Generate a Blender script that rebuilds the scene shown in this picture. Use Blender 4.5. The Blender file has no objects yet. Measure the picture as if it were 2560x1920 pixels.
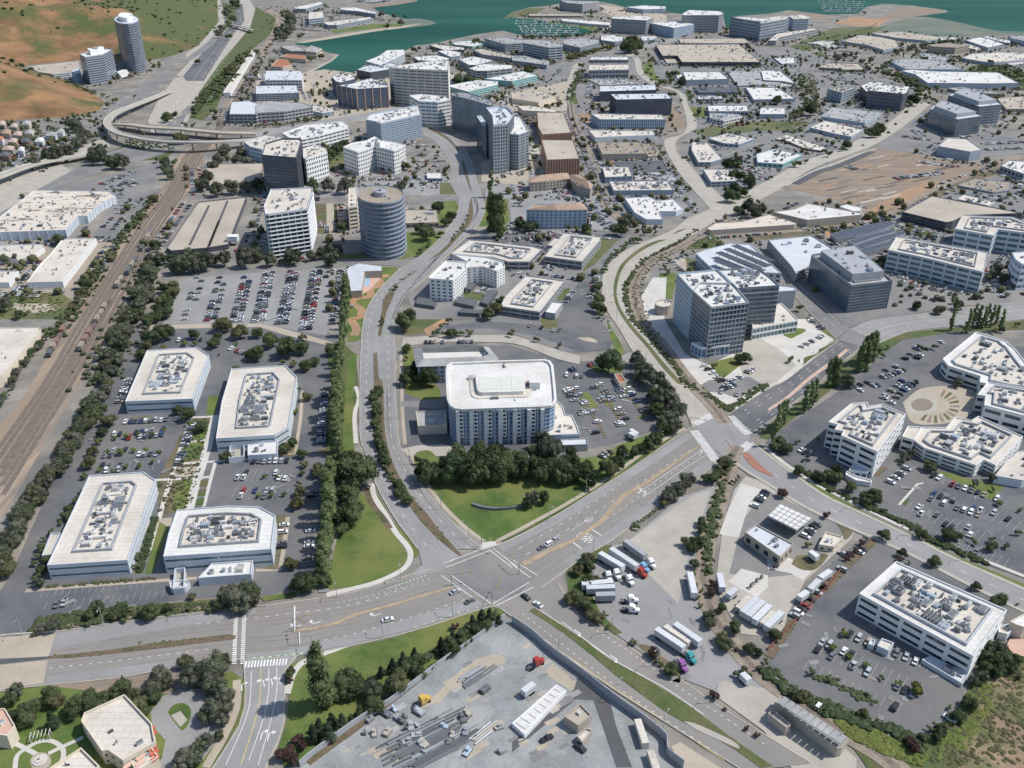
import bpy,bmesh,math,random
from math import sin,cos,tan,radians,pi,sqrt,atan2
from mathutils import Vector,Matrix,noise
random.seed(7)
SC = bpy.context.scene
COL = SC.collection
# ------------------------------------------------------------------ camera, sky, sun, exposure
CAMH = 252.0
DEP = radians(27.6)
FPX = 1280.0 / tan(radians(30.0))
cam_data = bpy.data.cameras.new('camera')
cam = bpy.data.objects.new('camera',cam_data)
COL.objects.link(cam)
cam.location = (0,0,CAMH)
cam.rotation_euler = (pi / 2 - DEP,0,0)
cam_data.sensor_width = 36
cam_data.angle = radians(60)
cam_data.clip_start = 1
cam_data.clip_end = 60000
SC.camera = cam
SUN_EL,SUN_AZ = radians(54),radians(86)      # azimuth clockwise from +Y
world = bpy.data.worlds.new('World');SC.world = world
world.use_nodes = True
wn = world.node_tree.nodes;wl = world.node_tree.links
sky = wn.new('ShaderNodeTexSky');sky.sky_type = 'NISHITA'; sky.sun_disc = False
sky.sun_elevation = SUN_EL;sky.sun_rotation = SUN_AZ;sky.altitude = 50;sky.air_density = 1.0;sky.dust_density = 0.8
wl.new(sky.outputs[0],wn['Background'].inputs[0]);wn['Background'].inputs[1].default_value = 0.135
sun_data = bpy.data.lights.new('sun','SUN');sun_data.energy = 3.9;sun_data.angle = radians(0.5);sun_data.color = (1,0.965,0.91)
sun = bpy.data.objects.new('sun',sun_data);COL.objects.link(sun)
sv = Vector((sin(SUN_AZ) * cos(SUN_EL),cos(SUN_AZ) * cos(SUN_EL),sin(SUN_EL)))
sun.rotation_euler = sv.to_track_quat('Z','Y').to_euler()
vs = SC.view_settings
vs.view_transform = 'Standard'; vs.look = 'None'; vs.gamma = 1;vs.use_curve_mapping = False;vs.exposure = 0.1
SC.cycles.max_bounces = 4;SC.cycles.diffuse_bounces = 2;SC.cycles.glossy_bounces = 2
SC.cycles.use_denoising = True

# ------------------------------------------------------------------ site survey: picture point -> point of the site
cd,sd = cos(DEP),sin(DEP)
def unproj(px,py,z=0.0):
    u = (px - 1280) / FPX;v = (py - 960) / FPX
    d = (u,cd - v * sd,-sd - v * cd)
    t = (z - CAMH) / d[2]
    return Vector((d[0] * t,d[1] * t,z))
NADIR = (1280,960 + FPX / tan(DEP))
YH = 960 - FPX * tan(DEP)
def scale_at(Y,z=0):          # photo pixels per metre at distance Y
    return FPX / (Y * cd + (CAMH - z) * sd)
K = 640 / 2212
def src(t,p):
    if t == 'F': return (p[0] * 2560 / 2212,p[1] * 2560 / 2212)
    return (640 * int(t[0]) + p[0] * K,480 * int(t[1]) + p[1] * K)
def G(t,p,z=0.0):
    a = src(t,p);return unproj(a[0],a[1],z)
def GP(t,pts,z=0.0): return [G(t,p,z) for p in pts]
def height_from_drop(t,p,drop):
    a = src(t,p);k = K if t != 'F' else 2560 / 2212
    dx,dy = NADIR[0] - a[0],NADIR[1] - a[1];L = sqrt(dx * dx + dy * dy)
    b = (a[0] + dx / L * drop * k,a[1] + dy / L * drop * k)
    g = unproj(*b);V = (a[1] - 960) / FPX
    return CAMH + g.y * (V * cd + sd) / (V * sd - cd)

# ------------------------------------------------------------------ materials
MATS = {}
def mat(name,c,rough=0.85,var=0.12,scale=0.08,c2=None,scale2=None,metal=0.0,spec=0.3,rnd=0.0,bump=0.0,fine=0.0,thr=(0.4,0.62),stretch=None,alt=None,seams=0):
    m = bpy.data.materials.new(name);m.use_nodes = True;nt = m.node_tree;n = nt.nodes;l = nt.links
    b = n['Principled BSDF'];b.inputs['Roughness'].default_value = rough;b.inputs['Metallic'].default_value = metal
    b.inputs['Specular IOR Level'].default_value = spec
    g = n.new('ShaderNodeNewGeometry');vec = g.outputs['Position']
    if stretch:
        mp = n.new('ShaderNodeMapping');mp.inputs['Rotation'].default_value = (0,0,stretch[0]);mp.inputs['Scale'].default_value = (stretch[1],stretch[2],1)
        l.new(vec,mp.inputs[0]);vec = mp.outputs[0]
    def nz(s,det=5.0):
        t = n.new('ShaderNodeTexNoise');t.inputs['Scale'].default_value = s;t.inputs['Detail'].default_value = det;t.inputs['Roughness'].default_value = 0.65
        l.new(vec,t.inputs['Vector']);return t.outputs['Fac']
    def ramp(f,a,bb,p0=0.3,p1=0.7):
        r = n.new('ShaderNodeValToRGB');e = r.color_ramp.elements
        e[0].position = p0;e[1].position = p1;e[0].color = (*a,1);e[1].color = (*bb,1);l.new(f,r.inputs[0]);return r.outputs[0]
    def mul(ca,cb,fac=1.0,typ='MULTIPLY'):
        x = n.new('ShaderNodeMix');x.data_type = 'RGBA'; x.blend_type = typ
        if isinstance(fac,float): x.inputs[0].default_value = fac
        else: l.new(fac,x.inputs[0])
        l.new(ca,x.inputs[6]);l.new(cb,x.inputs[7]);return x.outputs[2]
    lo = tuple(max(0,v * (1 - var)) for v in c);hi = tuple(min(1,v * (1 + var)) for v in c)
    cur = ramp(nz(scale),lo,hi)
    if c2:
        f = ramp(nz(scale2 or scale * 0.4,6.0),(0,0,0),(1,1,1),*thr)
        rgb = n.new('ShaderNodeRGB');rgb.outputs[0].default_value = (*c2,1)
        cur = mul(cur,rgb.outputs[0],f,'MIX')
    if fine:
        cur = mul(cur,ramp(nz(1.3,3.0),(1 - fine,) * 3,(1,1,1)))
    if seams:
        bt = n.new('ShaderNodeTexBrick');bt.inputs['Scale'].default_value = seams;bt.inputs['Color1'].default_value = (1,1,1,1);bt.inputs['Color2'].default_value = (0.93,0.93,0.93,1);bt.inputs['Mortar'].default_value = (0.78,0.78,0.78,1);bt.inputs['Mortar Size'].default_value = 0.012;l.new(vec,bt.inputs['Vector']);cur = mul(cur,bt.outputs['Color'])
    if alt:
        oi = n.new('ShaderNodeObjectInfo');mm = n.new('ShaderNodeMath');mm.operation = 'MULTIPLY'; mm.inputs[1].default_value = 7.31;fr = n.new('ShaderNodeMath');fr.operation = 'FRACT'; l.new(oi.outputs['Random'],mm.inputs[0]);l.new(mm.outputs[0],fr.inputs[0])
        rgb = n.new('ShaderNodeRGB');rgb.outputs[0].default_value = (*alt,1);cur = mul(cur,rgb.outputs[0],fr.outputs[0],'MIX')
    if rnd:
        oi = n.new('ShaderNodeObjectInfo')
        r = n.new('ShaderNodeValToRGB');e = r.color_ramp.elements
        e[0].color = (1 - rnd,1 - rnd,1 - rnd,1);e[1].color = (1,1,1,1);l.new(oi.outputs['Random'],r.inputs[0])
        cur = mul(cur,r.outputs[0])
    l.new(cur,b.inputs['Base Color'])
    if bump:
        bp = n.new('ShaderNodeBump');bp.inputs['Strength'].default_value = bump;bp.inputs['Distance'].default_value = 0.3
        l.new(nz(0.9,4.0),bp.inputs['Height']);l.new(bp.outputs[0],b.inputs['Normal'])
    MATS[name] = m;return m
M = MATS
def defmats():
    mat('ground',(0.32,0.29,0.245),var=0.25,scale=0.02,c2=(0.19,0.18,0.165),scale2=0.025,fine=0.3)
    mat('urban',(0.33,0.30,0.26),var=0.3,scale=0.05,c2=(0.20,0.195,0.185),scale2=0.03,fine=0.35)
    mat('asph',(0.315,0.31,0.303),var=0.10,scale=0.05,c2=(0.265,0.257,0.247),scale2=0.02,fine=0.14)
    mat('asph_tan',(0.28,0.258,0.232),var=0.12,scale=0.06,c2=(0.235,0.22,0.203),scale2=0.03,fine=0.14)
    mat('asph_dark',(0.125,0.128,0.140),var=0.2,scale=0.04,c2=(0.185,0.178,0.17),scale2=0.02,fine=0.15)
    mat('asph_mid',(0.195,0.193,0.192),var=0.18,scale=0.05,c2=(0.265,0.25,0.228),scale2=0.02,fine=0.15)
    mat('asph_blk',(0.10,0.10,0.105),var=0.15,scale=0.05,fine=0.1)
    mat('conc',(0.42,0.385,0.33),var=0.12,scale=0.08,fine=0.14)
    mat('conc_lt',(0.56,0.53,0.48),var=0.10,scale=0.08,fine=0.10)
    mat('conc_tan',(0.43,0.37,0.29),var=0.12,scale=0.06,fine=0.15)
    mat('yard',(0.30,0.31,0.305),var=0.25,scale=0.06,c2=(0.40,0.39,0.365),scale2=0.03,thr=(0.52,0.72),fine=0.25)
    mat('wear',(0.272,0.266,0.257),var=0.15,scale=0.1,fine=0.15)
    mat('wear_tan',(0.243,0.225,0.202),var=0.15,scale=0.1,fine=0.15)
    mat('slope_soil',(0.33,0.235,0.15),var=0.3,scale=0.06,c2=(0.13,0.15,0.055),scale2=0.05,thr=(0.45,0.6),fine=0.35)
    mat('kerb',(0.46,0.42,0.35),var=0.15,scale=0.3)
    mat('grass',(0.095,0.155,0.036),var=0.32,scale=0.05,c2=(0.185,0.195,0.060),scale2=0.025,fine=0.25,bump=0.2)
    mat('grass_dk',(0.075,0.125,0.036),var=0.35,scale=0.07,c2=(0.155,0.145,0.065),scale2=0.05,fine=0.4,bump=0.4)
    mat('grass_dry',(0.19,0.18,0.085),var=0.3,scale=0.06,c2=(0.09,0.12,0.045),scale2=0.03,fine=0.35)
    mat('dirt',(0.33,0.24,0.165),var=0.25,scale=0.05,c2=(0.25,0.215,0.18),scale2=0.06,fine=0.3,stretch=(0.5,0.25,1.6))
    mat('median_tan',(0.47,0.36,0.235),var=0.15,scale=0.2,c2=(0.33,0.26,0.18),scale2=0.2,fine=0.2)
    mat('dirt_or',(0.46,0.27,0.15),var=0.2,scale=0.05,c2=(0.34,0.23,0.15),scale2=0.02,fine=0.25)
    mat('fence_red',(0.27,0.10,0.08),var=0.2)
    mat('mulch',(0.235,0.165,0.115),var=0.3,scale=0.15,c2=(0.10,0.10,0.05),scale2=0.15,fine=0.4)
    mat('scrub',(0.13,0.13,0.07),var=0.4,scale=0.1,c2=(0.25,0.19,0.12),scale2=0.07,fine=0.5)
    mat('rail',(0.40,0.305,0.215),var=0.3,scale=0.04,c2=(0.23,0.195,0.17),scale2=0.16,fine=0.25,stretch=(0.36,1.0,0.04))
    mat('ballast',(0.33,0.27,0.21),var=0.25,scale=0.1,fine=0.4)
    mat('steel',(0.16,0.12,0.10),rough=0.6,var=0.2)
    m = mat('hill',(0.31,0.175,0.085),var=0.45,scale=0.02,c2=(0.105,0.125,0.042),scale2=0.009,thr=(0.44,0.58),fine=0.45)
    nt = m.node_tree;n = nt.nodes;l = nt.links;g = n.new('ShaderNodeNewGeometry');dp = n.new('ShaderNodeVectorMath');dp.operation = 'DOT_PRODUCT'; dp.inputs[1].default_value = (1,0.5,0);l.new(g.outputs['Position'],dp.inputs[0])
    mr = n.new('ShaderNodeMapRange');mr.inputs[1].default_value = 30;mr.inputs[2].default_value = 260;mr.inputs[3].default_value = -0.07;mr.inputs[4].default_value = 0.13;l.new(dp.outputs['Value'],mr.inputs[0])
    tx = [x for x in n if x.type == 'TEX_NOISE' and abs(x.inputs['Scale'].default_value - 0.009) < 1e-5][0];ad = n.new('ShaderNodeMath');ad.operation = 'ADD'; tgt = tx.outputs['Fac'].links[0].to_socket;l.new(tx.outputs['Fac'],ad.inputs[0]);l.new(mr.outputs[0],ad.inputs[1]);l.new(ad.outputs[0],tgt)
    mat('mud',(0.20,0.19,0.145),var=0.2,scale=0.01,c2=(0.10,0.15,0.12),scale2=0.004,fine=0.1)
    mat('paint',(0.72,0.71,0.68),var=0.2,scale=0.5)
    mat('paint_y',(0.62,0.47,0.16),var=0.2,scale=0.5)
    mat('paint_g',(0.38,0.52,0.36),var=0.2,scale=0.5)
    mat('paint_line',(0.40,0.40,0.39),var=0.2,scale=0.5)
    mat('red_pave',(0.32,0.155,0.11),var=0.2,scale=0.3)
    mat('rwhite',(0.74,0.725,0.69),var=0.07,scale=0.1,c2=(0.58,0.55,0.49),scale2=0.05,thr=(0.42,0.72),fine=0.12,seams=0.09)
    mat('rcream',(0.71,0.655,0.57),var=0.10,scale=0.12,c2=(0.55,0.49,0.415),scale2=0.06,thr=(0.42,0.68),fine=0.16,seams=0.09)
    mat('rblue',(0.56,0.58,0.605),var=0.08,scale=0.1,fine=0.08)
    mat('rgrey',(0.42,0.415,0.40),var=0.14,scale=0.08,c2=(0.30,0.30,0.295),scale2=0.06,fine=0.15)
    mat('rbeige',(0.50,0.44,0.355),var=0.12,scale=0.06,c2=(0.40,0.35,0.285),scale2=0.03,fine=0.14)
    mat('rtan',(0.33,0.28,0.22),var=0.15,scale=0.05,fine=0.15)
    mat('rpink',(0.56,0.44,0.365),var=0.12,scale=0.08,c2=(0.44,0.34,0.28),scale2=0.08,fine=0.2)
    mat('rdark',(0.12,0.125,0.135),var=0.2,scale=0.1,fine=0.15)
    mat('rpatch',(0.64,0.57,0.48),var=0.12,scale=0.08,c2=(0.24,0.18,0.14),scale2=0.07,thr=(0.56,0.60),fine=0.15,stretch=(0.1,0.6,1.6))
    mat('tile_tan',(0.42,0.30,0.22),var=0.2,scale=0.3,fine=0.2)
    mat('tile_red',(0.40,0.17,0.10),var=0.2,scale=0.3,fine=0.2)
    mat('wwhite',(0.74,0.74,0.725),var=0.05,scale=0.2,fine=0.05)
    mat('wcool',(0.56,0.60,0.64),var=0.08,scale=0.2,fine=0.06)
    mat('wmid',(0.33,0.375,0.43),var=0.12,scale=0.1,fine=0.08)
    mat('wcream',(0.66,0.58,0.46),var=0.08,scale=0.2,fine=0.06)
    mat('wgrey',(0.36,0.37,0.385),var=0.10,scale=0.2,fine=0.08)
    mat('wdark',(0.10,0.105,0.125),var=0.15,scale=0.2)
    mat('wblue',(0.30,0.42,0.56),var=0.10,scale=0.2)
    mat('wtan',(0.42,0.37,0.31),var=0.10,scale=0.2,fine=0.1)
    mat('wbrown',(0.25,0.155,0.12),var=0.25,scale=0.6)
    mat('worange',(0.50,0.27,0.13),var=0.15,scale=0.3)
    mat('wred',(0.45,0.10,0.06),var=0.15,scale=0.3)
    mat('wteal',(0.32,0.52,0.50),var=0.10,scale=0.3)
    mat('wpink',(0.55,0.36,0.28),var=0.10,scale=0.3)
    mat('gdark',(0.035,0.05,0.065),rough=0.12,var=0.35,scale=0.15,spec=0.8,rnd=0.3)
    mat('gblue',(0.10,0.19,0.33),rough=0.10,var=0.4,scale=0.06,spec=0.9,rnd=0.35)
    mat('gteal',(0.075,0.165,0.185),rough=0.10,var=0.3,scale=0.08,spec=0.9,rnd=0.3)
    mat('gslate',(0.115,0.145,0.185),rough=0.12,var=0.3,scale=0.06,spec=0.8,rnd=0.3)
    mat('gsteel',(0.23,0.28,0.33),rough=0.14,var=0.25,scale=0.06,spec=0.8,rnd=0.3)
    mat('solar',(0.06,0.066,0.085),rough=0.4,var=0.2,scale=0.3,spec=0.4)
    mat('track',(0.21,0.172,0.14),var=0.25,scale=0.3,fine=0.3)
    mat('metal',(0.46,0.48,0.50),rough=0.5,var=0.15,scale=0.5,metal=0.3,rnd=0.35)
    mat('metal_dk',(0.17,0.18,0.19),rough=0.6,var=0.15,scale=0.5,rnd=0.4)
    mat('metal_bl',(0.42,0.50,0.58),rough=0.5,var=0.12,scale=0.5,rnd=0.2)
    mat('bark',(0.13,0.10,0.075),var=0.2,scale=1)
    mat('leaf_oak',(0.072,0.100,0.050),alt=(0.098,0.115,0.055),var=0.55,scale=0.5,rnd=0.35,fine=0.3,rough=0.9,spec=0.1)
    mat('leaf_euc',(0.165,0.166,0.128),alt=(0.10,0.115,0.07),var=0.5,scale=0.4,rnd=0.35,fine=0.3,rough=0.9,spec=0.1)
    mat('leaf_pop',(0.165,0.205,0.095),alt=(0.13,0.16,0.07),var=0.5,scale=0.5,rnd=0.3,fine=0.3,rough=0.9,spec=0.1)
    mat('leaf_pine',(0.048,0.070,0.042),alt=(0.07,0.085,0.05),var=0.5,scale=0.4,rnd=0.3,fine=0.3,rough=0.9,spec=0.1)
    mat('leaf_young',(0.17,0.195,0.055),alt=(0.11,0.14,0.05),var=0.45,scale=0.6,rnd=0.4,fine=0.3,rough=0.9,spec=0.1)
    mat('leaf_plum',(0.095,0.058,0.050),var=0.4,scale=0.5,rnd=0.3,fine=0.3,rough=0.9,spec=0.1)
    mat('leaf_olive',(0.135,0.130,0.068),alt=(0.10,0.11,0.055),var=0.45,scale=0.5,rnd=0.35,fine=0.3,rough=0.9,spec=0.1)
    for nm,c in (('white',(0.75,0.75,0.74)),('silver',(0.42,0.44,0.46)),('grey',(0.16,0.17,0.18)),('black',(0.03,0.03,0.035)),
                  ('red',(0.36,0.045,0.035)),('blue',(0.045,0.075,0.16)),('tan',(0.35,0.30,0.22)),('teal',(0.05,0.30,0.30)),
                  ('purple',(0.30,0.12,0.33)),('yellow',(0.60,0.40,0.08)),('orange',(0.60,0.20,0.04)),('skyblue',(0.20,0.38,0.55))):
        mat('car_' + nm,c,rough=0.35,var=0.03,spec=0.5)
    mat('car_glass',(0.03,0.035,0.045),rough=0.1,var=0.1,spec=0.8)
    mat('tyre',(0.02,0.02,0.02),var=0.1)
    mat('trailer',(0.62,0.63,0.64),rough=0.5,var=0.08,scale=0.6,rnd=0.15)
    mat('bollard',(0.5,0.5,0.5))
    # water
    m = bpy.data.materials.new('water');m.use_nodes = True;nt = m.node_tree;n = nt.nodes;l = nt.links
    b = n['Principled BSDF'];b.inputs['Roughness'].default_value = 0.5;b.inputs['Specular IOR Level'].default_value = 0.03
    g = n.new('ShaderNodeNewGeometry');mp = n.new('ShaderNodeMapping');mp.inputs['Scale'].default_value = (0.35,1,1);l.new(g.outputs['Position'],mp.inputs[0])
    t = n.new('ShaderNodeTexNoise');t.inputs['Scale'].default_value = 0.0035;t.inputs['Detail'].default_value = 8;l.new(mp.outputs[0],t.inputs['Vector'])
    r = n.new('ShaderNodeValToRGB');e = r.color_ramp.elements;e[0].position = 0.35;e[1].position = 0.7
    e[0].color = (0.008,0.062,0.046,1);e[1].color = (0.028,0.11,0.075,1);l.new(t.outputs[0],r.inputs[0]);l.new(r.outputs[0],b.inputs['Base Color'])
    t2 = n.new('ShaderNodeTexNoise');t2.inputs['Scale'].default_value = 0.15;t2.inputs['Detail'].default_value = 4;l.new(mp.outputs[0],t2.inputs['Vector'])
    bp = n.new('ShaderNodeBump');bp.inputs['Strength'].default_value = 0.25;bp.inputs['Distance'].default_value = 0.5;l.new(t2.outputs[0],bp.inputs['Height']);l.new(bp.outputs[0],b.inputs['Normal'])
    MATS['water'] = m
defmats()

# ------------------------------------------------------------------ objects and tags
def tag(o,label=None,cat=None,group=None,kind=None):
    if label: o['label'] = label
    if cat: o['category'] = cat
    if group: o['group'] = group
    if kind: o['kind'] = kind
    return o
def empty(name,loc=(0,0,0),rz=0.0):
    o = bpy.data.objects.new(name,None);COL.objects.link(o);o.location = loc;o.rotation_euler = (0,0,rz);o.empty_display_size = 1;return o
def link(name,me,parent=None,loc=(0,0,0),rz=0.0,sc=None):
    o = bpy.data.objects.new(name,me);COL.objects.link(o);o.location = loc;o.rotation_euler = (0,0,rz)
    if sc: o.scale = sc
    if parent: o.parent = parent
    return o
class MB:
    """collects faces of one mesh; face material index = slot"""
    def __init__(s): s.v = [];s.f = [];s.m = []
    def poly(s,pts,mi=0):
        b = len(s.v);s.v += [tuple(p) for p in pts];s.f.append(tuple(range(b,b + len(pts))));s.m.append(mi)
    def prism(s,pts,z0,z1,mi=0,top=True,bottom=False,mt=None):
        n = len(pts);b = len(s.v)
        s.v += [(p[0],p[1],z0) for p in pts] + [(p[0],p[1],z1) for p in pts]
        for i in range(n):
            j = (i + 1) % n;s.f.append((b + i,b + j,b + n + j,b + n + i));s.m.append(mi)
        if top: s.f.append(tuple(range(b + n,b + 2 * n)));s.m.append(mi if mt is None else mt)
        if bottom: s.f.append(tuple(range(b + n - 1,b - 1,-1)));s.m.append(mi)
    def box(s,c,ax,L,W,z0,z1,mi=0,mt=None):
        """box centred at c (x,y), axis ax (unit 2-vector), length L, width W"""
        nx,ny = -ax[1],ax[0];a,w = L / 2,W / 2
        p = [(c[0] + ax[0] * i * a + nx * j * w,c[1] + ax[1] * i * a + ny * j * w) for i,j in ((-1,-1),(1,-1),(1,1),(-1,1))]
        s.prism(p,z0,z1,mi,True,True,mt)
    def tube(s,p,q,r,n=5,mi=0):
        p,q = Vector(p),Vector(q);d = (q - p).normalized();a = d.orthogonal().normalized();c = d.cross(a);b = len(s.v)
        for e in (p,q):
            for i in range(n):
                t = 2 * pi * i / n;s.v.append(tuple(e + r * (cos(t) * a + sin(t) * c)))
        for i in range(n):
            j = (i + 1) % n;s.f.append((b + i,b + j,b + n + j,b + n + i));s.m.append(mi)
        s.f.append(tuple(range(b + n,b + 2 * n)));s.m.append(mi);s.f.append(tuple(range(b + n - 1,b - 1,-1)));s.m.append(mi)
    def mesh(s,name,mats,smooth=False):
        me = bpy.data.meshes.new(name);me.from_pydata(s.v,[],s.f)
        for x in (mats if isinstance(mats,(list,tuple)) else [mats]): me.materials.append(M[x] if isinstance(x,str) else x)
        if len(me.materials) > 1: me.polygons.foreach_set('material_index',s.m)
        if smooth: me.polygons.foreach_set('use_smooth',[True] * len(s.f))
        me.update();return me
    def build(s,name,mats,parent=None,smooth=False):
        return link(name,s.mesh(name,mats,smooth),parent)
def area2(p): return sum(p[i][0] * p[(i + 1) % len(p)][1] - p[(i + 1) % len(p)][0] * p[i][1] for i in range(len(p)))
def ccw(p):
    p = [(a[0],a[1]) for a in p];return p if area2(p) > 0 else p[::-1]
def inset(p,d):
    n = len(p);out = []
    for i in range(n):
        a,b,c = p[i - 1],p[i],p[(i + 1) % n]
        e1 = Vector((b[0] - a[0],b[1] - a[1])).normalized();e2 = Vector((c[0] - b[0],c[1] - b[1])).normalized()
        n1 = Vector((-e1.y,e1.x));n2 = Vector((-e2.y,e2.x));m = n1 + n2;k = 1 + n1.dot(n2)
        m = m / max(k,0.35);out.append((b[0] + m.x * d,b[1] + m.y * d))
    return out
def inside(p,x,y):
    c = False;n = len(p)
    for i in range(n):
        a,b = p[i],p[(i + 1) % n]
        if (a[1] > y) != (b[1] > y) and x < (b[0] - a[0]) * (y - a[1]) / (b[1] - a[1]) + a[0]: c = not c
    return c
def centroid(p): return (sum(a[0] for a in p) / len(p),sum(a[1] for a in p) / len(p))
def spline(pts,per=6):
    """Catmull-Rom through points"""
    P = [Vector(p) for p in pts];out = []
    if len(P) < 3: return P
    for i in range(len(P) - 1):
        a = P[i - 1] if i else 2 * P[0] - P[1];b = P[i];c = P[i + 1];d = P[i + 2] if i + 2 < len(P) else 2 * P[-1] - P[-2]
        for k in range(per):
            t = k / per;out.append(0.5 * ((2 * b) + (c - a) * t + (2 * a - 5 * b + 4 * c - d) * t * t + (3 * b - a - 3 * c + d) * t ** 3))
    out.append(P[-1]);return out
def resample(pts,n):
    L = [0]
    for a,b in zip(pts,pts[1:]): L.append(L[-1] + (Vector(b) - Vector(a)).length)
    out = [];j = 0
    for i in range(n):
        t = L[-1] * i / (n - 1)
        while j < len(L) - 2 and L[j + 1] < t: j += 1
        k = (t - L[j]) / max(L[j + 1] - L[j],1e-9);out.append(Vector(pts[j]).lerp(Vector(pts[j + 1]),min(max(k,0),1)))
    return out
def plen(pts): return sum((Vector(b) - Vector(a)).length for a,b in zip(pts,pts[1:]))
ORD = 'first second third fourth fifth sixth seventh eighth ninth tenth eleventh twelfth thirteenth fourteenth fifteenth sixteenth seventeenth eighteenth nineteenth twentieth'.split()
def ordinal(i):
    if i < 20: return ORD[i]
    tens = {2: 'twenty',3: 'thirty',4: 'forty',5: 'fifty',6: 'sixty',7: 'seventy',8: 'eighty',9: 'ninety'};n = i + 1
    if n % 10 == 0: return {2: 'twentieth',3: 'thirtieth',4: 'fortieth',5: 'fiftieth',6: 'sixtieth',7: 'seventieth',8: 'eightieth',9: 'ninetieth'}.get(n // 10,'hundredth')
    return (tens[n // 10] if n < 100 else 'hundred') + '-' + ORD[n % 10 - 1]

# ------------------------------------------------------------------ ground layers
ZL = [0.03]
def zl(): ZL[0] += 0.0008;return ZL[0]
def patch(name,m,t,pts,smooth=False,kind='structure',label=None,raised=0):
    P = [(a.x,a.y) for a in GP(t,pts)]
    if smooth:
        q = spline([Vector((*a,0)) for a in P + [P[0]]],4)[:-1];P = [(a.x,a.y) for a in q]
    P = ccw(P);b = MB();z = zl()
    if raised: b.prism(P,0,z + raised,0)
    else: b.poly([(x,y,z) for x,y in P])
    o = b.build(name,m);o['kind'] = kind
    return o
MARK = {};ROADP = []
def marks(key):
    if key not in MARK: MARK[key] = MB()
    return MARK[key]
def ribbon_mark(b,pts,w,z):
    pts = [Vector((p[0],p[1],0)) for p in pts]
    for a,c in zip(pts,pts[1:]):
        d = (c - a)
        if d.length < 1e-6: continue
        d.normalize();n = Vector((-d.y,d.x,0)) * w / 2
        b.poly([(*(a - n).xy,z),(*(c - n).xy,z),(*(c + n).xy,z),(*(a + n).xy,z)])
MZ = 0.385
def solid_line(t,pts,w=0.2,m='paint'): ribbon_mark(marks(m),spline(GP(t,pts),5) if len(pts) > 2 else GP(t,pts),w,MZ)
def road(name,m,t,left,right,dashes=(),solids=(),smooth=True,kerb=True,walk=0,ysolid=(),per=6):
    Lp,Rp = GP(t,left),GP(t,right)
    if smooth: Lp,Rp = spline(Lp,per),spline(Rp,per)
    n = max(int(max(plen(Lp),plen(Rp)) / 7),4);Lp,Rp = resample(Lp,n),resample(Rp,n)
    z = zl();b = MB()
    for i in range(n - 1):
        b.poly([(*Rp[i].xy,z),(*Rp[i + 1].xy,z),(*Lp[i + 1].xy,z),(*Lp[i].xy,z)])
    ROADP.extend(((Lp[i] + Rp[i]) / 2,(Lp[i] - Rp[i]).length / 2) for i in range(n))
    o = b.build(name,m);o['kind'] = 'structure'
    if kerb:
        kb = marks('kerb')
        for e,oth in ((Lp,Rp),(Rp,Lp)):
            for i in range(n - 1):
                d = (e[i + 1] - e[i]);
                if d.length < 1e-4: continue
                d.normalize();nn = Vector((-d.y,d.x,0))
                if nn.dot(oth[i] - e[i]) > 0: nn = -nn
                q = ccw([e[i].xy,e[i + 1].xy,(e[i + 1] + nn * 0.35).xy,(e[i] + nn * 0.35).xy]);kb.prism(q,0,z + 0.14)
                if walk:
                    q = ccw([(e[i] + nn * 0.35).xy,(e[i + 1] + nn * 0.35).xy,(e[i + 1] + nn * (0.35 + walk)).xy,(e[i] + nn * (0.35 + walk)).xy])
                    marks('conc').prism(q,0,z + 0.12)
    def fr(f): return [a.lerp(c,f) for a,c in zip(Lp,Rp)]
    if m in ('asph','asph_tan') and kerb and n > 8:
        for f in (0.09,0.17,0.31,0.39,0.61,0.69,0.83,0.91): ribbon_mark(marks('wear_tan' if m == 'asph_tan' else 'wear'),fr(f),0.8,MZ - 0.015)
    for f in dashes:
        q = resample(fr(f),max(int(plen(fr(f)) / 3),2))
        for i in range(0,len(q) - 1,4): ribbon_mark(marks('paint'),q[i:i + 2],0.22,MZ)
    for f in solids: ribbon_mark(marks('paint'),fr(f),0.2,MZ)
    for f in ysolid: ribbon_mark(marks('paint_y'),fr(f),0.25,MZ)
    return Lp,Rp
def strip(name,m,t,pts,w,per=5,h=0.0,smooth=True,parent=None):
    P = GP(t,pts);P = spline(P,per) if smooth else P
    z = zl();b = MB();Lp = [];Rp = []
    for i,p in enumerate(P):
        d = (P[min(i + 1,len(P) - 1)] - P[max(i - 1,0)]).normalized();nn = Vector((-d.y,d.x,0)) * w / 2;Lp.append(p + nn);Rp.append(p - nn)
    if h:
        for i in range(len(P) - 1): b.prism(ccw([Lp[i].xy,Lp[i + 1].xy,Rp[i + 1].xy,Rp[i].xy]),0,z + h)
    else:
        for i in range(len(P) - 1): b.poly([(*Rp[i].xy,z),(*Rp[i + 1].xy,z),(*Lp[i + 1].xy,z),(*Lp[i].xy,z)])
    o = b.build(name,m,parent)
    if not parent: o['kind'] = 'structure'
    return o
def crosswalk(t,a,b,w=3.2,bars=True):
    A,B = G(t,a),G(t,b);L = (B - A).length;d = (B - A).normalized();n = Vector((-d.y,d.x,0));mk = marks('paint')
    if not bars:
        for s in (-1,1): ribbon_mark(mk,[A + n * s * w / 2,B + n * s * w / 2],0.35,MZ)
        return
    k = int(L / 1.15)
    for i in range(k):
        c = A + d * (i + 0.5) * L / k;ribbon_mark(mk,[c - n * w / 2,c + n * w / 2],0.6,MZ)
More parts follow.
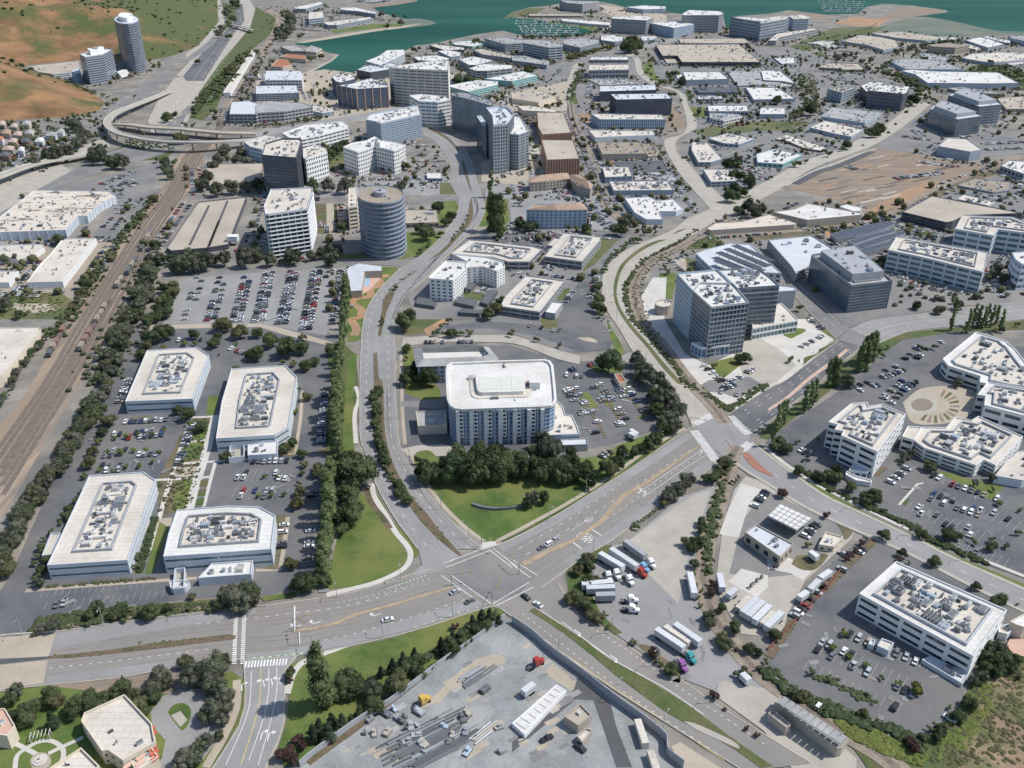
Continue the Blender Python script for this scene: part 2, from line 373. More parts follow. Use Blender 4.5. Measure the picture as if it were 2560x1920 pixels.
def arrow(t,p,q,turn=0):
    A,B = G(t,p),G(t,q);d = (B - A).normalized();n = Vector((-d.y,d.x,0));mk = marks('paint');e = A + d * 3.2
    ribbon_mark(mk,[A,e],0.35,MZ)
    def tri(c,dd):
        nn = Vector((-dd.y,dd.x,0));mk.poly([(*(c - nn * 0.8).xy,MZ),(*(c + dd * 1.5).xy,MZ),(*(c + nn * 0.8).xy,MZ)])
    if turn: ribbon_mark(mk,[e,e + d * 0.4 + n * turn * 1.0],0.35,MZ);tri(e + d * 0.4 + n * turn * 1.0,n * turn)
    else: tri(e,d)

# ------------------------------------------------------------------ rooftop plant (shared meshes)
def _unit_meshes():
    U = {}
    b = MB();b.box((0,0),(1,0),1,1,0,0.9);b.box((0,0),(1,0),0.8,0.8,0.9,1.0,1)
    b.box((0.1,0),(1,0),1.1,0.5,0.15,0.45,1);U['box'] = b
    b = MB();b.box((0,0),(1,0),1,1,0.15,0.8)
    for x in (-0.25,0.25):
        for y in (-0.25,0.25): b.tube((x,y,0.8),(x,y,1.0),0.2,8,1)
    U['fan'] = b
    b = MB();b.box((0,0),(1,0),1,0.25,0.1,0.6);b.box((0.35,0.2),(0,1),0.6,0.18,0.1,0.5);b.box((-0.3,-0.2),(0,1),0.5,0.15,0.1,0.8);b.box((-0.5,0),(0,1),0.3,0.2,0,1,1);U['duct'] = b
    b = MB();b.tube((0,0,0),(0,0,1),0.5,10);b.tube((0,0,1),(0,0,1.1),0.35,8,1);U['tank'] = b
    b = MB();b.box((0,0),(1,0),1,1,0,0.25,1)
    for i in range(5): b.box((-0.4 + 0.2 * i,0),(0,1),1,0.1,0.25,1.0)
    U['rack'] = b
    out = {}
    for k,b in U.items():
        for ms in (('metal','metal_dk'),('rwhite','metal'),('metal_bl','metal'),('metal_dk','metal')):
            out[k,ms[0]] = b.mesh('rooftop_unit',list(ms))
    return out
UM = _unit_meshes()
def roof_units(parent,poly,z,n,rng,smin=1.5,smax=6,ax=None):
    p = poly;xs = [a[0] for a in p];ys = [a[1] for a in p]
    if ax is None:
        i = max(range(len(p)),key=lambda i: (Vector(p[i]) - Vector(p[(i + 1) % len(p)])).length)
        d = Vector(p[(i + 1) % len(p)]) - Vector(p[i]);ax = atan2(d.y,d.x)
    placed = [];tries = 0
    while len(placed) < n and tries < n * 12:
        tries += 1;x = rng.uniform(min(xs),max(xs));y = rng.uniform(min(ys),max(ys))
        L = rng.uniform(smin,smax) * rng.choice((0.6,1,1));W = L * rng.uniform(0.35,0.9);r = max(L,W) * 0.55
        if not all(inside(p,x + dx * r,y + dy * r) for dx,dy in ((1,0),(-1,0),(0,1),(0,-1))): continue
        if any((x - a) ** 2 + (y - b) ** 2 < ((r + c) * 0.72) ** 2 for a,b,c in placed): continue
        placed.append((x,y,r));k = rng.choice(('box','box','fan','duct','duct','rack','tank'));m = rng.choice(('metal','rwhite','metal_bl','metal','metal_dk'))
        if k == 'tank': L = W = min(L,2.5)
        link('rooftop_unit',UM[k,m],parent,(x,y,z),ax + rng.choice((0,pi / 2)),(L,W,rng.uniform(0.9,2.4) * min(1.3,0.5 + L / 6)))

WIN = {}
def winmesh(m):
    if m not in WIN:
        b = MB();b.box((0,0),(1,0),1,1,0,1);WIN[m] = b.mesh('window',m)
    return WIN[m]
NB = [0];FOOT = []
def building(label,t,pts,d=None,h=None,k=0,wall='wwhite',roof='rwhite',floors=0,bay=8.0,wr=0.8,hr=0.45,glass='gdark',par=0.7,
             units=8,well=0,name='office_building',cat='office building',us=(1.5,5),group=None,z0=0.0,rec=0.35,fins=None,finw=0.4,
             penthouse=None,base=None,sides=None,seam=0,pipes=0,lipmat=None,ribs=None):
    """pts: roof outline in the picture; d: visible drop of the wall below corner k; or h in metres"""
    NB[0] += 1;rng = random.Random(NB[0] * 13 + 5)
    if h is None: h = height_from_drop(t,pts[k],d)
    if units > 1 and src(t,pts[0])[1] < 520: units = int(units * 3);us = (us[0],us[1] * 0.9)
    P = ccw([a.xy for a in GP(t,pts,h)]);n = len(P);c = centroid(P)
    root = empty(name,(c[0],c[1],0));tag(root,label,cat,group)
    P = [(a[0] - c[0],a[1] - c[1]) for a in P];I = inset(P,rec)
    camp = Vector((-c[0],-c[1]));W = MB();fl = max(floors,1);fh = (h - par - z0) / fl;dist = Vector(c).length;s = scale_at(c[1],h)
    joined = MB();indiv = [];trim = MB()
    core = MB();core.prism(inset(P,rec + 0.12),z0,h - par - 0.05)
    for i in range(n):
        a,b = Vector(P[i]),Vector(P[(i + 1) % n]);e = b - a;L = e.length
        if L < 0.01: continue
        e.normalize();nr = Vector((e.y,-e.x));vis = nr.dot(camp - (a + b) / 2) > 0
        q = [P[i],P[(i + 1) % n],I[(i + 1) % n],I[i]]
        if not floors or not vis or (sides is not None and i not in sides and False):
            W.prism(q,z0,h);
        else:
            wh = fh * hr;sill = fh * (1 - hr) * 0.55
            W.prism(q,z0,z0 + sill,0,True,False)
            for f in range(fl):
                zt = z0 + f * fh + sill + wh;zn = z0 + (f + 1) * fh + sill if f < fl - 1 else h
                W.prism(q,zt,zn,0,True,True)
            nb = max(1,round(L / bay));bw = L / nb;ww = bw * wr;pw = bw - ww
            for j in range(nb + 1):
                x0 = j * bw - pw / 2;x1 = j * bw + pw / 2
                x0,x1 = max(x0,0.0),min(x1,L)
                if x1 - x0 > 0.02 and pw > 0.05:
                    m0,m1 = a + e * x0,a + e * x1;o = 0.012;W.prism([(m0 - nr * o),(m1 - nr * o),(m1 - nr * rec),(m0 - nr * rec)],z0,h - par * 0.5)
            big = max(ww,wh) * s >= 10 and min(ww,wh) * s >= 2.6
            for f in range(fl):
                for j in range(nb):
                    cx = a + e * (j + 0.5) * bw - nr * (rec - 0.06);zz = z0 + f * fh + sill
                    if big: indiv.append((cx,zz,ww,wh,atan2(e.y,e.x)))
                    else: joined.box(cx,e,ww,0.1,zz,zz + wh)
        if fins and vis and L > 4:
            step = fins if fins > 0 else -fins;m = int(L / step)
            for j in range(m + 1): trim.box(a + e * (j * L / max(m,1)) + nr * 0.25,e,finw,0.5,z0 + (fh if base else 0),h - 0.3)
        if ribs and vis and L > 2:
            for f in range(1,fl): trim.box((a + b) / 2 + nr * 0.3,e,L,0.6,z0 + f * fh - 0.1,z0 + f * fh + (0.1 if ribs != 2 else 0.06))
    W.build('wall',wall,root)
    core.build('core',glass if floors else wall,root)
    if fins or ribs: trim.build('fin' if fins else 'sunshade',lipmat or wall,root)['kind'] = 'stuff'
    rb = MB();rb.poly([(x,y,h - par) for x,y in I]);rf = rb.build('roof',roof,root)
    if len(indiv) <= 300:
        wm = winmesh(glass)
        for cx,zz,ww,wh,az in indiv: link('window',wm,root,(cx[0],cx[1],zz),az,(ww,0.1,wh))
    else:
        wm = winmesh(glass)
        for cx,zz,ww,wh,az in indiv[:300]: link('window',wm,root,(cx[0],cx[1],zz),az,(ww,0.1,wh))
        for cx,zz,ww,wh,az in indiv[300:]: joined.box(cx,(cos(az),sin(az)),ww,0.1,zz,zz + wh)
    if joined.f: joined.build('window_glazing',glass,root)['kind'] = 'stuff'
    zr = h - par;A = abs(area2(P)) / 2;r = sqrt(A);R = inset(P,min(r * 0.04 + 1.0,3));mech = R
    if well:
        w = well * r;O = inset(P,w);I2 = inset(P,w + 0.7)
        sb = MB()
        for i in range(n): sb.prism([O[i],O[(i + 1) % n],I2[(i + 1) % n],I2[i]],zr,zr + 1.3)
        sb.build('roof_screen','metal' if roof != 'rcream' else 'wgrey',root);mech = inset(P,w + 1.2)
        rb = MB();rb.poly([(x,y,zr + 0.03) for x,y in I2]);rb.build('roof_well','rcream' if roof in ('rcream','rwhite') else 'rgrey',root)
    if penthouse:
        f,ph,pm = penthouse;cc = centroid(P);Q = [(cc[0] + (x - cc[0]) * f,cc[1] + (y - cc[1]) * f) for x,y in P]
        pb = MB();pb.prism(Q,zr,zr + ph - 0.4);pb2 = MB();Qi = inset(Q,0.3)
        for i in range(n): pb.prism([Q[i],Q[(i + 1) % n],Qi[(i + 1) % n],Qi[i]],zr + ph - 0.4,zr + ph)
        pb.build('penthouse',pm,root);zr2 = zr + ph - 0.4
        if units: roof_units(root,inset(Q,1),zr2,max(units // 3,1),rng,us[0],us[1]);roof_units(root,R,zr,units // 3,rng,us[0],us[1] * 0.6)
    elif units: roof_units(root,mech,zr,units,rng,us[0],us[1])
    if seam:
        sm = MB();xs = [a[0] for a in P];ys = [a[1] for a in P];i = max(range(n),key=lambda i: (Vector(P[i]) - Vector(P[(i + 1) % n])).length)
        e = (Vector(P[(i + 1) % n]) - Vector(P[i])).normalized();nr = Vector((-e.y,e.x));D = max(max(xs) - min(xs),max(ys) - min(ys))
        t0 = -D
        while t0 < D:
            run = [u for u in [x * 1.5 for x in range(int(-D),int(D))] if inside(I,e.x * t0 + nr.x * u,e.y * t0 + nr.y * u)]
            if run: sm.box((e.x * t0 + nr.x * (run[0] + run[-1]) / 2,e.y * t0 + nr.y * (run[0] + run[-1]) / 2),nr,max(run[-1] - run[0],1),0.22,zr - 0.01,zr + 0.12)
            t0 += seam
        sm.build('roof_seam','metal',root)['kind'] = 'stuff'
    FOOT.append(([(x + c[0],y + c[1]) for x,y in P],h));return root,P,h,c
def gable(root,pts,z,rise,m,ov=0.4):
    """hipped roof over a quad (world, local to root)"""
    b = MB();q = inset(pts,-ov);c01 = [(q[0][0] + q[1][0]) / 2,(q[0][1] + q[1][1]) / 2]
    L = [(Vector(q[(i + 1) % 4]) - Vector(q[i])).length for i in range(4)]
    if L[0] + L[2] > L[1] + L[3]: q = q[1:] + q[:1];L = L[1:] + L[:1]
    # short sides are 0 and 2 now
    ma = (Vector(q[0]) + Vector(q[1])) / 2;mb = (Vector(q[2]) + Vector(q[3])) / 2;dd = (mb - ma).normalized();hip = min(L[0] / 2,(mb - ma).length * 0.4)
    ra,rb2 = ma + dd * hip,mb - dd * hip;z1 = z + rise
    v = [(*p,z) for p in q];A = (*ra,z1);B = (*rb2,z1)
    b.poly([v[0],v[1],A]);b.poly([v[1],v[2],B,A]);b.poly([v[2],v[3],B]);b.poly([v[3],v[0],A,B]);b.poly([v[3],v[2],v[1],v[0]])
    return b.build('hip_roof',m,root)

# ------------------------------------------------------------------ trees
def ico(sub):
    bm = bmesh.new();bmesh.ops.create_icosphere(bm,subdivisions=sub,radius=1);v = [x.co.copy() for x in bm.verts];f = [tuple(y.index for y in x.verts) for x in bm.faces];bm.free();return v,f
ICO1,ICO2 = ico(1),ico(2)
def crown_mesh(kind,seed,leaves,lobes):
    r = random.Random(seed);b = MB();L = []
    for i in range(lobes):
        if kind in ('oak','euc','plum','olive','young'):
            a = r.uniform(0,2 * pi);rad = 0.62 * sqrt(r.random());z = r.uniform(-0.38,0.42) * (1 - rad * 0.5)
            if kind == 'euc': z = r.uniform(-0.6,0.6) * (1.05 - rad)
            L.append((Vector((cos(a) * rad,sin(a) * rad,z)),r.uniform(0.26,0.44)))
        elif kind == 'pop':
            z = -1 + 2 * (i + 0.5) / lobes;w = 0.34 * (1 - abs(z + 0.2) ** 2.2 * 0.6);a = r.uniform(0,6.3);L.append((Vector((cos(a) * w * 0.6,sin(a) * w * 0.6,z * 1.7)),r.uniform(0.28,0.42) * (0.55 + w * 1.3)))
        elif kind == 'pine':
            z = -0.8 + 1.9 * (i + 0.5) / lobes;w = 0.75 * (1.15 - z) / 1.95;a = r.uniform(0,6.3);L.append((Vector((cos(a) * w * 0.55,sin(a) * w * 0.55,z)),r.uniform(0.26,0.36) * (0.4 + w)))
    if kind in ('oak','euc','plum','olive','young'): L.append((Vector((0,0,-0.05)),0.5))
    for c,rr in L:
        base = len(b.v)
        vv,ff = ICO2 if leaves > 500 else ICO1
        for v in vv:
            k = 1 + 0.30 * (noise.noise(v * 2.2 + c * 7)) + 0.13 * noise.noise(v * 6 + c * 3);b.v.append(tuple(c + v * rr * k * 0.84))
        for f in ff: b.f.append(tuple(base + i for i in f));b.m.append(0)
    for i in range(leaves):
        c,rr = r.choice(L);v = Vector((r.gauss(0,1),r.gauss(0,1),r.gauss(0,1) + 0.35)).normalized();p = c + v * rr * r.uniform(0.88,1.2)
        u = Vector((r.gauss(0,1),r.gauss(0,1),r.gauss(0,1))).normalized();w = u.orthogonal().normalized();s = r.uniform(0.05,0.11)
        b.poly([p - u * s,p + w * s * 0.8,p + u * s])
    return b.mesh('crown','leaf_' + kind)
TREE = {}
KINDS = {'o': ('oak','dark round tree',0.95),'e': ('euc','gray eucalyptus tree',1.15),'p': ('pop','tall slim poplar tree',3.2),'c': ('pine','dark evergreen tree',1.5),
         'y': ('young','small yellow green tree',0.95),'r': ('plum','purple leaved tree',0.95),'b': ('olive','olive brown tree',0.95)}
for kk,(nm,_,_) in KINDS.items():
    for v in range(4): TREE[nm,'hi',v] = crown_mesh(nm,100 + v * 7 + ord(kk),1500,15 if nm not in ('pop','pine') else 18)
    for v in range(3): TREE[nm,'vlo',v] = crown_mesh(nm,500 + v * 7 + ord(kk),30,4 if nm not in ('pop','pine') else 6)
    for v in range(3): TREE[nm,'lo',v] = crown_mesh(nm,300 + v * 7 + ord(kk),160,9 if nm not in ('pop','pine') else 12)
tb = MB()
for a,c,r0 in (((0,0,0),(0,0,0.7),0.5),((0,0,0.55),(0.9,0.3,1.0),0.28),((0,0,0.5),(-0.7,0.5,1.0),0.26),((0,0,0.6),(0.1,-0.9,1.05),0.24)): tb.tube(a,c,r0 * 0.5,5)
TRUNK = tb.mesh('trunk','bark')
NAMES = {'o': 'round_tree','e': 'eucalyptus_tree','p': 'poplar_tree','c': 'evergreen_tree','y': 'young_tree','r': 'plum_tree','b': 'olive_tree'}
def tree(kind,x,y,w,rng,hfac=1.0): return (kind,x,y,w,hfac,rng.random())
def place_tree(kind,x,y,w,hfac,rv,joined=None):
    """world x, y of the trunk, crown width w in metres"""
    rng = random.Random(int(rv * 1e6));nm,ph,hr = KINDS[kind];hi = scale_at(y) * w > 26
    R = w / 2
    if nm == 'pop': R = w / 2 / 0.55;sc = (R * 0.95,R * 0.95,R * 0.95 * hfac);zc = 1.75 * sc[2] + 0.8
    elif nm == 'pine': sc = (R * 1.15,R * 1.15,R * 1.05 * hfac);zc = sc[2] * 1.0 + 0.5
    else: sc = (R * 1.1,R * 1.1 * rng.uniform(0.88,1.1),R * hr * hfac);zc = sc[2] * 0.68 + w * 0.12 + 0.3
    if joined is not None:
        me = TREE[nm,'vlo',rng.randrange(3)];a = rng.uniform(0,6.28);base = len(joined.v);ca,sa = cos(a),sin(a)
        for v in me.vertices: p = v.co;joined.v.append((x + (p.x * ca - p.y * sa) * sc[0],y + (p.x * sa + p.y * ca) * sc[1],zc + p.z * sc[2]))
        for f in me.polygons: joined.f.append(tuple(base + i for i in f.vertices));joined.m.append(0)
        return None
    me = TREE[nm,'hi' if hi else 'lo',rng.randrange(4 if hi else 3)];o = empty(NAMES[kind],(x,y,0),rng.uniform(0,6.28))
    link('crown',me,o,(0,0,zc),0,sc)
    link('trunk',TRUNK,o,(0,0,-0.2),0,(w * 0.07 + 0.12,w * 0.07 + 0.12,max(zc * 0.85,0.6)))
    return o
TREES = {}      # group -> list of (picture x, object, phrase)
TW = {'o': 1.12,'e': 1.12,'p': 1.0,'c': 1.35,'y': 1.45,'r': 1.05,'b': 1.1}
def trees(group,t,spec,hfac=1.0,by=None):
    """spec 'k x y w; ...' crown centre and width in picture units"""
    rng = random.Random(len(group) * 31 + len(spec));k = K if t != 'F' else 2560 / 2212
    for s in spec.split(';'):
        a = s.split()
        if not a: continue
        kd = a[0];x,y,w = map(float,a[1:4]);p = src(t,(x,y));g = unproj(*p);wm = w * k / scale_at(g.y) * TW[kd]
        zc = wm * (1.6 if kd == 'p' else 0.6 if kd != 'c' else 0.75) * hfac;g = unproj(p[0],p[1],zc);o = tree(kd,g.x,g.y,wm,rng,hfac)
        TREES.setdefault(group,[]).append((p[0],o,KINDS[kd][1]))
def treeline(group,t,pts,n,w,kinds='o',jit=0.3,hfac=1.0):
    rng = random.Random(len(group) * 17 + n);k = K if t != 'F' else 2560 / 2212
    P = resample([Vector((*src(t,p),0)) for p in pts],n)
    for p in P:
        kd = rng.choice(kinds);g = unproj(p.x,p.y);wm = w * k / scale_at(g.y) * rng.uniform(0.75,1.25)
        zc = wm * (1.6 if kd == 'p' else 0.6) * hfac;g = unproj(p.x,p.y,zc)
        g.x += rng.uniform(-jit,jit) * wm;g.y += rng.uniform(-jit,jit) * wm;o = tree(kd,g.x,g.y,wm,rng,hfac)
        TREES.setdefault(group,[]).append((p.x,o,KINDS[kd][1]))
def label_trees():
    lim = {}
    for kd in KINDS:
        q = sorted((scale_at(o[2]) * o[3] for L in TREES.values() for x,o,ph in L if o[0] == kd),reverse=True);lim[kd] = q[289] if len(q) > 290 else 0
    J = {}
    for g,L in TREES.items():
        by = {}
        for x,o,ph in L:
            if o[3] < 0.3: continue
            if scale_at(o[2]) * o[3] < lim[o[0]]: J.setdefault(o[0],MB());place_tree(*o,joined=J[o[0]]);continue
            by.setdefault(ph,[]).append((x,place_tree(*o)))
        for ph,q in by.items():
            q.sort(key=lambda a: a[0])
            for i,(x,o) in enumerate(q):
                tag(o,(f'{ordinal(i)} {ph} from the left {g}' if len(q) > 1 else f'only {ph} {g}'),'tree','trees ' + g)
    for kd,b in J.items(): b.build('distant_' + NAMES[kd] + 's','leaf_' + KINDS[kd][0])['kind'] = 'stuff'
SHRUB = MB()
def _sh():
    me = crown_mesh('oak',901,60,5);return me
def bushes(name,m,t,poly,n,w=(1.5,3.5),flat=0.7,line=False,seed=3):
    """low ground cover nobody could count: many small clumps joined in one object"""
    rng = random.Random(seed + n);P = [a.xy for a in GP(t,poly)];b = MB();vv,ff = ICO1;c = 0;xs = [a.x for a in P];ys = [a.y for a in P];tr = 0
    Pl = spline(GP(t,poly),5) if line else None
    while c < n and tr < n * 20:
        tr += 1
        if line:
            q = Pl[rng.randrange(len(Pl) - 1):][:2]
            f = rng.random();x,y = q[0].lerp(q[1],f).xy;x += rng.gauss(0,line);y += rng.gauss(0,line)
        else:
            x,y = rng.uniform(min(xs),max(xs)),rng.uniform(min(ys),max(ys))
            if not inside(P,x,y): continue
        c += 1;r = rng.uniform(*w) / 2;base = len(b.v);sd_ = Vector((x,y,0))
        for v in vv:
            k = r * (1 + 0.45 * noise.noise(v * 2 + sd_));b.v.append((x + v.x * k,y + v.y * k,0.1 + r * flat * 0.6 + v.z * k * flat))
        for f in ff: b.f.append(tuple(base + i for i in f));b.m.append(0)
    o = b.build(name,m);o['kind'] = 'stuff'; return o

# ------------------------------------------------------------------ vehicles
def car_meshes():
    prof = [(-2.3,0.35),(2.3,0.35),(2.35,0.75),(1.25,0.98),(-1.9,1.02),(-2.35,0.9)]
    suvp = [(-2.35,0.4),(2.35,0.4),(2.4,0.95),(1.25,1.12),(-2.3,1.15),(-2.4,0.9)]
    cab = {'sedan': [(1.3,0.95),(0.55,1.42),(-1.05,1.42),(-1.85,1.0)],'suv': [(1.35,1.1),(0.75,1.7),(-2.0,1.72),(-2.35,1.12)],'pickup': [(1.3,1.1),(0.7,1.7),(-0.45,1.7),(-0.6,1.12)]}
    def extr(b,pr,w,mi,w2=None):
        n = len(pr);base = len(b.v);w2 = w2 or [w] * n
        for sg in (-1,1):
            for (x,z),ww in zip(pr,w2): b.v.append((x,sg * ww / 2,z))
        for i in range(n): j = (i + 1) % n;b.f.append((base + i,base + j,base + n + j,base + n + i));b.m.append(mi)
        b.f.append(tuple(range(base + n - 1,base - 1,-1)));b.m.append(mi);b.f.append(tuple(range(base + n,base + 2 * n)));b.m.append(mi)
    out = {}
    def body(ty):
        b = MB();pr = prof if ty == 'sedan' else suvp;extr(b,pr,1.82,0);c = cab[ty]
        b2 = MB();extr(b2,c,0,0,[1.7,1.35,1.35,1.7] if ty == 'sedan' else [1.74,1.5,1.5,1.74])
        b3 = MB();x1,x0,zt = c[1][0] - 0.05,c[2][0] + 0.05,c[1][1];b3.box(((x0 + x1) / 2,0),(1,0),x1 - x0,1.3 if ty == 'sedan' else 1.46,zt - 0.02,zt + 0.06)
        if ty == 'pickup': b.box((-1.5,0),(1,0),1.5,1.4,1.13,1.16,1)
        return b,b2,b3
    wb = MB();wb.tube((0,-0.11,0.33),(0,0.11,0.33),0.33,10);wheel = wb.mesh('wheel','tyre')
    for ty in ('sedan','suv','pickup'):
        b,b2,b3 = body(ty);out[ty,'glass'] = b2.mesh('window_glass','car_glass')
        for c in ('white','silver','grey','black','red','blue','tan'):
            out[ty,'body',c] = b.mesh('body',['car_' + c,'car_black']);out[ty,'roof',c] = b3.mesh('roof_panel','car_' + c)
            a = MB();
            for q,mi in ((b,0),(b2,1),(b3,0)):
                o = len(a.v);a.v += q.v;a.f += [tuple(i + o for i in f) for f in q.f];a.m += [mi if not (q is b and m) else 2 for m in q.m]
            for x in (-1.45,1.45):
                for y in (-0.85,0.85): a.tube((x,y - 0.1,0.33),(x,y + 0.1,0.33),0.33,6,2)
            out[ty,'all',c] = a.mesh('parked_car',['car_' + c,'car_glass','tyre'])
    out['wheel'] = wheel
    return out
CM = car_meshes()
CARN = [0,0];CARS = {}
FARCARS = MB();FARC = ['car_white','car_silver','car_grey','car_black','car_red','car_blue','car_tan','car_glass']
def far_car(x,y,az,c,z,ty='sedan'):
    if scale_at(y) > 2.4:
        me = CM[ty,'all',c];ca,sa = cos(az),sin(az);base = len(FARCARS.v);mi = {0: FARC.index('car_' + c),1: 7,2: 3}
        for v in me.vertices: p = v.co;FARCARS.v.append((x + p.x * ca - p.y * sa,y + p.x * sa + p.y * ca,z + p.z))
        for f in me.polygons: FARCARS.f.append(tuple(base + i for i in f.vertices));FARCARS.m.append(mi[f.material_index])
        return
    ax = (cos(az),sin(az));ci = FARC.index('car_' + c);FARCARS.box((x,y),ax,4.6,1.8,z + 0.3,z + 1.0,ci);FARCARS.box((x - 0.2 * ax[0],y - 0.2 * ax[1]),ax,2.6,1.55,z + 1.0,z + 1.42,7,ci)
PAL = ['white'] * 7 + ['silver'] * 6 + ['grey'] * 6 + ['black'] * 6 + ['red','blue','tan']
def car(x,y,az,rng,group,px,detail,col=None,z=0.36):
    c = col or rng.choice(PAL);ty = rng.choice(('sedan','sedan','suv','suv','pickup'))
    if detail == 0: far_car(x,y,az,c,z);return
    CARS.setdefault(group,[]).append((px,(x,y,az,z),c,ty))
def label_cars(N=292):
    q = sorted((scale_at(a[1][1]) for L in CARS.values() for a in L),reverse=True);l1 = q[min(N,len(q) - 1)];l2 = q[min(230,len(q) - 1)]
    for g,L in CARS.items():
        by = {}
        for px,(x,y,az,z),c,ty in L:
            s = scale_at(y)
            if s < l1: far_car(x,y,az,c,z,ty);continue
            if s < l2: o = link('parked_car',CM[ty,'all',c],None,(x,y,z),az)
            else:
                o = empty('parked_car',(x,y,z),az);link('body',CM[ty,'body',c],o);link('window_glass',CM[ty,'glass'],o);link('roof_panel',CM[ty,'roof',c],o)
                for wx in (-1.45,1.45):
                    for wy in (-0.86,0.86): link('wheel',CM['wheel'],o,(wx,wy,0))
            by.setdefault((c,ty),[]).append((px,o))
        for (c,ty),q in by.items():
            q.sort(key=lambda a: a[0]);w = {'sedan': 'car','suv': 'estate car','pickup': 'pickup truck'}[ty]
            for i,(px,o) in enumerate(q):
                tag(o,f'{ordinal(i)} {c} {w} from the left {g}' if len(q) > 1 else f'only {c} {w} {g}','car','cars ' + g)
def row(group,t,a,b,side=1,occ=0.5,detail=2,lines=True,depth=5.2,sw=2.75,z=0.36,cols=None,double=False,ang=0.0):
    """a row of parking stalls from a to b; cars stand on the given side of the line"""
    A,B = G(t,a),G(t,b);e = (B - A);L = e.length;e.normalize();nn = Vector((-e.y,e.x,0)) * side;n = max(int(L / sw),1);rng = random.Random(int(a[0] * 3 + b[1] * 7 + len(group)))
    for sgn in ((1,-1) if double else (1,)):
        m = nn * sgn;az = atan2(m.y,m.x)
        for i in range(n + 1):
            p = A + e * (L * i / n)
            if lines: ribbon_mark(marks('paint_line'),[p,p + m * depth],0.13,MZ - 0.01)
            if i < n and rng.random() < occ:
                q = p + e * (L / n / 2) + m * (depth * 0.5 + rng.uniform(-0.3,0.3));s = src(t,a)[0] + (src(t,b)[0] - src(t,a)[0]) * (i + 0.5) / n
                car(q.x,q.y,az + (pi if rng.random() < 0.5 else 0) + rng.gauss(0,0.02),rng,group,s,detail,rng.choice(cols) if cols else None,z)
def truck_meshes():
    out = {}
    for nm,L,W,H in (('trailer',15.5,2.6,4.0),('short',8.5,2.5,3.6),('box',12.2,2.45,2.9)):
        b = MB();z0 = 1.15 if nm != 'box' else 0.15;b.box((0,0),(1,0),L,W,z0,H);
        for i in range(int(L / 1.3)):
            x = -L / 2 + 0.65 + i * 1.3
            for sgn in (-1,1): b.box((x,sgn * (W / 2 + 0.02)),(1,0),0.12,0.06,z0 + 0.1,H - 0.1)
            b.box((x,0),(1,0),0.10,W - 0.1,H,H + 0.035)
        out[nm] = (b,L,W,H)
    return out
TKB = truck_meshes();TK = {k: v[0].mesh('box_body','trailer') for k,v in TKB.items()}
TKC = TKB['box'][0].mesh('box_body','rcream');TKG = TKB['trailer'][0].mesh('box_body','wgrey')
def trailer(label,t,a,b,kind='trailer',me=None,z=0.36,group=None):
    A,B = G(t,a),G(t,b);d = B - A;az = atan2(d.y,d.x);c = (A + B) / 2;L = TKB[kind][1];k = d.length / L
    nm = {'trailer': 'semi_trailer','short': 'cargo_trailer','box': 'storage_container'}[kind]
    o = empty(nm,(c.x,c.y,z),az);tag(o,label,{'trailer': 'trailer','short': 'trailer','box': 'container'}[kind],group)
    link('box_body',me or TK[kind],o,(0,0,0),0,(k,1,1));L *= k
    if kind != 'box':
        for x in (-L / 2 + 1.2,-L / 2 + 2.4):
            for y in (-1.05,1.05): link('wheel',CM['wheel'],o,(x,y,0),0,(1.5,2.2,1.5))
        fr = MB();fr.box((0,0),(1,0),L * 0.95,0.9,0.85,1.14);fr.box((L / 2 - 3,0.7),(1,0),0.15,0.15,0,0.9);fr.box((L / 2 - 3,-0.7),(1,0),0.15,0.15,0,0.9);fr.build('chassis','metal_dk',o)
    return o
def tractor(label,t,p,az,col,z=0.36):
    g = G(t,p);o = empty('tractor_truck',(g.x,g.y,z),az);tag(o,label,'truck')
    b = MB();b.box((0.3,0),(1,0),2.4,2.4,0.9,3.2);b.prism([(1.5,-1.0),(3.3,-0.85),(3.4,0),(3.3,0.85),(1.5,1.0)],0.7,1.9);b.box((0.0,0),(1,0),1.7,2.1,3.2,3.75);b.build('cab',col,o)
    b = MB();b.box((1.51,0),(1,0),0.08,2.1,2.05,2.95);b.box((0.9,1.21),(1,0),0.8,0.05,2.1,2.8);b.box((0.9,-1.21),(1,0),0.8,0.05,2.1,2.8);b.build('windscreen','car_glass',o)
    b = MB();b.box((-1.2,0),(1,0),6.0,0.95,0.6,0.95);b.box((-3,0),(1,0),1.2,1.1,0.95,1.15);b.build('chassis','metal_dk',o)
    for x in (2.4,-2.2,-3.4):
        for y in (-1.0,1.0): link('wheel',CM['wheel'],o,(x,y,0),0,(1.5,2.4,1.5))
    b = MB();b.tube((-1.0,1.0,1),(-1.0,1.0,3.9),0.09,6);b.tube((-1.0,-1.0,1),(-1.0,-1.0,3.9),0.09,6);b.build('exhaust_stack','metal',o)
    return o
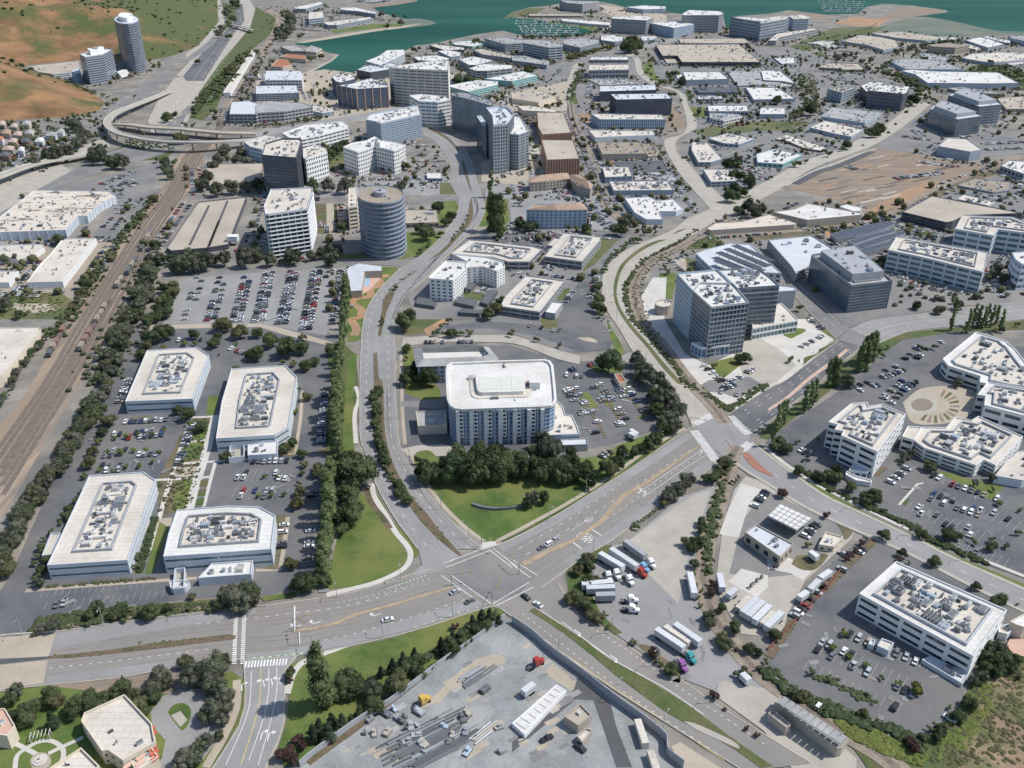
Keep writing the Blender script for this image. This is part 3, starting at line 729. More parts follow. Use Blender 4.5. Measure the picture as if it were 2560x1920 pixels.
# ================================================================== GROUND
b = MB();b.poly([(-9000,-300,0),(9000,-300,0),(9000,14000,0),(-9000,14000,0)]);b.build('ground','ground')['kind'] = 'structure'
patch('water','water','F',[(905,-60),(890,0),(850,8),(798,12),(822,28),(875,41),(926,50),(872,58),(803,66),(715,80),(636,91),(640,96),(663,100),(703,112),(728,117),(713,130),(653,160),(655,184),(713,181),(758,160),(793,137),(835,108),(875,110),(898,98),(928,95),(978,85),(1023,75),(1085,66),(1121,75),(1218,82),(1271,72),(1290,62),(1231,51),(1200,48),(1150,41),(1106,38),(1085,41),(1106,27),(1143,16),(1180,13),(1206,8),(1300,4),(1330,10),(1356,17),(1420,24),(1472,30),(1500,24),(1560,24),(1568,60),(1580,60),(1590,35),(1659,30),(1704,22),(1784,32),(1854,30),(1872,15),(1909,8),(1971,12),(2044,22),(2049,26),(1984,35),(1934,47),(1899,60),(1909,67),(2034,78),(2122,78),(2212,75),(3600,60),(3600,-100),(905,-100)])
patch('mudflat','mud','F',[(1905,60),(1936,46),(1990,36),(2060,46),(2130,62),(2212,68),(2600,66),(2600,76),(2212,77),(2122,79),(2034,79),(1909,69)],True)
patch('mudflat','mud','F',[(875,42),(905,40),(940,48),(928,54),(880,60),(820,66),(860,56)],True)
patch('shore','conc_tan','F',[(636,92),(715,78),(803,64),(872,55),(915,50),(872,60),(803,69),(715,84),(655,93)])
patch('shore','conc_tan','F',[(728,117),(713,130),(653,160),(655,168),(664,160),(716,133),(732,119)])
patch('shore','dirt','F',[(790,13),(890,0),(905,-3),(900,3),(860,10),(800,17)])
# shore parks and marina land
patch('park','grass_dry','F',[(1085,41),(1106,28),(1143,17),(1180,18),(1160,28),(1130,36),(1106,38)])
patch('lawn','grass','F',[(715,66),(803,52),(860,50),(870,56),(800,63),(720,72)])
patch('lawn','grass','F',[(1180,45),(1231,50),(1290,60),(1280,66),(1230,55),(1175,48)])
patch('bare_soil','dirt_or','F',[(1805,48),(1840,36),(1925,43),(1890,58),(1800,52)])
patch('bare_soil','dirt','F',[(1890,40),(1960,15),(2020,18),(2044,24),(1984,33),(1920,43)])
patch('bare_soil','dirt','F',[(1704,24),(1784,34),(1790,44),(1700,32)])
patch('park','grass_dry','F',[(1705,100),(1800,60),(1900,58),(1906,64),(1850,80),(1720,104)])
patch('park','grass_dk','F',[(1660,100),(1710,100),(1800,78),(1890,62),(1905,66),(1820,84),(1735,112),(1659,118)])
patch('bare_soil','conc_tan','F',[(1295,10),(1356,18),(1440,32),(1440,60),(1395,70),(1340,40),(1298,25)])
patch('bare_soil','dirt_or','F',[(1720,150),(1735,125),(1750,120),(1775,140),(1760,158)])
patch('bank','grass_dk','F',[(1750,116),(1772,110),(1800,130),(1800,145),(1775,140)])
patch('green_mound','grass_dk','F',[(2085,150),(2140,132),(2212,155),(2330,165),(2330,205),(2212,192),(2175,165),(2100,158)],True)
# districts
patch('paved_district','urban','F',[(0,270),(60,262),(160,255),(225,235),(215,285),(120,350),(0,390),(-200,420),(-200,260)])
patch('freeway_pavement','conc','F',[(500,-25),(540,0),(556,30),(545,55),(470,150),(415,235),(395,290),(330,300),(320,260),(345,210),(380,165),(440,100),(500,55),(515,35),(505,10),(470,-25)])
patch('freeway_pavement','asph_dark','F',[(505,10),(524,8),(528,45),(500,80),(440,175),(402,175),(395,165),(440,110),(505,50)])
patch('freeway_pavement','asph_mid','F',[(395,165),(350,160),(330,170),(235,230),(225,250),(320,205),(350,180),(375,170)])
patch('freeway_pavement','asph_mid','F',[(455,225),(405,228),(372,262),(310,300),(370,305),(392,270),(402,250)])
patch('avenue_pavement','asph_mid','F',[(465,0),(480,20),(482,50),(450,88),(405,125),(360,130),(330,165),(348,165),(372,135),(415,130),(462,95),(492,52),(488,15),(478,0),(455,-20)])
patch('avenue_pavement','conc','F',[(455,-20),(465,5),(474,45),(440,85),(400,118),(405,124),(450,90),(485,50),(478,10),(470,-20)])
patch('bank','grass_dk','F',[(478,5),(505,10),(512,35),(480,72),(490,45)])
patch('bank','grass_dk','F',[(553,15),(600,40),(590,70),(553,100),(500,150),(470,230),(440,260),(410,255),(430,200),(480,130),(540,60)])
patch('bank','grass_dk','F',[(300,300),(385,300),(375,330),(350,345),(250,350),(230,330)])
patch('avenue_pavement','asph_mid','F',[(-60,380),(100,310),(220,262),(225,275),(120,325),(0,372),(-60,400)])
patch('freeway_pavement','conc','F',[(-80,420),(0,380),(120,338),(220,300),(240,315),(150,350),(0,420),(-80,470)])
patch('freeway_pavement','conc','F',[(-80,450),(30,400),(130,355),(160,372),(60,430),(-80,500)])
patch('avenue_pavement','asph_mid','F',[(100,415),(210,375),(345,335),(395,315),(330,300),(230,330),(170,360),(80,410)])
patch('car_park','asph_mid','F',[(140,415),(180,392),(345,352),(330,415),(292,477),(250,520),(200,513),(235,445),(235,410)])
patch('works_yard','rtan','F',[(-10,520),(245,520),(215,590),(150,650),(50,640),(-10,640)])
patch('scrubland','grass_dry','F',[(-10,632),(130,632),(165,655),(140,690),(-10,690)])
patch('works_yard','conc_tan','F',[(30,655),(120,658),(115,672),(35,675)],True)
patch('works_yard','urban','F',[(-10,690),(115,690),(90,750),(40,800),(0,860),(-10,860)])
# railway corridor
patch('railway_ground','rail','F',[(-30,1160),(20,1092),(92,967),(100,952),(175,829),(190,795),(215,757),(262,677),(330,545),(395,460),(410,415),(465,332),(487,275),(553,165),(577,110),(604,60),(608,42),(600,28),(588,20),(570,26),(584,29),(597,41),(588,66),(550,130),(462,275),(430,310),(390,332),(345,415),(292,477),(252,540),(217,590),(177,652),(142,707),(100,772),(70,829),(32,880),(-10,930),(-120,1100),(-120,1180)])
for off,x0 in ((0,0.24),(0,0.35),(0,0.47),(0,0.57),(0,0.68),(0,0.80)):
    lft = [(-10,930),(70,829),(142,707),(217,590),(292,477),(345,415),(390,332),(462,275),(550,130)];rgt = [(10,1105),(175,829),(262,677),(330,545),(370,477),(410,415),(450,335),(487,275),(556,150)]
    c = [(a[0] + (q[0] - a[0]) * x0,a[1] + (q[1] - a[1]) * x0) for a,q in zip(lft,rgt)]
    strip('railway_track','track','F',c,3.0)
    P = spline(GP('F',c),5)
    for s in (-0.72,0.72):
        q = [Vector((*((P[i] + Vector((-(P[min(i + 1,len(P) - 1)] - P[max(i - 1,0)]).normalized().y,(P[min(i + 1,len(P) - 1)] - P[max(i - 1,0)]).normalized().x,0)) * s).xy),0)) for i in range(len(P))]
        ribbon_mark(marks('steel'),q,0.22,MZ - 0.01)
# office park, left
patch('car_park','asph_dark','F',[(265,745),(222,800),(190,870),(150,960),(110,1050),(60,1160),(30,1230),(-20,1310),(-20,1372),(60,1362),(98,1335),(250,1314),(440,1290),(560,1290),(690,1262),(705,990),(712,830),(718,760),(745,742),(703,712),(560,700),(300,700)])
patch('verge','conc_tan','F',[(300,703),(560,697),(620,712),(720,740),(715,748),(610,722),(560,706),(300,712)])
patch('car_park','asph','F',[(395,590),(553,582),(738,580),(742,640),(722,700),(703,724),(560,700),(390,700),(352,700),(372,640)])
patch('planting_bed','scrub','F',[(410,902),(466,897),(445,985),(378,1107),(345,1120),(338,1040)])
patch('lawn','grass','T02'[1:],[(1580,510),(1770,500),(1705,650),(1555,665)]) if False else patch('lawn','grass','02',[(1580,510),(1770,500),(1705,650),(1555,665)])
patch('lawn','grass','02',[(1540,840),(1675,830),(1600,1090),(1480,1110)])
patch('lawn','grass','02',[(1800,110),(1890,100),(1860,270),(1780,270)])
patch('lawn','grass','02',[(1640,390),(1800,350),(1770,470),(1610,490)])
patch('gravel_bed','conc_tan','02',[(1535,720),(1700,715),(1680,800),(1500,805)])
strip('path','conc_lt','02',[(1650,290),(1560,560),(1450,900),(1370,1180),(1290,1440)],2.2,smooth=False)
strip('path','conc_lt','02',[(1860,270),(1790,560),(1700,850),(1635,1080)],4.5,smooth=False)
strip('path','conc_lt','02',[(1860,680),(1800,900),(1760,1060)],1.8,smooth=False)
strip('path','conc_lt','02',[(1640,290),(1900,280)],2,smooth=False)
strip('path','conc_lt','02',[(1590,510),(1780,485)],2,smooth=False)
strip('path','conc_lt','02',[(1530,690),(2100,655),(2350,625)],2,smooth=False)
strip('path','conc_lt','02',[(1340,830),(1700,815),(1830,800)],2,smooth=False)
strip('path','conc_tan','02',[(1260,1230),(1480,1200)],9,smooth=False)
for i in range(4):
    y = 830 + i * 80;patch('planting_bed','grass_dk','02',[(1735 - i * 18,y),(1805 - i * 18,y - 5),(1790 - i * 18,y + 60),(1720 - i * 18,y + 62)])
patch('hedge_bed','grass_dk','02',[(1310,1150),(1370,1150),(1230,1640),(1160,1640)])
patch('lawn','grass','02',[(1380,1190),(1460,1240),(1320,1640),(1250,1640)])
patch('lawn','grass_dry','02',[(1090,300),(1300,275),(1310,300),(1080,320)])
patch('planting_bed','scrub','12',[(150,620),(180,500),(360,440),(350,600),(300,630)])
patch('planting_bed','scrub','12',[(165,1140),(280,1140),(210,1600),(60,1600),(140,1560)])
strip('path','conc_tan','12',[(400,60),(385,300),(340,600),(0,640)],2,smooth=False)
strip('path','conc_tan','12',[(275,1150),(245,1400),(205,1610),(0,1610)],2,smooth=False)
strip('path','conc_tan','03',[(220,130),(700,90),(1300,45),(1700,20)],2,smooth=False)
patch('planting_bed','mulch','12',[(530,560),(660,550),(650,600),(545,600)])
# poplar strip + lawn left of the boulevard
patch('lawn','grass_dk','F',[(703,740),(745,745),(768,765),(775,830),(770,960),(700,990),(716,830)])
patch('lawn','grass','F',[(738,985),(745,860),(752,775),(772,762),(764,850),(765,975)])
patch('lawn','grass','F',[(703,1275),(728,1165),(750,1120),(780,1065),(800,1085),(838,1130),(875,1190),(884,1205),(880,1220),(850,1245),(780,1265)])
patch('verge','grass','F',[(783,1060),(806,1052),(850,1127),(893,1172),(903,1188),(902,1203),(885,1208),(878,1190),(845,1135),(805,1090)])
strip('path','conc_lt','F',[(768,835),(775,855),(773,872),(768,885),(766,905),(767,930),(769,958)],2.4)
strip('path','conc_lt','F',[(803,1045),(810,1075),(835,1115),(855,1150),(880,1180),(887,1200),(878,1223),(850,1242),(800,1262),(705,1285)],2.6)
strip('mulch_bed','mulch','F',[(790,1055),(803,1088),(828,1120),(842,1142)],3)
# hotel lawn block
patch('lawn','grass','F',[(885,985),(910,978),(960,990),(1000,1000),(1200,1000),(1290,985),(1340,960),(1440,925),(1470,930),(1380,998),(1300,1047),(1200,1108),(1100,1160),(1068,1172),(1042,1171),(980,1125),(912,1040)])
strip('path','conc_tan','F',[(890,985),(915,1035),(955,1090),(1000,1135),(1045,1170)],2.2)
strip('path','conc_tan','F',[(1075,1168),(1130,1140),(1230,1085),(1330,1022),(1400,970),(1480,925)],2.2)
strip('verge','grass_dk','F',[(1085,1172),(1140,1145),(1240,1088),(1340,1026),(1410,975),(1480,932)],2.4)
patch('kerb_corner','conc_lt','F',[(1040,1172),(1075,1168),(1078,1182),(1045,1188),(1036,1182)])
patch('car_park','asph_dark','F',[(868,755),(928,745),(1106,747),(1180,770),(1246,782),(1365,770),(1400,850),(1430,880),(1440,922),(1340,955),(1270,970),(1200,990),(960,990),(905,975),(873,962),(866,900),(866,800)])
patch('lawn','grass','F',[(870,755),(895,750),(905,800),(950,840),(955,880),(930,870),(875,850)])
strip('path','conc_tan','F',[(866,760),(868,840),(870,900),(875,960)],2)
patch('driveway','asph_mid','F',[(866,868),(960,862),(962,885),(900,880),(866,878)])
patch('driveway','conc','F',[(866,970),(905,962),(960,960),(1010,975),(1010,985),(950,985),(880,985)])
patch('lawn','grass','F',[(893,985),(905,975),(930,975),(950,1000),(940,1015),(900,1010)],True)
patch('lawn','grass','F',[(1270,790),(1335,790),(1345,805),(1290,805)])
patch('planting_bed','grass','22',[(740,90),(840,85),(870,180),(830,200)])
for q_ in ([(740,90),(850,80),(875,150),(800,160)],[(800,165),(870,160),(875,195),(820,200)],[(560,80),(650,75),(700,150),(600,150)],[(600,155),(700,145),(740,195),(630,212)],[(930,60),(1040,55),(1060,100),(960,112)],[(1085,290),(1150,260),(1165,280),(1110,305)]): patch('planting_island','grass','22',q_,True,raised=0.13)
patch('planting_bed','grass','22',[(930,60),(1030,55),(1050,100),(960,110)])
for a in ([(480,0),(600,130),(690,260),(760,370),(810,470)],[(720,0),(800,110),(870,220),(930,310),(990,360)],[(930,0),(1010,120),(1080,200),(1140,270)]): strip('planting_island','mulch','22',a,1.8,h=0.13)
# left-centre playground park strip
patch('lawn','grass','F',[(750,575),(855,578),(863,585),(822,622),(792,668),(782,730),(770,738),(750,738)])
strip('earth_path','dirt_or','F',[(840,595),(818,600),(822,615),(800,625),(800,640),(770,645),(760,655),(780,668),(778,685),(760,690),(770,710),(765,725)],6)
patch('playground','wpink','F',[(785,590),(822,588),(820,605),(800,625),(785,635)])
patch('playground','wblue','F',[(788,600),(800,602),(798,618),(786,620)])
# towers garden upper left centre
patch('paved_district','urban','F',[(440,330),(560,330),(760,300),(960,300),(990,400),(1000,440),(985,480),(900,560),(740,565),(553,577),(360,590),(365,540),(400,440),(440,380)])
patch('car_park','asph','F',[(560,380),(890,375),(985,380),(985,420),(560,430)])
patch('garden','grass_dry','F',[(680,440),(745,440),(745,505),(680,505)])
patch('plaza','conc_tan','F',[(705,440),(720,440),(725,505),(706,505)])
patch('plaza','wpink','F',[(728,445),(745,445),(745,478),(730,478)])
patch('planting_bed','mulch','F',[(682,445),(703,445),(703,460),(682,466)])
patch('planting_bed','mulch','F',[(684,478),(700,472),(705,480),(686,502)])
patch('lawn','grass','F',[(735,548),(778,548),(860,553),(885,540),(905,552),(860,562),(738,562)])
patch('lawn','grass','F',[(875,500),(950,505),(985,490),(965,505),(910,552),(860,560),(840,553),(878,530)])
patch('lawn','grass','F',[(930,430),(985,432),(990,450),(975,478),(950,490),(935,460)])
patch('lawn','grass_dry','F',[(950,395),(972,395),(985,420),(950,420)])
patch('lawn','grass_dry','F',[(720,330),(760,320),(760,350),(730,370),(700,372)])
patch('lawn','grass','F',[(1035,490),(1048,455),(1050,430),(1095,420),(1100,480),(1105,482)])
patch('lawn','grass_dry','F',[(868,690),(880,665),(950,662),(985,680),(960,700),(925,720),(870,725)])
patch('bare_soil','dirt_or','F',[(915,712),(955,690),(975,675),(965,700),(925,728)])
patch('car_park','asph_mid','F',[(1048,495),(1105,480),(1330,505),(1395,512),(1310,590),(1298,640),(1305,680),(1330,730),(1320,750),(1220,760),(1150,735),(1106,722),(925,722),(960,700),(1040,690),(900,690),(880,640),(905,620),(980,545)])
patch('car_park','asph_dark','21',[(640,690),(720,720),(700,860),(720,1060),(840,1200),(870,1300),(830,1370),(560,1385),(420,1320),(200,1240),(-200,1180),(-560,1190),(-600,1160),(-200,1120),(250,1150),(380,1130),(450,960),(540,830)])
patch('car_park','asph_dark','21',[(-260,360),(350,350),(430,360),(780,370),(1000,380),(900,430),(700,640),(600,660),(640,640),(760,430),(440,370),(300,550),(180,470),(-100,460)])
patch('paved_district','asph','F',[(1050,380),(1150,375),(1280,420),(1340,470),(1330,500),(1105,485),(1100,430),(1048,430)])
patch('garden','grass_dry','11',[(1780,860),(1950,850),(2000,930),(1820,950)])
patch('verge','grass','F',[(1310,690),(1340,740),(1350,762),(1335,768),(1318,730)])
patch('verge','grass_dry','21',[(770,410),(920,410),(720,620),(620,690),(610,660)])
patch('verge','grass_dry','21',[(430,840),(510,830),(450,940),(380,940)])
patch('verge','grass_dry','21',[(240,1090),(400,1090),(390,1200),(260,1170)])
patch('verge','conc_tan','21',[(560,1260),(680,1260),(740,1300),(640,1290)],True)
# top centre districts
patch('paved_district','asph_mid','F',[(1106,160),(1280,120),(1390,130),(1410,250),(1440,330),(1560,440),(1480,470),(1340,475),(1285,340),(1235,220),(1106,300)])
patch('paved_district','asph_mid','F',[(1400,110),(1700,100),(1900,160),(2000,210),(1980,240),(1900,310),(1800,350),(1560,430),(1450,340),(1500,270),(1460,190),(1410,180)])
patch('verge','grass_dry','F',[(1490,285),(1560,265),(1660,262),(1750,262),(1735,285),(1640,282),(1540,295)])
patch('verge','grass','20',[(1100,620),(1200,500),(1230,620),(1270,700),(1200,720),(1140,640)])
patch('verge','grass','20',[(1500,780),(1560,800),(1560,850),(1510,850)])
patch('verge','grass','20',[(1540,920),(1670,930),(1680,1020),(1570,1020)])
patch('verge','grass_dk','F',[(1225,220),(1245,150),(1255,150),(1240,200),(1250,225),(1215,228)])
patch('garden','dirt_or','20',[(560,980),(680,990),(660,1060),(600,1050)])
patch('garden','dirt','20',[(1350,910),(1450,915),(1500,1080),(1400,1140),(1330,1130)])
patch('garden','grass','F',[(1205,108),(1280,100),(1300,110),(1230,125)])
patch('court','red_pave','20',[(800,1385),(860,1385),(880,1430),(830,1430)])
patch('pool_court','wblue','10',[(480,790),(620,785),(650,810),(500,820)],True)
patch('planting_bed','grass_dry','10',[(440,820),(690,800),(700,880),(440,890)])
patch('works_yard','conc_tan','F',[(553,175),(700,150),(960,180),(960,260),(720,262),(553,250)])
patch('yard','conc_tan','F',[(1060,210),(1130,195),(1230,175),(1215,240),(1130,260)])
patch('planting_bed','mulch','F',[(1120,240),(1165,255),(1165,275),(1125,262)])
patch('plaza','conc_tan','F',[(1040,350),(1150,318),(1165,360),(1130,400),(1040,392)])
# right: rail field, dirt
patch('paved_district','asph_mid','F',[(1900,260),(2000,225),(2212,300),(2350,330),(2350,345),(2212,330),(2050,350),(1900,325)])
patch('bare_soil','dirt','F',[(1700,408),(1755,388),(1803,350),(1900,322),(1960,328),(2030,345),(2125,352),(2212,335),(2300,322),(2300,336),(2212,347),(2130,367),(2010,416),(1909,467),(1870,462),(1840,440),(1790,425)])
patch('bare_soil','dirt_or','F',[(1870,462),(1930,420),(2010,390),(2030,405),(1960,440),(1900,470)])
rq = random.Random(2)
for i in range(70):
    x = rq.uniform(1760,2040);y = rq.uniform(max(338,350 - (x - 1800) * 0.1),440 - max(0,x - 1880) * 0.42);L = rq.uniform(12,50);strip('foundation_trench',rq.choice(['asph_blk','conc','dirt','mulch','dirt_or']),'F',[(x,y),(x + L,y - L * 0.22)],rq.uniform(1.2,4.5),smooth=False)
patch('verge','scrub','F',[(1659,500),(1880,470),(2010,418),(2130,370),(2212,350),(2212,362),(2140,380),(2000,440),(1900,485),(1800,500),(1659,520),(1600,525)])
patch('paved_district','asph_mid','F',[(1550,545),(1640,520),(1800,505),(1930,470),(2140,385),(2350,380),(2350,660),(2090,660),(1960,680),(1850,705),(1830,710),(1740,620),(1650,540),(1490,560),(1420,600),(1425,680),(1395,640),(1410,590),(1450,560)])
patch('bank','grass_dk','F',[(1490,530),(1525,502),(1555,515),(1545,535),(1480,540)])
patch('lawn','grass','F',[(1425,590),(1462,590),(1452,645),(1420,645)])
patch('sand_court','conc_tan','21',[(1400,590),(1480,570),(1530,620),(1500,680),(1390,650)])
patch('planting_bed','grass_dry','21',[(1500,560),(1590,600),(1580,690),(1510,680)])
patch('verge','grass_dk','31',[(1210,300),(1290,290),(1480,390),(1380,400)])
patch('bare_soil','dirt_or','31',[(480,350),(560,330),(700,320),(520,400)])
# NE tower grounds
patch('forecourt','conc_lt','F',[(1435,690),(1480,765),(1530,790),(1620,745),(1700,690),(1740,690),(1800,732),(1730,800),(1650,845),(1585,888),(1560,880),(1500,830),(1450,770),(1395,690),(1385,640),(1410,600),(1440,600)])
patch('forecourt','conc','F',[(1580,745),(1640,730),(1690,760),(1720,790),(1660,840),(1620,850),(1600,800)])
patch('lawn','grass','21',[(1700,1480),(1900,1430),(2000,1480),(1830,1610),(1790,1600)])
patch('car_park','asph_mid','22',[(1550,60),(1700,-30),(2050,-60),(2150,0),(1950,130),(1820,80)])
patch('verge','grass','31',[(200,1270),(330,1200),(250,1180),(130,1230)],True)
patch('verge','grass','31',[(440,1150),(570,1230),(560,1270),(450,1200)])
patch('verge','grass_dk','31',[(280,1440),(420,1370),(610,1285),(440,1390),(300,1500),(250,1460)])
strip('path','conc_lt','31',[(560,1280),(440,1330),(410,1390),(300,1430),(280,1500),(150,1620),(0,1680)],2.2)
patch('verge','grass_dk','22',[(1620,0),(1760,120),(1860,180),(2010,130),(2212,-10),(2212,20),(1960,190),(1850,240),(1700,130)])
# right park campus
patch('verge','grass_dk','F',[(1900,742),(1960,718),(2060,708),(2212,692),(2350,690),(2350,706),(2212,712),(2060,718),(1950,735),(1915,760),(1850,800),(1760,870),(1720,900),(1660,950),(1640,945),(1660,918),(1765,840),(1818,792),(1866,752)])
patch('car_park','asph_dark','F',[(1950,735),(2060,718),(2110,720),(2100,740),(2350,760),(2350,1230),(2212,1250),(2110,1212),(2000,1165),(1860,1085),(1760,1040),(1690,990),(1655,955),(1700,920),(1850,820),(1900,770)])
patch('verge','grass','F',[(1630,955),(1665,980),(1720,1020),(1790,1065),(1870,1108),(1990,1165),(2060,1200),(2212,1262),(2212,1272),(2050,1207),(1980,1172),(1864,1116),(1779,1076),(1722,1036),(1659,990),(1625,965)])
strip('path','conc_lt','F',[(1645,960),(1690,998),(1760,1045),(1850,1090),(1980,1152),(2212,1245)],2)
patch('plaza','conc_tan','F',[(1950,870),(1990,840),(2060,835),(2110,850),(2100,890),(2060,912),(1975,915)],True)
cx_,cy_ = 1440,190
for i in range(12):
    a0 = radians(-70 + i * 17);a1 = a0 + radians(9);patch('plaza_bed','grass_dry' if i % 2 else 'dirt','32',[(cx_ + cos(a) * rx,cy_ + sin(a) * ry) for a,rx,ry in ((a0,130,85),(a0,215,150),(a1,215,150),(a1,130,85))])
patch('plaza_ring','conc','32',[(1330 + 140 * cos(radians(a)),185 + 85 * sin(radians(a))) for a in range(0,360,18)]);patch('plaza_ring','dirt','32',[(1330 + 95 * cos(radians(a)),182 + 55 * sin(radians(a))) for a in range(0,360,18)])
patch('lawn','grass','32',[(1440,750),(1560,770),(1800,840),(1960,860),(2040,890),(1940,1010),(1700,890)])
patch('planting_bed','mulch','32',[(900,790),(1000,710),(1030,730),(950,810)])
strip('kerb_island','conc_lt','32',[(1130,1050),(1290,870),(1340,860)],1.2,h=0.13,smooth=False)
patch('planting_bed','grass_dk','32',[(1150,1040),(1190,990),(1225,990),(1190,1060)])
# fuel station / industrial right
patch('yard','conc','F',[(1655,1042),(1750,1100),(1800,1122),(1845,1145),(1840,1165),(1800,1200),(1740,1255),(1700,1330),(1690,1380),(1600,1370),(1555,1290),(1548,1240),(1560,1150),(1585,1060),(1610,1030)])
patch('yard','asph_mid','F',[(1655,1060),(1750,1105),(1820,1135),(1835,1160),(1800,1180),(1740,1240),(1640,1250),(1575,1240),(1590,1180),(1600,1130)])
patch('concrete_apron','conc_lt','22',[(1980,860),(2170,920),(2050,1030),(1960,1330),(1790,1300),(1870,1080)])
patch('concrete_apron','conc_lt','32',[(-20,1440),(170,1500),(400,1600),(300,1700),(200,1640),(0,1600)])
patch('concrete_apron','conc_lt','23',[(1870,50),(1980,-60),(2212,0),(2212,100),(2110,190)])
patch('planting_bed','scrub','32',[(560,1180),(700,1220),(740,1270),(670,1350),(630,1270)],True)
patch('planting_bed','scrub','32',[(200,1560),(250,1490),(400,1480),(520,1480),(420,1600),(300,1610)],True)
# truck yard
patch('yard','asph','F',[(1350,1175),(1470,1075),(1545,1050),(1540,1100),(1510,1190),(1512,1260),(1530,1320),(1590,1400),(1640,1470),(1700,1530),(1700,1560),(1560,1500),(1468,1465),(1400,1420),(1330,1370),(1260,1310),(1225,1270),(1222,1245),(1260,1210),(1310,1180)])
patch('concrete_apron','conc','F',[(1370,1160),(1460,1095),(1500,1070),(1535,1060),(1520,1110),(1490,1180),(1480,1240),(1465,1305),(1400,1240),(1330,1190)])
patch('verge','grass_dk','F',[(1222,1240),(1240,1210),(1300,1180),(1320,1178),(1330,1186),(1275,1225),(1275,1280),(1300,1330),(1345,1368),(1330,1372),(1260,1320),(1228,1280)])
patch('verge','scrub','F',[(1370,1390),(1400,1395),(1470,1450),(1475,1470),(1430,1445)])
# lot bottom right
patch('car_park','asph_dark','F',[(1745,1270),(1800,1215),(1870,1155),(1900,1165),(2000,1215),(2110,1260),(2212,1310),(2350,1370),(2212,1400),(2130,1400),(2090,1480),(2060,1560),(1990,1595),(1925,1570),(1840,1535),(1700,1480),(1660,1440),(1700,1380)])
strip('verge','mulch','F',[(1895,1162),(1840,1215),(1790,1265),(1735,1310),(1695,1370),(1660,1420)],3.5,smooth=False)
patch('scrubland','grass_dk','F',[(2130,1400),(2212,1390),(2400,1400),(2400,1700),(1900,1700),(1860,1640),(1800,1560),(1925,1575),(1990,1598),(2060,1565),(2095,1480)])
patch('bare_soil','slope_soil','F',[(2110,1510),(2150,1460),(2212,1450),(2400,1480),(2400,1700),(2100,1700),(2080,1620)],True)
patch('scrubland','scrub','F',[(1680,1470),(1760,1510),(1860,1560),(1990,1610),(1960,1640),(1850,1600),(1740,1545),(1670,1495)])
patch('verge','conc','F',[(1560,1470),(1660,1490),(1760,1560),(1850,1640),(1850,1700),(1740,1700),(1650,1580),(1540,1500)])
# works yard bottom centre
patch('works_yard','yard','F',[(1106,1340),(1200,1418),(1315,1497),(1433,1592),(1440,1630),(1480,1665),(1500,1720),(640,1720),(650,1659),(760,1590),(900,1480),(1000,1400),(1085,1335)])
patch('works_yard','asph_blk','23',[(560,880),(850,1100),(900,1300),(1040,1660),(900,1660),(780,1300),(700,1080),(550,1070),(0,1530),(0,1440),(540,980)])
patch('concrete_apron','conc_tan','23',[(270,840),(350,760),(560,910),(520,1000),(440,950)])
patch('slab','conc_tan','13',[(1900,720),(2100,680),(2150,760),(1980,800),(1720,960),(1560,1120),(1460,1180),(1400,1140),(1540,1040),(1700,880)],True)
rq = random.Random(8)
for i in range(80):
    x,y = rq.choice(((rq.uniform(1000,2212),rq.uniform(760,1600)),(rq.uniform(700,1400),rq.uniform(1150,1600))));w = rq.uniform(30,130)
    if y > 2100 - x * 0.86: patch('slab',rq.choice(['asph_mid','conc','yard','asph','conc_tan','rgrey']),'13',[(x,y),(x + w,y - w * 0.5),(x + w * 1.3,y - w * 0.2),(x + w * 0.3,y + w * 0.35)])
for i in range(28):
    x,y = rq.uniform(0,500),rq.uniform(450,1600);w = rq.uniform(40,140)
    if y > 500 + x * 0.75: patch('slab',rq.choice(['asph_mid','conc','asph','conc_tan']),'23',[(x,y),(x + w,y - w * 0.5),(x + w * 1.3,y - w * 0.2),(x + w * 0.3,y + w * 0.35)])
patch('verge','conc_tan','23',[(1370,1480),(1450,1440),(1830,1680),(1450,1700),(1480,1640)])
# SW lawn triangle between side street and yard
patch('lawn','grass','F',[(625,1440),(668,1415),(720,1408),(860,1376),(1000,1330),(1072,1312),(1090,1325),(1000,1395),(900,1475),(760,1582),(660,1645),(615,1659),(600,1620),(620,1560),(626,1500)])
patch('bare_soil','mulch','F',[(660,1640),(720,1590),(820,1510),(900,1460),(1000,1385),(1010,1392),(900,1480),(760,1588),(670,1655)])
strip('path','conc_lt','F',[(620,1500),(632,1460),(650,1435),(672,1425)],2.6)
patch('verge','conc_lt','F',[(672,1425),(705,1405),(755,1394),(752,1399),(700,1418)])
# bottom left
patch('verge','dirt','F',[(60,1368),(100,1340),(430,1295),(560,1290),(553,1306),(430,1320),(250,1342),(150,1358),(0,1378)])
patch('verge','grass_dk','F',[(62,1364),(90,1335),(250,1318),(440,1296),(465,1295),(455,1307),(250,1335),(150,1350)])
patch('verge','grass','F',[(560,1290),(640,1280),(640,1290),(570,1300)])
patch('verge','dirt','F',[(110,1478),(250,1466),(330,1455),(380,1446),(380,1500),(250,1520),(120,1500)])
patch('lawn','grass','F',[(-20,1500),(100,1482),(250,1500),(390,1500),(500,1450),(528,1470),(528,1545),(495,1600),(460,1680),(-20,1720)])
patch('car_park','asph','F',[(352,1505),(390,1490),(450,1488),(510,1500),(515,1545),(480,1590),(440,1640),(330,1680),(300,1680),(350,1640),(358,1600),(330,1570),(325,1540)])
patch('planting_bed','grass','03',[(1450,1180),(1500,1120),(1590,1105),(1650,1160),(1640,1260),(1590,1340),(1540,1310)],True)
patch('concrete_apron','conc','03',[(1480,1210),(1560,1170),(1620,1250),(1560,1310)])
strip('verge','grass_dry','F',[(520,1478),(518,1530),(495,1590),(455,1659)],1.8)
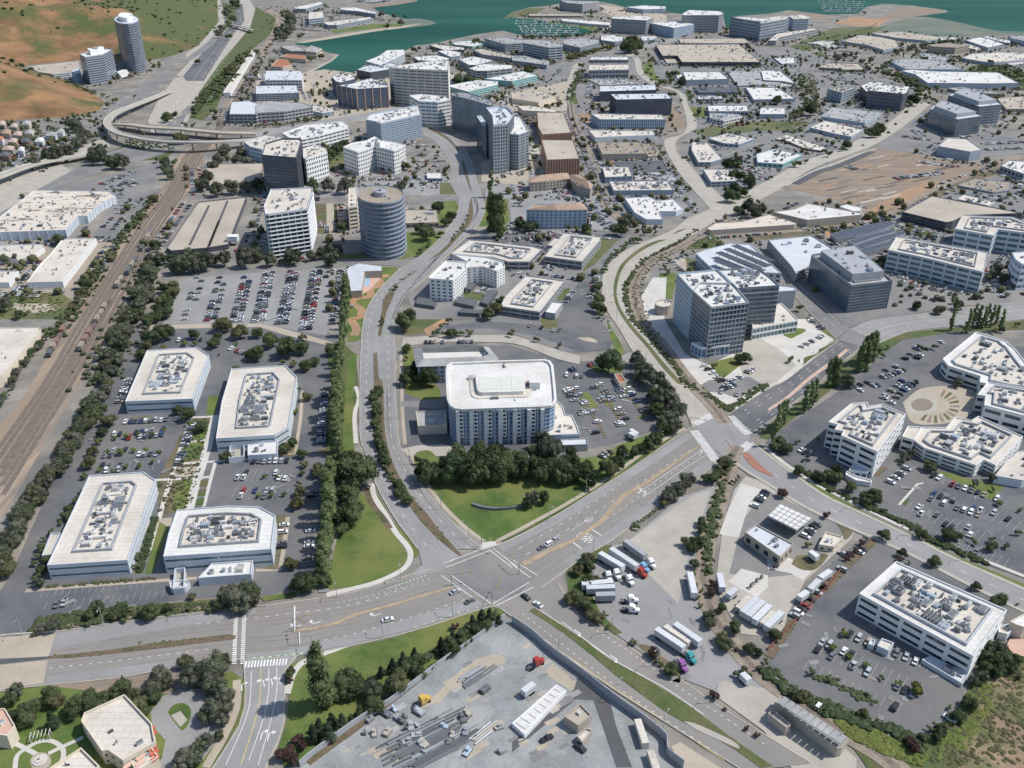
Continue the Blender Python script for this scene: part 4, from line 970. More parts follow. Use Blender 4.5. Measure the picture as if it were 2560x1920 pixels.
strip('path','conc_tan','F',[(512,1470),(510,1530),(485,1590),(445,1659)],3)
gx = [(10,1430),(230,1500),(290,1540),(250,1600)]
strip('path','conc_lt','03',[(-40,1420),(120,1450),(240,1505),(340,1560)],1.6)
strip('path','conc_lt','03',[(130,1680),(150,1560),(230,1495),(330,1440),(440,1430),(530,1480),(550,1560),(500,1680)],1.6)
strip('path','conc_lt','03',[(420,1540),(520,1490),(720,1400)],1.6)
patch('plaza','conc_tan','03',[(260,1600),(300,1545),(370,1530),(430,1560),(440,1630),(380,1680),(290,1670)],True)

# ================================================================== ROADS
road('side_road','conc','F',[(870,731),(928,727),(1020,725),(1106,726),(1156,741),(1211,759),(1252,770)],[(867,750),(928,741),(1020,739),(1106,742),(1156,757),(1200,775),(1252,788)])
road('side_road','asph','F',[(1337,776),(1350,767),(1366,762)],[(1343,788),(1356,780),(1376,774)],smooth=False)
road('cross_street','asph_mid','F',[(350,590),(450,582),(553,576),(650,568),(738,562),(828,560),(890,564)],[(352,604),(450,596),(553,589),(650,584),(728,577),(800,571),(870,577)],dashes=(0.5,))
road('cross_street','asph_mid','F',[(640,388),(760,384),(890,376)],[(640,396),(760,392),(890,383)])
road('cross_street','asph_mid','F',[(880,432),(940,429),(985,426)],[(880,439),(940,436),(988,434)])
# boulevard (west carriageway = left, east carriageway = right)
BL = [(915,292),(938,306),(963,333),(977,372),(983,412),(993,435),(988,465),(963,502),(925,540),(885,570),(863,583),(823,622),(795,665),(783,712),(780,762),(778,830),(778,905),(780,954),(793,983),(808,1034),(826,1074),(858,1127),(880,1156),(903,1187)]
BR = [(915,273),(953,283),(988,303),(1015,342),(1028,387),(1037,412),(1043,430),(1047,457),(1028,490),(978,540),(940,582),(903,615),(876,637),(855,677),(850,710),(853,762),(853,830),(857,905),(861,955),(876,992),(911,1047),(945,1093),(978,1132),(1038,1187)]
road('boulevard','asph','F',BL,BR,dashes=(0.18,0.82),walk=0)
def med(fr0,fr1,i0,i1,m='mulch',name='median'):
    seg = range(i0,i1 + 1);L_ = [(BL[i][0] + (BR[i][0] - BL[i][0]) * fr0,BL[i][1] + (BR[i][1] - BL[i][1]) * fr0) for i in seg];R_ = [(BL[i][0] + (BR[i][0] - BL[i][0]) * fr1,BL[i][1] + (BR[i][1] - BL[i][1]) * fr1) for i in seg]
    return road(name,m,'F',L_,R_)
def islandpoly(m,t,pts,smooth=True): 
    o = patch('median',m,t,pts,smooth,raised=0.14);return o
islandpoly('mulch','12',[(1020,0),(1060,-40),(1095,0),(1105,200),(1120,450),(1190,700),(1330,960),(1480,1130),(1600,1290),(1770,1475),(1730,1470),(1560,1330),(1400,1160),(1310,1030),(1170,850),(1060,640),(1015,400),(1008,150)])
islandpoly('mulch','11',[(1020,1659),(1015,1400),(1045,1390),(1065,1659)],False)
islandpoly('mulch','11',[(1055,1240),(1085,1050),(1105,930),(1180,840),(1270,760),(1380,685),(1370,700),(1230,800),(1190,900),(1125,1050),(1080,1240)])
islandpoly('mulch','11',[(1480,600),(1600,510),(1700,410),(1810,270),(1850,80),(1868,80),(1865,240),(1720,425),(1610,530)])
islandpoly('mulch','10',[(1850,1640),(1800,1500),(1780,1400),(1795,1400),(1830,1520),(1860,1640)])
islandpoly('mulch','10',[(1740,1300),(1640,1200),(1500,1120),(1460,1090),(1520,1110),(1660,1190),(1760,1300)])
# boulevard middle: darker newer asphalt on the northbound lanes
road('boulevard_lane','asph_mid','F',[(834,820),(834,905),(842,955),(856,992),(890,1047),(925,1093),(960,1132),(1000,1175)],[(845,820),(846,905),(853,955),(866,992),(900,1047),(936,1093),(970,1132),(1018,1180)],kerb=False)
road('boulevard_lane','asph_dark','F',[(1022,430),(1027,457),(1005,490),(955,540),(918,582),(870,640),(845,690)],[(1030,430),(1034,457),(1013,490),(964,540),(926,582),(878,640),(853,690)],kerb=False)
# East avenue
AN = [(-80,1391),(0,1380),(152,1362),(250,1347),(425,1325),(553,1312),(640,1301),(708,1292),(765,1281),(820,1264),(868,1249),(930,1232)]
AS = [(-80,1506),(0,1494),(95,1481),(250,1465),(375,1444),(500,1428),(560,1424),(650,1416),(753,1397),(898,1362),(1010,1326),(1068,1309)]
road('avenue','asph_tan','F',AN,AS,dashes=(),walk=0)
road('avenue','asph_tan','F',[(1040,1190),(1106,1167),(1206,1112),(1306,1049),(1381,1001),(1470,938),(1498,925)],[(1170,1270),(1222,1232),(1256,1206),(1320,1168),(1430,1086),(1506,1034),(1551,996)],kerb=True)
patch('junction_pavement','asph_tan','F',[(880,1246),(915,1225),(903,1187),(950,1180),(1000,1195),(1038,1186),(1060,1187),(1120,1160),(1230,1225),(1213,1250),(1213,1262),(1240,1300),(1150,1330),(1100,1330),(1068,1310),(1000,1330)])
patch('junction_pavement','asph_mid','F',[(960,1240),(1010,1205),(1060,1195),(1110,1215),(1160,1245),(1120,1285),(1075,1300),(1030,1285)])
patch('junction_pavement','asph','F',[(905,1190),(940,1165),(1000,1192),(960,1232),(900,1246),(890,1240),(912,1222)])
patch('junction_pavement','asph','F',[(1498,926),(1543,892),(1573,898),(1621,938),(1618,960),(1590,992),(1551,996)])
patch('junction_pavement','asph_mid','F',[(1811,736),(1831,711),(1890,704),(1905,738),(1862,750)])
road('avenue','asph_dark','F',[(1573,898),(1620,866),(1659,842),(1696,824),(1745,786),(1811,737)],[(1621,937),(1665,908),(1705,877),(1760,834),(1814,786),(1862,749)],dashes=(0.2,0.35,0.75,0.88),kerb=True)
road('avenue_median','wpink','F',[(1659,885),(1700,858),(1745,818),(1800,778),(1828,755)],[(1661,888),(1703,861),(1748,822),(1804,781),(1832,757)],kerb=True)
road('avenue','asph','F',[(1840,713),(1884,694),(1959,683),(2034,675),(2084,667),(2212,652),(2350,640)],[(1899,740),(1959,717),(2010,710),(2059,705),(2120,698),(2212,690),(2350,682)],dashes=(0.25,0.75),ysolid=(0.5,))
road('street','asph_mid','F',[(1806,732),(1770,697),(1734,660),(1700,622),(1650,565),(1610,535)],[(1831,712),(1795,682),(1750,640),(1709,600),(1660,556),(1620,530)],dashes=(0.5,))
# curved boulevard
CL = [(1498,925),(1470,868),(1418,820),(1371,765),(1341,715),(1311,670),(1301,640),(1304,592),(1318,570),(1346,545),(1403,520),(1456,497),(1481,477),(1516,461),(1556,440),(1600,420),(1659,391),(1734,350),(1809,325),(1867,295),(1922,265),(1964,228),(1978,215)]
CR = [(1543,893),(1512,862),(1476,828),(1425,765),(1383,712),(1359,668),(1352,640),(1356,613),(1368,592),(1393,563),(1443,530),(1496,508),(1531,486),(1581,460),(1625,440),(1650,427),(1692,403),(1759,362),(1834,334),(1884,315),(1942,280),(1984,247),(2009,225)]
road('curved_boulevard','conc','F',CL,CR,dashes=(0.22,0.78),per=5)
islandpoly('grass_dry','21',[(1430,1659),(1300,1520),(1160,1340),(1020,1180),(920,1030),(880,900),(890,760),(950,620),(1090,500),(1230,430),(1330,415),(1240,450),(1110,520),(980,630),(920,760),(905,900),(945,1020),(1050,1170),(1190,1330),(1330,1500),(1470,1659)])
islandpoly('grass_dry','21',[(1385,370),(1440,335),(1500,320),(1440,350)])
islandpoly('grass_dry','21',[(1985,65),(2030,35),(2070,30),(2030,55)])
# north street
road('north_street','conc','F',[(1540,458),(1476,385),(1456,355),(1437,320),(1440,300),(1475,290),(1484,266),(1475,228),(1462,200),(1430,190),(1415,190)],[(1575,440),(1506,375),(1480,345),(1466,335),(1458,312),(1468,297),(1504,275),(1498,250),(1485,225),(1478,205),(1446,187)],dashes=(0.5,))
road('north_street','conc','F',[(1414,190),(1377,158),(1370,130),(1350,119)],[(1428,186),(1390,155),(1382,128),(1362,115)])
road('oyster_road','asph','F',[(1365,110),(1330,110),(1270,123),(1208,140),(1150,160)],[(1380,118),(1330,118),(1280,130),(1220,148),(1160,168)],dashes=(0.5,))
road('oyster_road','asph','F',[(1362,115),(1340,108),(1400,95),(1460,82)],[(1400,118),(1380,112),(1410,101),(1462,88)])
road('oyster_road','asph','F',[(553,285),(640,270),(760,250),(860,232)],[(553,296),(640,282),(760,264),(860,242)],dashes=(0.3,0.7))
road('oyster_road','conc','F',[(820,245),(870,252),(915,270)],[(800,265),(870,275),(912,292)])
road('access_road','conc','F',[(1165,290),(1150,320),(1180,400)],[(1175,288),(1163,320),(1190,395)])
road('access_road','conc','F',[(1210,240),(1235,150),(1250,135)],[(1222,240),(1250,150),(1262,138)])
road('access_road','asph_mid','F',[(1560,330),(1640,300),(1740,300),(1800,260)],[(1560,338),(1640,310),(1744,307),(1806,266)])
# southeast street (bottom right diagonal)
SL = [(1085,1318),(1140,1357),(1206,1404),(1262,1445),(1318,1484),(1380,1524),(1443,1564),(1520,1612),(1610,1668)]
SR = [(1205,1262),(1246,1327),(1290,1356),(1340,1386),(1406,1434),(1468,1469),(1531,1514),(1620,1570),(1750,1650)]
road('southeast_street','asph_tan','F',SL,SR,dashes=(),walk=0)
islandpoly('grass_dk','23',[(150,310),(190,283),(300,350),(430,430),(640,570),(830,720),(980,800),(1130,880),(1330,1000),(1500,1110),(1650,1220),(1930,1430),(2250,1650),(2150,1670),(1960,1530),(1750,1400),(1560,1310),(1480,1270),(1340,1190),(1200,1090),(900,870),(700,700),(500,540),(300,400)],False)
islandpoly('conc','23',[(1480,1262),(1600,1290),(1900,1430),(1960,1500),(1800,1430),(1600,1340)])
solid_line('23',[(205,275),(450,440),(830,700),(1130,870),(1340,985),(1660,1205)],0.25)
solid_line('23',[(430,400),(640,560),(820,690)],0.25)
for f0,f1 in (((20,260),(1700,1560)),((60,230),(0,0))): pass
for pts in ([(90,330),(500,650),(900,960),(1300,1230),(1800,1560)],[(640,420),(860,560),(1060,690),(1430,960),(1900,1270),(2200,1470)]):
    q = resample(spline(GP('23',pts),5),90)
    for i in range(0,89,3): ribbon_mark(marks('paint'),q[i:i + 2],0.22,MZ)
solid_line('23',[(0,345),(400,640),(850,950),(1350,1280),(1830,1600)],0.2,'paint_y')
# southeast arm of the second junction
road('eastern_street','asph','F',[(1620,957),(1659,987),(1722,1034),(1779,1074),(1864,1114),(1984,1171),(2049,1205),(2212,1277),(2350,1340)],[(1586,994),(1610,1015),(1659,1044),(1747,1098),(1839,1140),(1920,1175),(1984,1205),(2150,1290),(2300,1360)],dashes=(0.5,),walk=1.6)
patch('median','red_pave','22',[(1990,600),(2040,600),(2140,700),(2250,790),(2230,800),(2100,740),(2020,660)],True,raised=0.12)
# side street bottom left
road('side_street','asph','F',[(527,1428),(530,1464),(531,1510),(526,1550),(502,1596),(462,1659),(440,1690)],[(640,1418),(616,1442),(614,1480),(614,1530),(612,1560),(600,1602),(572,1659),(560,1690)],kerb=True)
for pts in ([(110,800),(110,1000),(60,1250),(-60,1600)],[(180,800),(180,1000),(130,1250),(20,1640)],[(-40,830),(-50,1080),(-110,1300),(-260,1640)]): solid_line('13',pts,0.2)
solid_line('13',[(45,800),(35,1050),(-20,1300),(-130,1640)],0.25,'paint_y')
for p,q in (((75,960),(60,890)),((145,950),(130,880)),((210,940),(200,870))): arrow('13',p,q,1)
for p,q in (((40,1420),(55,1360)),((100,1430),(115,1370)),((-120,1000),(-125,930))): arrow('13',p,q,-1)
# avenue details: medians, bridge deck, lanes
islandpoly('mulch','03',[(420,700),(620,680),(1000,640),(1300,590),(1700,545),(1980,510),(2040,525),(2030,550),(1700,590),(1300,640),(1000,675),(600,715),(430,718)],False)
patch('bridge_deck','conc_tan','03',[(-300,560),(0,535),(490,490),(420,705),(0,720),(-300,740)])
patch('bridge_deck','conc_tan','03',[(-300,800),(0,775),(415,735),(380,930),(0,990),(-300,1020)])
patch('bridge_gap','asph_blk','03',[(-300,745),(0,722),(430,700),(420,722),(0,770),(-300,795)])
islandpoly('median_tan','13',[(310,480),(500,450),(700,400),(850,330),(1100,265),(1400,180),(1690,95),(1700,110),(1400,200),(1100,290),(880,345),(720,420),(500,470),(320,495)],False)
islandpoly('median_tan','22',[(80,1550),(300,1440),(540,1340),(760,1180),(860,1060),(950,960),(1150,850),(1400,680),(1620,530),(1645,525),(1420,690),(1170,870),(980,980),(890,1080),(790,1200),(560,1360),(320,1470),(110,1580)],False)
patch('avenue_lane','asph','03',[(490,500),(1000,420),(1700,340),(2212,280),(2212,330),(1700,420),(900,560),(440,640)])
patch('avenue_lane','asph','03',[(400,870),(800,820),(1300,760),(1500,745),(1500,800),(1000,870),(400,935)])
patch('avenue_lane','asph','13',[(-80,680),(300,640),(800,520),(1300,380),(1900,200),(1960,250),(1380,455),(800,600),(300,690),(-80,720)])
strip('avenue_lane','asph','F',[(1080,1186),(1206,1122),(1306,1060),(1400,1000),(1490,940)],5)
strip('avenue_lane','asph','F',[(1225,1218),(1320,1155),(1430,1074),(1535,998)],5)
for pts in ([(120,1480),(700,1130),(1050,900),(1560,560)],[(60,1430),(560,1130),(900,900),(1450,500)],[(650,1290),(1050,1010),(1300,830),(1640,610)]):
    q = resample(spline(GP('22',pts),5),60)
    for i in range(0,59,3): ribbon_mark(marks('paint'),q[i:i + 2],0.22,MZ)
for pts in ([(500,580),(900,490),(1400,340),(1800,210)],[(700,240),(1100,150),(1500,30)],[(-100,380),(300,330),(800,260),(1300,110)]):
    q = resample(spline(GP('13',pts),5),50)
    for i in range(0,49,3): ribbon_mark(marks('paint'),q[i:i + 2],0.22,MZ)
for pts in ([(500,570),(1000,500),(1900,400)],[(430,800),(1000,740),(1800,640)]):
    q = resample(spline(GP('03',pts),5),50)
    for i in range(0,49,3): ribbon_mark(marks('paint'),q[i:i + 2],0.22,MZ)
solid_line('22',[(1080,950),(1500,670),(1620,590)]);solid_line('22',[(1130,985),(1560,690),(1690,610)]);solid_line('22',[(510,1270),(700,1150)])
solid_line('22',[(510,1360),(635,1455)],0.5);solid_line('22',[(680,1255),(810,1340)],0.5)
def crossing_x(t,p,q):
    A,B = G(t,p),G(t,q);d = (B - A).normalized();n = Vector((-d.y,d.x,0));c = (A + B) / 2;mk = marks('paint')
    for s in (-1,1): ribbon_mark(mk,[c - d * 3 - n * s * 1.2,c + d * 3 + n * s * 1.2],0.45,MZ)
    for s in (-1,1): ribbon_mark(mk,[c + n * s * 1.5 - d,c + n * s * 1.5 + d],0.3,MZ)
crossing_x('22',(580,1325),(640,1295));crossing_x('22',(620,1355),(690,1325));crossing_x('22',(670,1385),(740,1355))
for p,q,s in (((1090,950),(1120,930),1),((1130,970),(1160,950),1),((1620,610),(1650,590),1),((700,1170),(670,1190),-1),((1230,1010),(1260,990),0),((150,1560),(180,1540),1)): arrow('22',p,q,s)
for p,q,s in (((1080,330),(1050,340),-1),((560,400),(540,405),-1),((395,430),(375,435),-1)): arrow('13',p,q,s)
for p,q,s in (((540,470),(570,490),-1),((850,690),(880,710),-1)): arrow('23',p,q,s)
crosswalk('03',(2040,330),(2025,770),1.6);crosswalk('03',(2112,330),(2095,770),1.6)
crosswalk('13',(-100,770),(275,745),3.4)
solid_line('13',[(335,265),(335,470)],0.5);solid_line('13',[(375,480),(378,600)],0.3)
crosswalk('22',(1750,265),(1575,350),5);crosswalk('22',(1880,280),(2045,440),5);crosswalk('22',(2060,515),(1905,640),5);crosswalk('22',(1570,405),(1765,675),5)
for a,b_ in (((1620,1555),(1980,1420)),((1645,1590),(2020,1445))): solid_line('12',[a,b_],0.3)
for a,b_ in (((2020,1440),(2212,1590)),((2050,1425),(2260,1590))): solid_line('12',[a,b_],0.3)
for a,b_ in (((1600,0),(1970,260)),((1690,0),(2040,250))): solid_line('13',[a,b_],0.3)
for a,b_ in (((2040,250),(2360,60)),((2060,270),(2400,100))): solid_line('13',[a,b_],0.3)
for a,b_ in (((0,1520),(220,1659)),((-20,1550),(160,1680))): solid_line('22',[a,b_],0.3)
for x in range(12): 
    p = (20 + x * 63,330 - x * 8) if x < 4 else (250 + (x - 4) * 95,270 - (x - 4) * 30)
for i in range(11): patch('bike_mark','paint_g','13',[(1130 + i * 32,112 - i * 11),(1148 + i * 32,106 - i * 11),(1150 + i * 32,114 - i * 11),(1132 + i * 32,120 - i * 11)])
for i in range(7): patch('bike_mark','paint_g','13',[(-30 + i * 68,712 - i * 7),(0 + i * 68,709 - i * 7),(0 + i * 68,722 - i * 7),(-30 + i * 68,725 - i * 7)])
for i in range(9): patch('bike_mark','paint_g','13',[(1370 + i * 75,445 - i * 24),(1390 + i * 75,438 - i * 24),(1392 + i * 75,446 - i * 24),(1372 + i * 75,453 - i * 24)])
# right railway
for rp in ([(1592,965),(1580,1000),(1572,1030),(1545,1110),(1527,1180),(1519,1244),(1528,1290),(1545,1335),(1585,1395),(1640,1455),(1700,1500),(1800,1570),(1900,1630),(1960,1680)],[(1567,915),(1540,880),(1505,842),(1470,800),(1430,745),(1390,700),(1373,655),(1372,610),(1406,565),(1456,540),(1530,502),(1580,475)]):
    strip('railway_track','ballast','F',rp,8 if rp[0][0] > 1580 else 9);strip('railway_track','track','F',rp,2.4)
    P = spline(GP('F',rp),5)
    for s in (-2.2,-0.75,0.75,2.2):
        q = []
        for i in range(len(P)):
            d = (P[min(i + 1,len(P) - 1)] - P[max(i - 1,0)]).normalized();q.append(P[i] + Vector((-d.y,d.x,0)) * s)
        ribbon_mark(marks('steel'),q,0.18,MZ - 0.01)
P = resample(spline(GP('F',[(1592,965),(1580,1000),(1572,1030),(1545,1110),(1527,1180),(1519,1244),(1528,1290),(1545,1335),(1585,1395),(1640,1455),(1700,1500),(1800,1570),(1900,1630)]),5),420)
for a,c in zip(P,P[1:]):
    d = (c - a).normalized();n_ = Vector((-d.y,d.x,0));ribbon_mark(marks('bark'),[a - n_ * 1.3,a + n_ * 1.3],0.28,MZ - 0.02)
P = spline(GP('F',[(1592,965),(1575,935),(1567,915)]),5)
for s in (-0.75,0.75): ribbon_mark(marks('steel'),[p + Vector((s,0,0)) for p in P],0.18,MZ)
strip('railway_track','ballast','F',[(2300,320),(2212,340),(2130,362),(2010,414),(1909,467),(1809,490),(1659,505),(1600,514)],7)
strip('railway_track','ballast','F',[(1233,222),(1240,260),(1275,350),(1296,415),(1312,450),(1345,478)],9)
strip('railway_track','asph_blk','F',[(1233,222),(1240,260),(1275,350),(1296,415),(1312,450)],2.2)
strip('railway_track','asph_blk','F',[(1226,222),(1232,262),(1262,340),(1286,415)],2.2)

# freeway lane lines
for pts in ([(512,12),(520,45),(480,105),(430,180),(395,240),(360,290)],[(535,10),(540,50),(500,110),(450,180),(415,240)],[(505,60),(455,120),(405,190),(360,250),(335,290)],[(345,205),(385,160),(440,110),(495,60)],[(-60,425),(0,400),(110,352),(215,312)],[(-60,445),(0,418),(120,368)],[(255,262),(330,205),(360,180)],[(465,5),(476,45),(445,87),(400,122),(350,135),(300,185),(232,245)],[(110,405),(210,372),(340,330),(385,310)],[(-50,392),(0,373),(110,322),(220,268)]):
    q = resample(spline(GP('F',pts),5),70)
    for i in range(0,69,2): ribbon_mark(marks('paint'),q[i:i + 2],0.45,MZ)
# repairs in the asphalt
rq = random.Random(31)
for t_,x0,y0,x1,y1,k_ in (('02',850,400,1500,800,10),('12',-150,660,400,1000,8),('03',300,130,1600,300,8),('22',450,0,1100,450,14),('32',1050,850,2100,1500,16),('33',100,300,1500,1300,16),('11',20,700,600,1150,10),('23',900,150,1700,1000,12),('21',500,700,900,1300,10),('22',600,700,1500,1500,8),('13',300,100,1500,500,8)):
    for i in range(k_):
        x,y = rq.uniform(x0,x1),rq.uniform(y0,y1);A_ = G(t_,(x,y));marks(rq.choice(['asph_blk','wear','asph_mid'])).poly([(A_.x + dx,A_.y + dy,MZ - 0.02) for dx,dy in ((0,0),(rq.uniform(1,7),rq.uniform(-1,1)),(rq.uniform(1,6),rq.uniform(0.6,3)),(0,rq.uniform(0.6,2.5)))]) if False else ribbon_mark(marks(rq.choice(['wear','asph_mid','wear_tan'])),[A_,A_ + Vector((rq.uniform(-5,8),rq.uniform(-6,6),0))],rq.uniform(0.5,2.6),MZ - 0.008)
# ================================================================== BUILDINGS
B = building
mat('gtower',(0.05,0.095,0.16),rough=0.1,var=0.4,scale=0.05,spec=0.9,rnd=0.45)
mat('ghotel',(0.13,0.23,0.38),rough=0.12,var=0.35,scale=0.08,spec=0.9,rnd=0.3)
mat('wpale',(0.58,0.56,0.52),var=0.08,scale=0.1,fine=0.06)
mat('wslate',(0.10,0.125,0.17),var=0.12,scale=0.1)
mat('wband',(0.27,0.31,0.37),var=0.1,scale=0.2)
mat('atrium',(0.62,0.615,0.53),rough=0.4,var=0.08,scale=0.5)
def ell(cx,cy,rx,ry,n=20,a0=0.0,a1=360.0):
    return [(cx + rx * cos(radians(a0 + (a1 - a0) * i / n)),cy + ry * sin(radians(a0 + (a1 - a0) * i / n))) for i in range(n + (0 if a1 - a0 == 360 else 1))]
OP = 'white office block pair in the park'
# --- four office park blocks, lower left
B('largest cream roofed office block with clipped corner at the lower left','02',[(770,790),(1240,757),(1345,830),(1100,1520),(405,1565)],d=132,k=4,wall='wcool',roof='rcream',floors=2,bay=32,wr=0.97,hr=0.30,glass='gteal',units=64,well=0.17,us=(1.5,9),group='office park blocks')
B('office block with terrace annexes beside the central garden path','02',[(1530,1085),(1975,1050),(2240,1058),(2380,1135),(2345,1425),(1410,1490),(1455,1290)],d=150,k=5,wall='wcool',roof='rwhite',floors=2,bay=30,wr=0.97,hr=0.30,glass='gteal',units=60,well=0.15,us=(1.5,8),group='office park blocks')
B('upper left cream roofed office block beside the railway trees','01',[(1270,1365),(1700,1338),(1805,1410),(1665,1785),(1080,1809)],d=112,k=4,wall='wcool',roof='rcream',floors=2,bay=30,wr=0.97,hr=0.3,glass='gteal',units=48,well=0.16,us=(1.5,8),group='office park blocks')
B('long office block with clipped corners beside the poplar car park','02',[(2000,-135),(2465,-165),(2565,-60),(2492,365),(2372,440),(1865,470),(1915,150)],d=118,k=5,wall='wcool',roof='rcream',floors=2,bay=30,wr=0.97,hr=0.3,glass='gteal',units=72,well=0.17,us=(1.5,7),group='office park blocks')
B('low white loading annex in front of the garden office block','02',[(1830,1548),(2185,1520),(2170,1640),(1710,1675)],h=4.5,wall='wcool',roof='rwhite',units=5,name='loading_annex',cat='annex')
B('small open walled plant yard beside the garden office block','02',[(1510,1590),(1600,1585),(1590,1760),(1490,1770)],h=3.5,wall='wcool',roof='conc',par=2.6,units=6,us=(1,2.5),name='plant_yard',cat='plant enclosure')
B('low white annex below the poplar car park office block','02',[(2140,520),(2400,480),(2395,600),(2140,615)],h=4.5,wall='wcool',roof='rwhite',units=3,name='loading_annex',cat='annex')
B('small open walled plant yard below the long office block','02',[(1985,530),(2110,520),(2110,620),(1975,640)],h=3.5,wall='wcool',roof='conc',par=2.6,units=4,us=(1,2.5),name='plant_yard',cat='plant enclosure')
B('narrow white side annex on the railway side of the largest office block','02',[(440,1285),(520,1285),(450,1470),(360,1480)],h=4,wall='wcool',roof='rcream',units=2,us=(1,3),name='side_annex',cat='annex')
B('small white rooftop tank shed in the south car park','03',[(1460,40),(1600,30),(1640,55),(1600,95),(1470,100)],h=3,wall='wcool',roof='rwhite',units=1,us=(1,2),name='gas_store',cat='shed')
# --- hotel
root,P,h,c = B('tall white roofed hotel with rounded corners and blue glass','F',[(966,800),(968,791),(975,785),(1070,781),(1176,778),(1186,781),(1192,790),(1196,825),(1199,862),(1196,870),(1188,875),(1172,877),(1080,880),(1000,883),(985,881),(975,875),(969,863),(967,830)],d=78,k=12,wall='metal_bl',roof='rwhite',floors=9,bay=2.6,wr=0.9,hr=0.84,glass='ghotel',units=10,par=1.0,us=(1.5,4),name='hotel',cat='hotel',lipmat='rwhite')
flr = (h - 1) / 9;hc = Vector(c);(xa,ya),(xb,yb) = (G('F',q,h).xy - hc for q in ((986,881),(1174,877)))
dv = Vector((xb - xa,yb - ya));LL = dv.length;dv.normalize();nv = Vector((dv.y,-dv.x));base0 = Vector((xa,ya))
nb = 6;step = LL / nb
for i in range(nb + 1):
    q = base0 + dv * min(max(i * step,0.6),LL - 0.6) + nv * 0.9;b = MB();b.box(q,dv,2.0,1.8,0,h - 1.2);b.build('pier','wwhite',root)
    if i < nb:
        q = base0 + dv * ((i + 0.30) * step) + nv * 0.6;b = MB();b.box(q,dv,step * 0.32,1.2,4.5,h - 1.2);b.build('window_bay','wwhite',root)
        for f in range(1,9): link('window',winmesh('gdark'),root,(*(base0 + dv * ((i + 0.30) * step) + nv * 1.2),f * flr + 0.7),atan2(dv.y,dv.x),(step * 0.2,0.12,flr * 0.5))
        q = base0 + dv * ((i + 0.60) * step) + nv * 0.5;b = MB();b.box(q,dv,step * 0.12,1.0,0,h - 1.2);b.build('pier','metal_bl',root)
b = MB();O = inset(P,-0.9);I = inset(P,0.6)
for i in range(len(P)): b.prism([O[i],O[(i + 1) % len(P)],I[(i + 1) % len(P)],I[i]],h - 1.3,h + 0.25,0,True,True)
b.build('roof_rim','rwhite',root)
cc = centroid(P)
for f,z1,m in ((0.58,0.5,'rcream'),(0.46,2.6,'rwhite')):
    b = MB();b.prism([(cc[0] + (x - cc[0]) * f,cc[1] + (y - cc[1]) * f * 0.9) for x,y in P],h - 1,h - 1 + z1);b.build('penthouse',m,root)
b = MB()
for i in range(4): b.box((cc[0] - 9 + i * 6,cc[1]),(0,1),15,5.6,h + 1.6,h + 1.75)
b.build('atrium_skylight','atrium',root)
b = MB();b.box((cc[0] + 19,cc[1] + 1),(1,0),6,7,h - 1,h + 3.2);b.build('lift_house','rwhite',root)
b = MB()
for i in range(14):
    if i not in (2,7): b.box(Vector((cc[0] - 9 + i * 1.5,0)) + Vector((0,min(p[1] for p in P) - 1.0)),(1,0),1.0 + 0.2 * (i % 2),0.2,h - 1.2,h - 0.1)
b.build('sign_lettering','metal_bl',root)
B('low cream podium roof on the right of the hotel','22',[(365,120),(440,190),(460,260),(520,270),(560,350),(585,430),(300,440),(340,300)],h=6.5,wall='wcool',roof='rcream',units=5,us=(1,3),name='podium',cat='building')
B('small orange roofed kiosk in the hotel car park','21',[(885,1575),(940,1565),(990,1635),(930,1650)],h=4,wall='wcream',roof='tile_red',units=0,name='kiosk',cat='kiosk')
B('small flat white canopy by the hotel service drive','22',[(420,475),(650,465),(655,520),(430,528)],h=4.5,wall='metal',roof='rblue',units=0,name='canopy',cat='canopy')
B('low dark annex in shadow on the left of the hotel','12',[(1380,235),(1640,225),(1650,350),(1400,360)],h=6,wall='wcream',roof='rgrey',units=2,name='annex',cat='annex')
r,P,h,c = B('gray hip roofed lodging wing behind the big white hotel','11',[(1370,1360),(2000,1345),(2080,1440),(1990,1480),(1400,1500)],h=12,wall='wcool',roof='rwhite',floors=4,bay=4,wr=0.4,hr=0.45,units=4,us=(1,2),name='lodging_wing',cat='hotel')
b = MB();O = inset(P,-1.2);I = inset(P,4.0);n = len(P)
for i in range(n): b.poly([(*O[i],h - 0.2),(*O[(i + 1) % n],h - 0.2),(*I[(i + 1) % n],h + 2.8),(*I[i],h + 2.8)]);b.poly([(*I[i],h + 2.8),(*I[(i + 1) % n],h + 2.8),(*I[(i + 1) % n],h - 0.6),(*I[i],h - 0.6)])
b.build('mansard_roof','rgrey',r)
# --- glass tower, right of centre
T = 'F'; HT = height_from_drop('F',(1537,663),112)
B('rear wing of the white roofed L shaped glass tower',T,[(1550,581),(1638,579),(1663,596),(1684,616),(1592,622),(1580,610)],h=HT,wall='gsteel',roof='rwhite',floors=11,bay=3.4,wr=0.84,hr=0.62,glass='gslate',units=30,us=(2,6),par=1.2,name='glass_tower',cat='office tower',ribs=True,lipmat='metal')
B('front wing of the L shaped glass tower at the road junction',T,[(1498,628),(1512,610),(1585,612),(1618,652),(1537,663)],h=HT,wall='metal',roof='rwhite',floors=11,bay=2.6,wr=0.90,hr=0.84,glass='gtower',units=34,us=(2,6),par=1.2,name='glass_tower',cat='office tower')
B('punched window west wing of the L shaped glass tower',T,[(1462,590),(1549,581.5),(1580,611),(1511.5,610),(1497.5,628)],h=HT,wall='wblue' if False else 'metal_bl',roof='rwhite',floors=11,bay=3.3,wr=0.38,hr=0.5,glass='gdark',units=10,us=(2,5),par=1.2,name='glass_tower',cat='office tower')
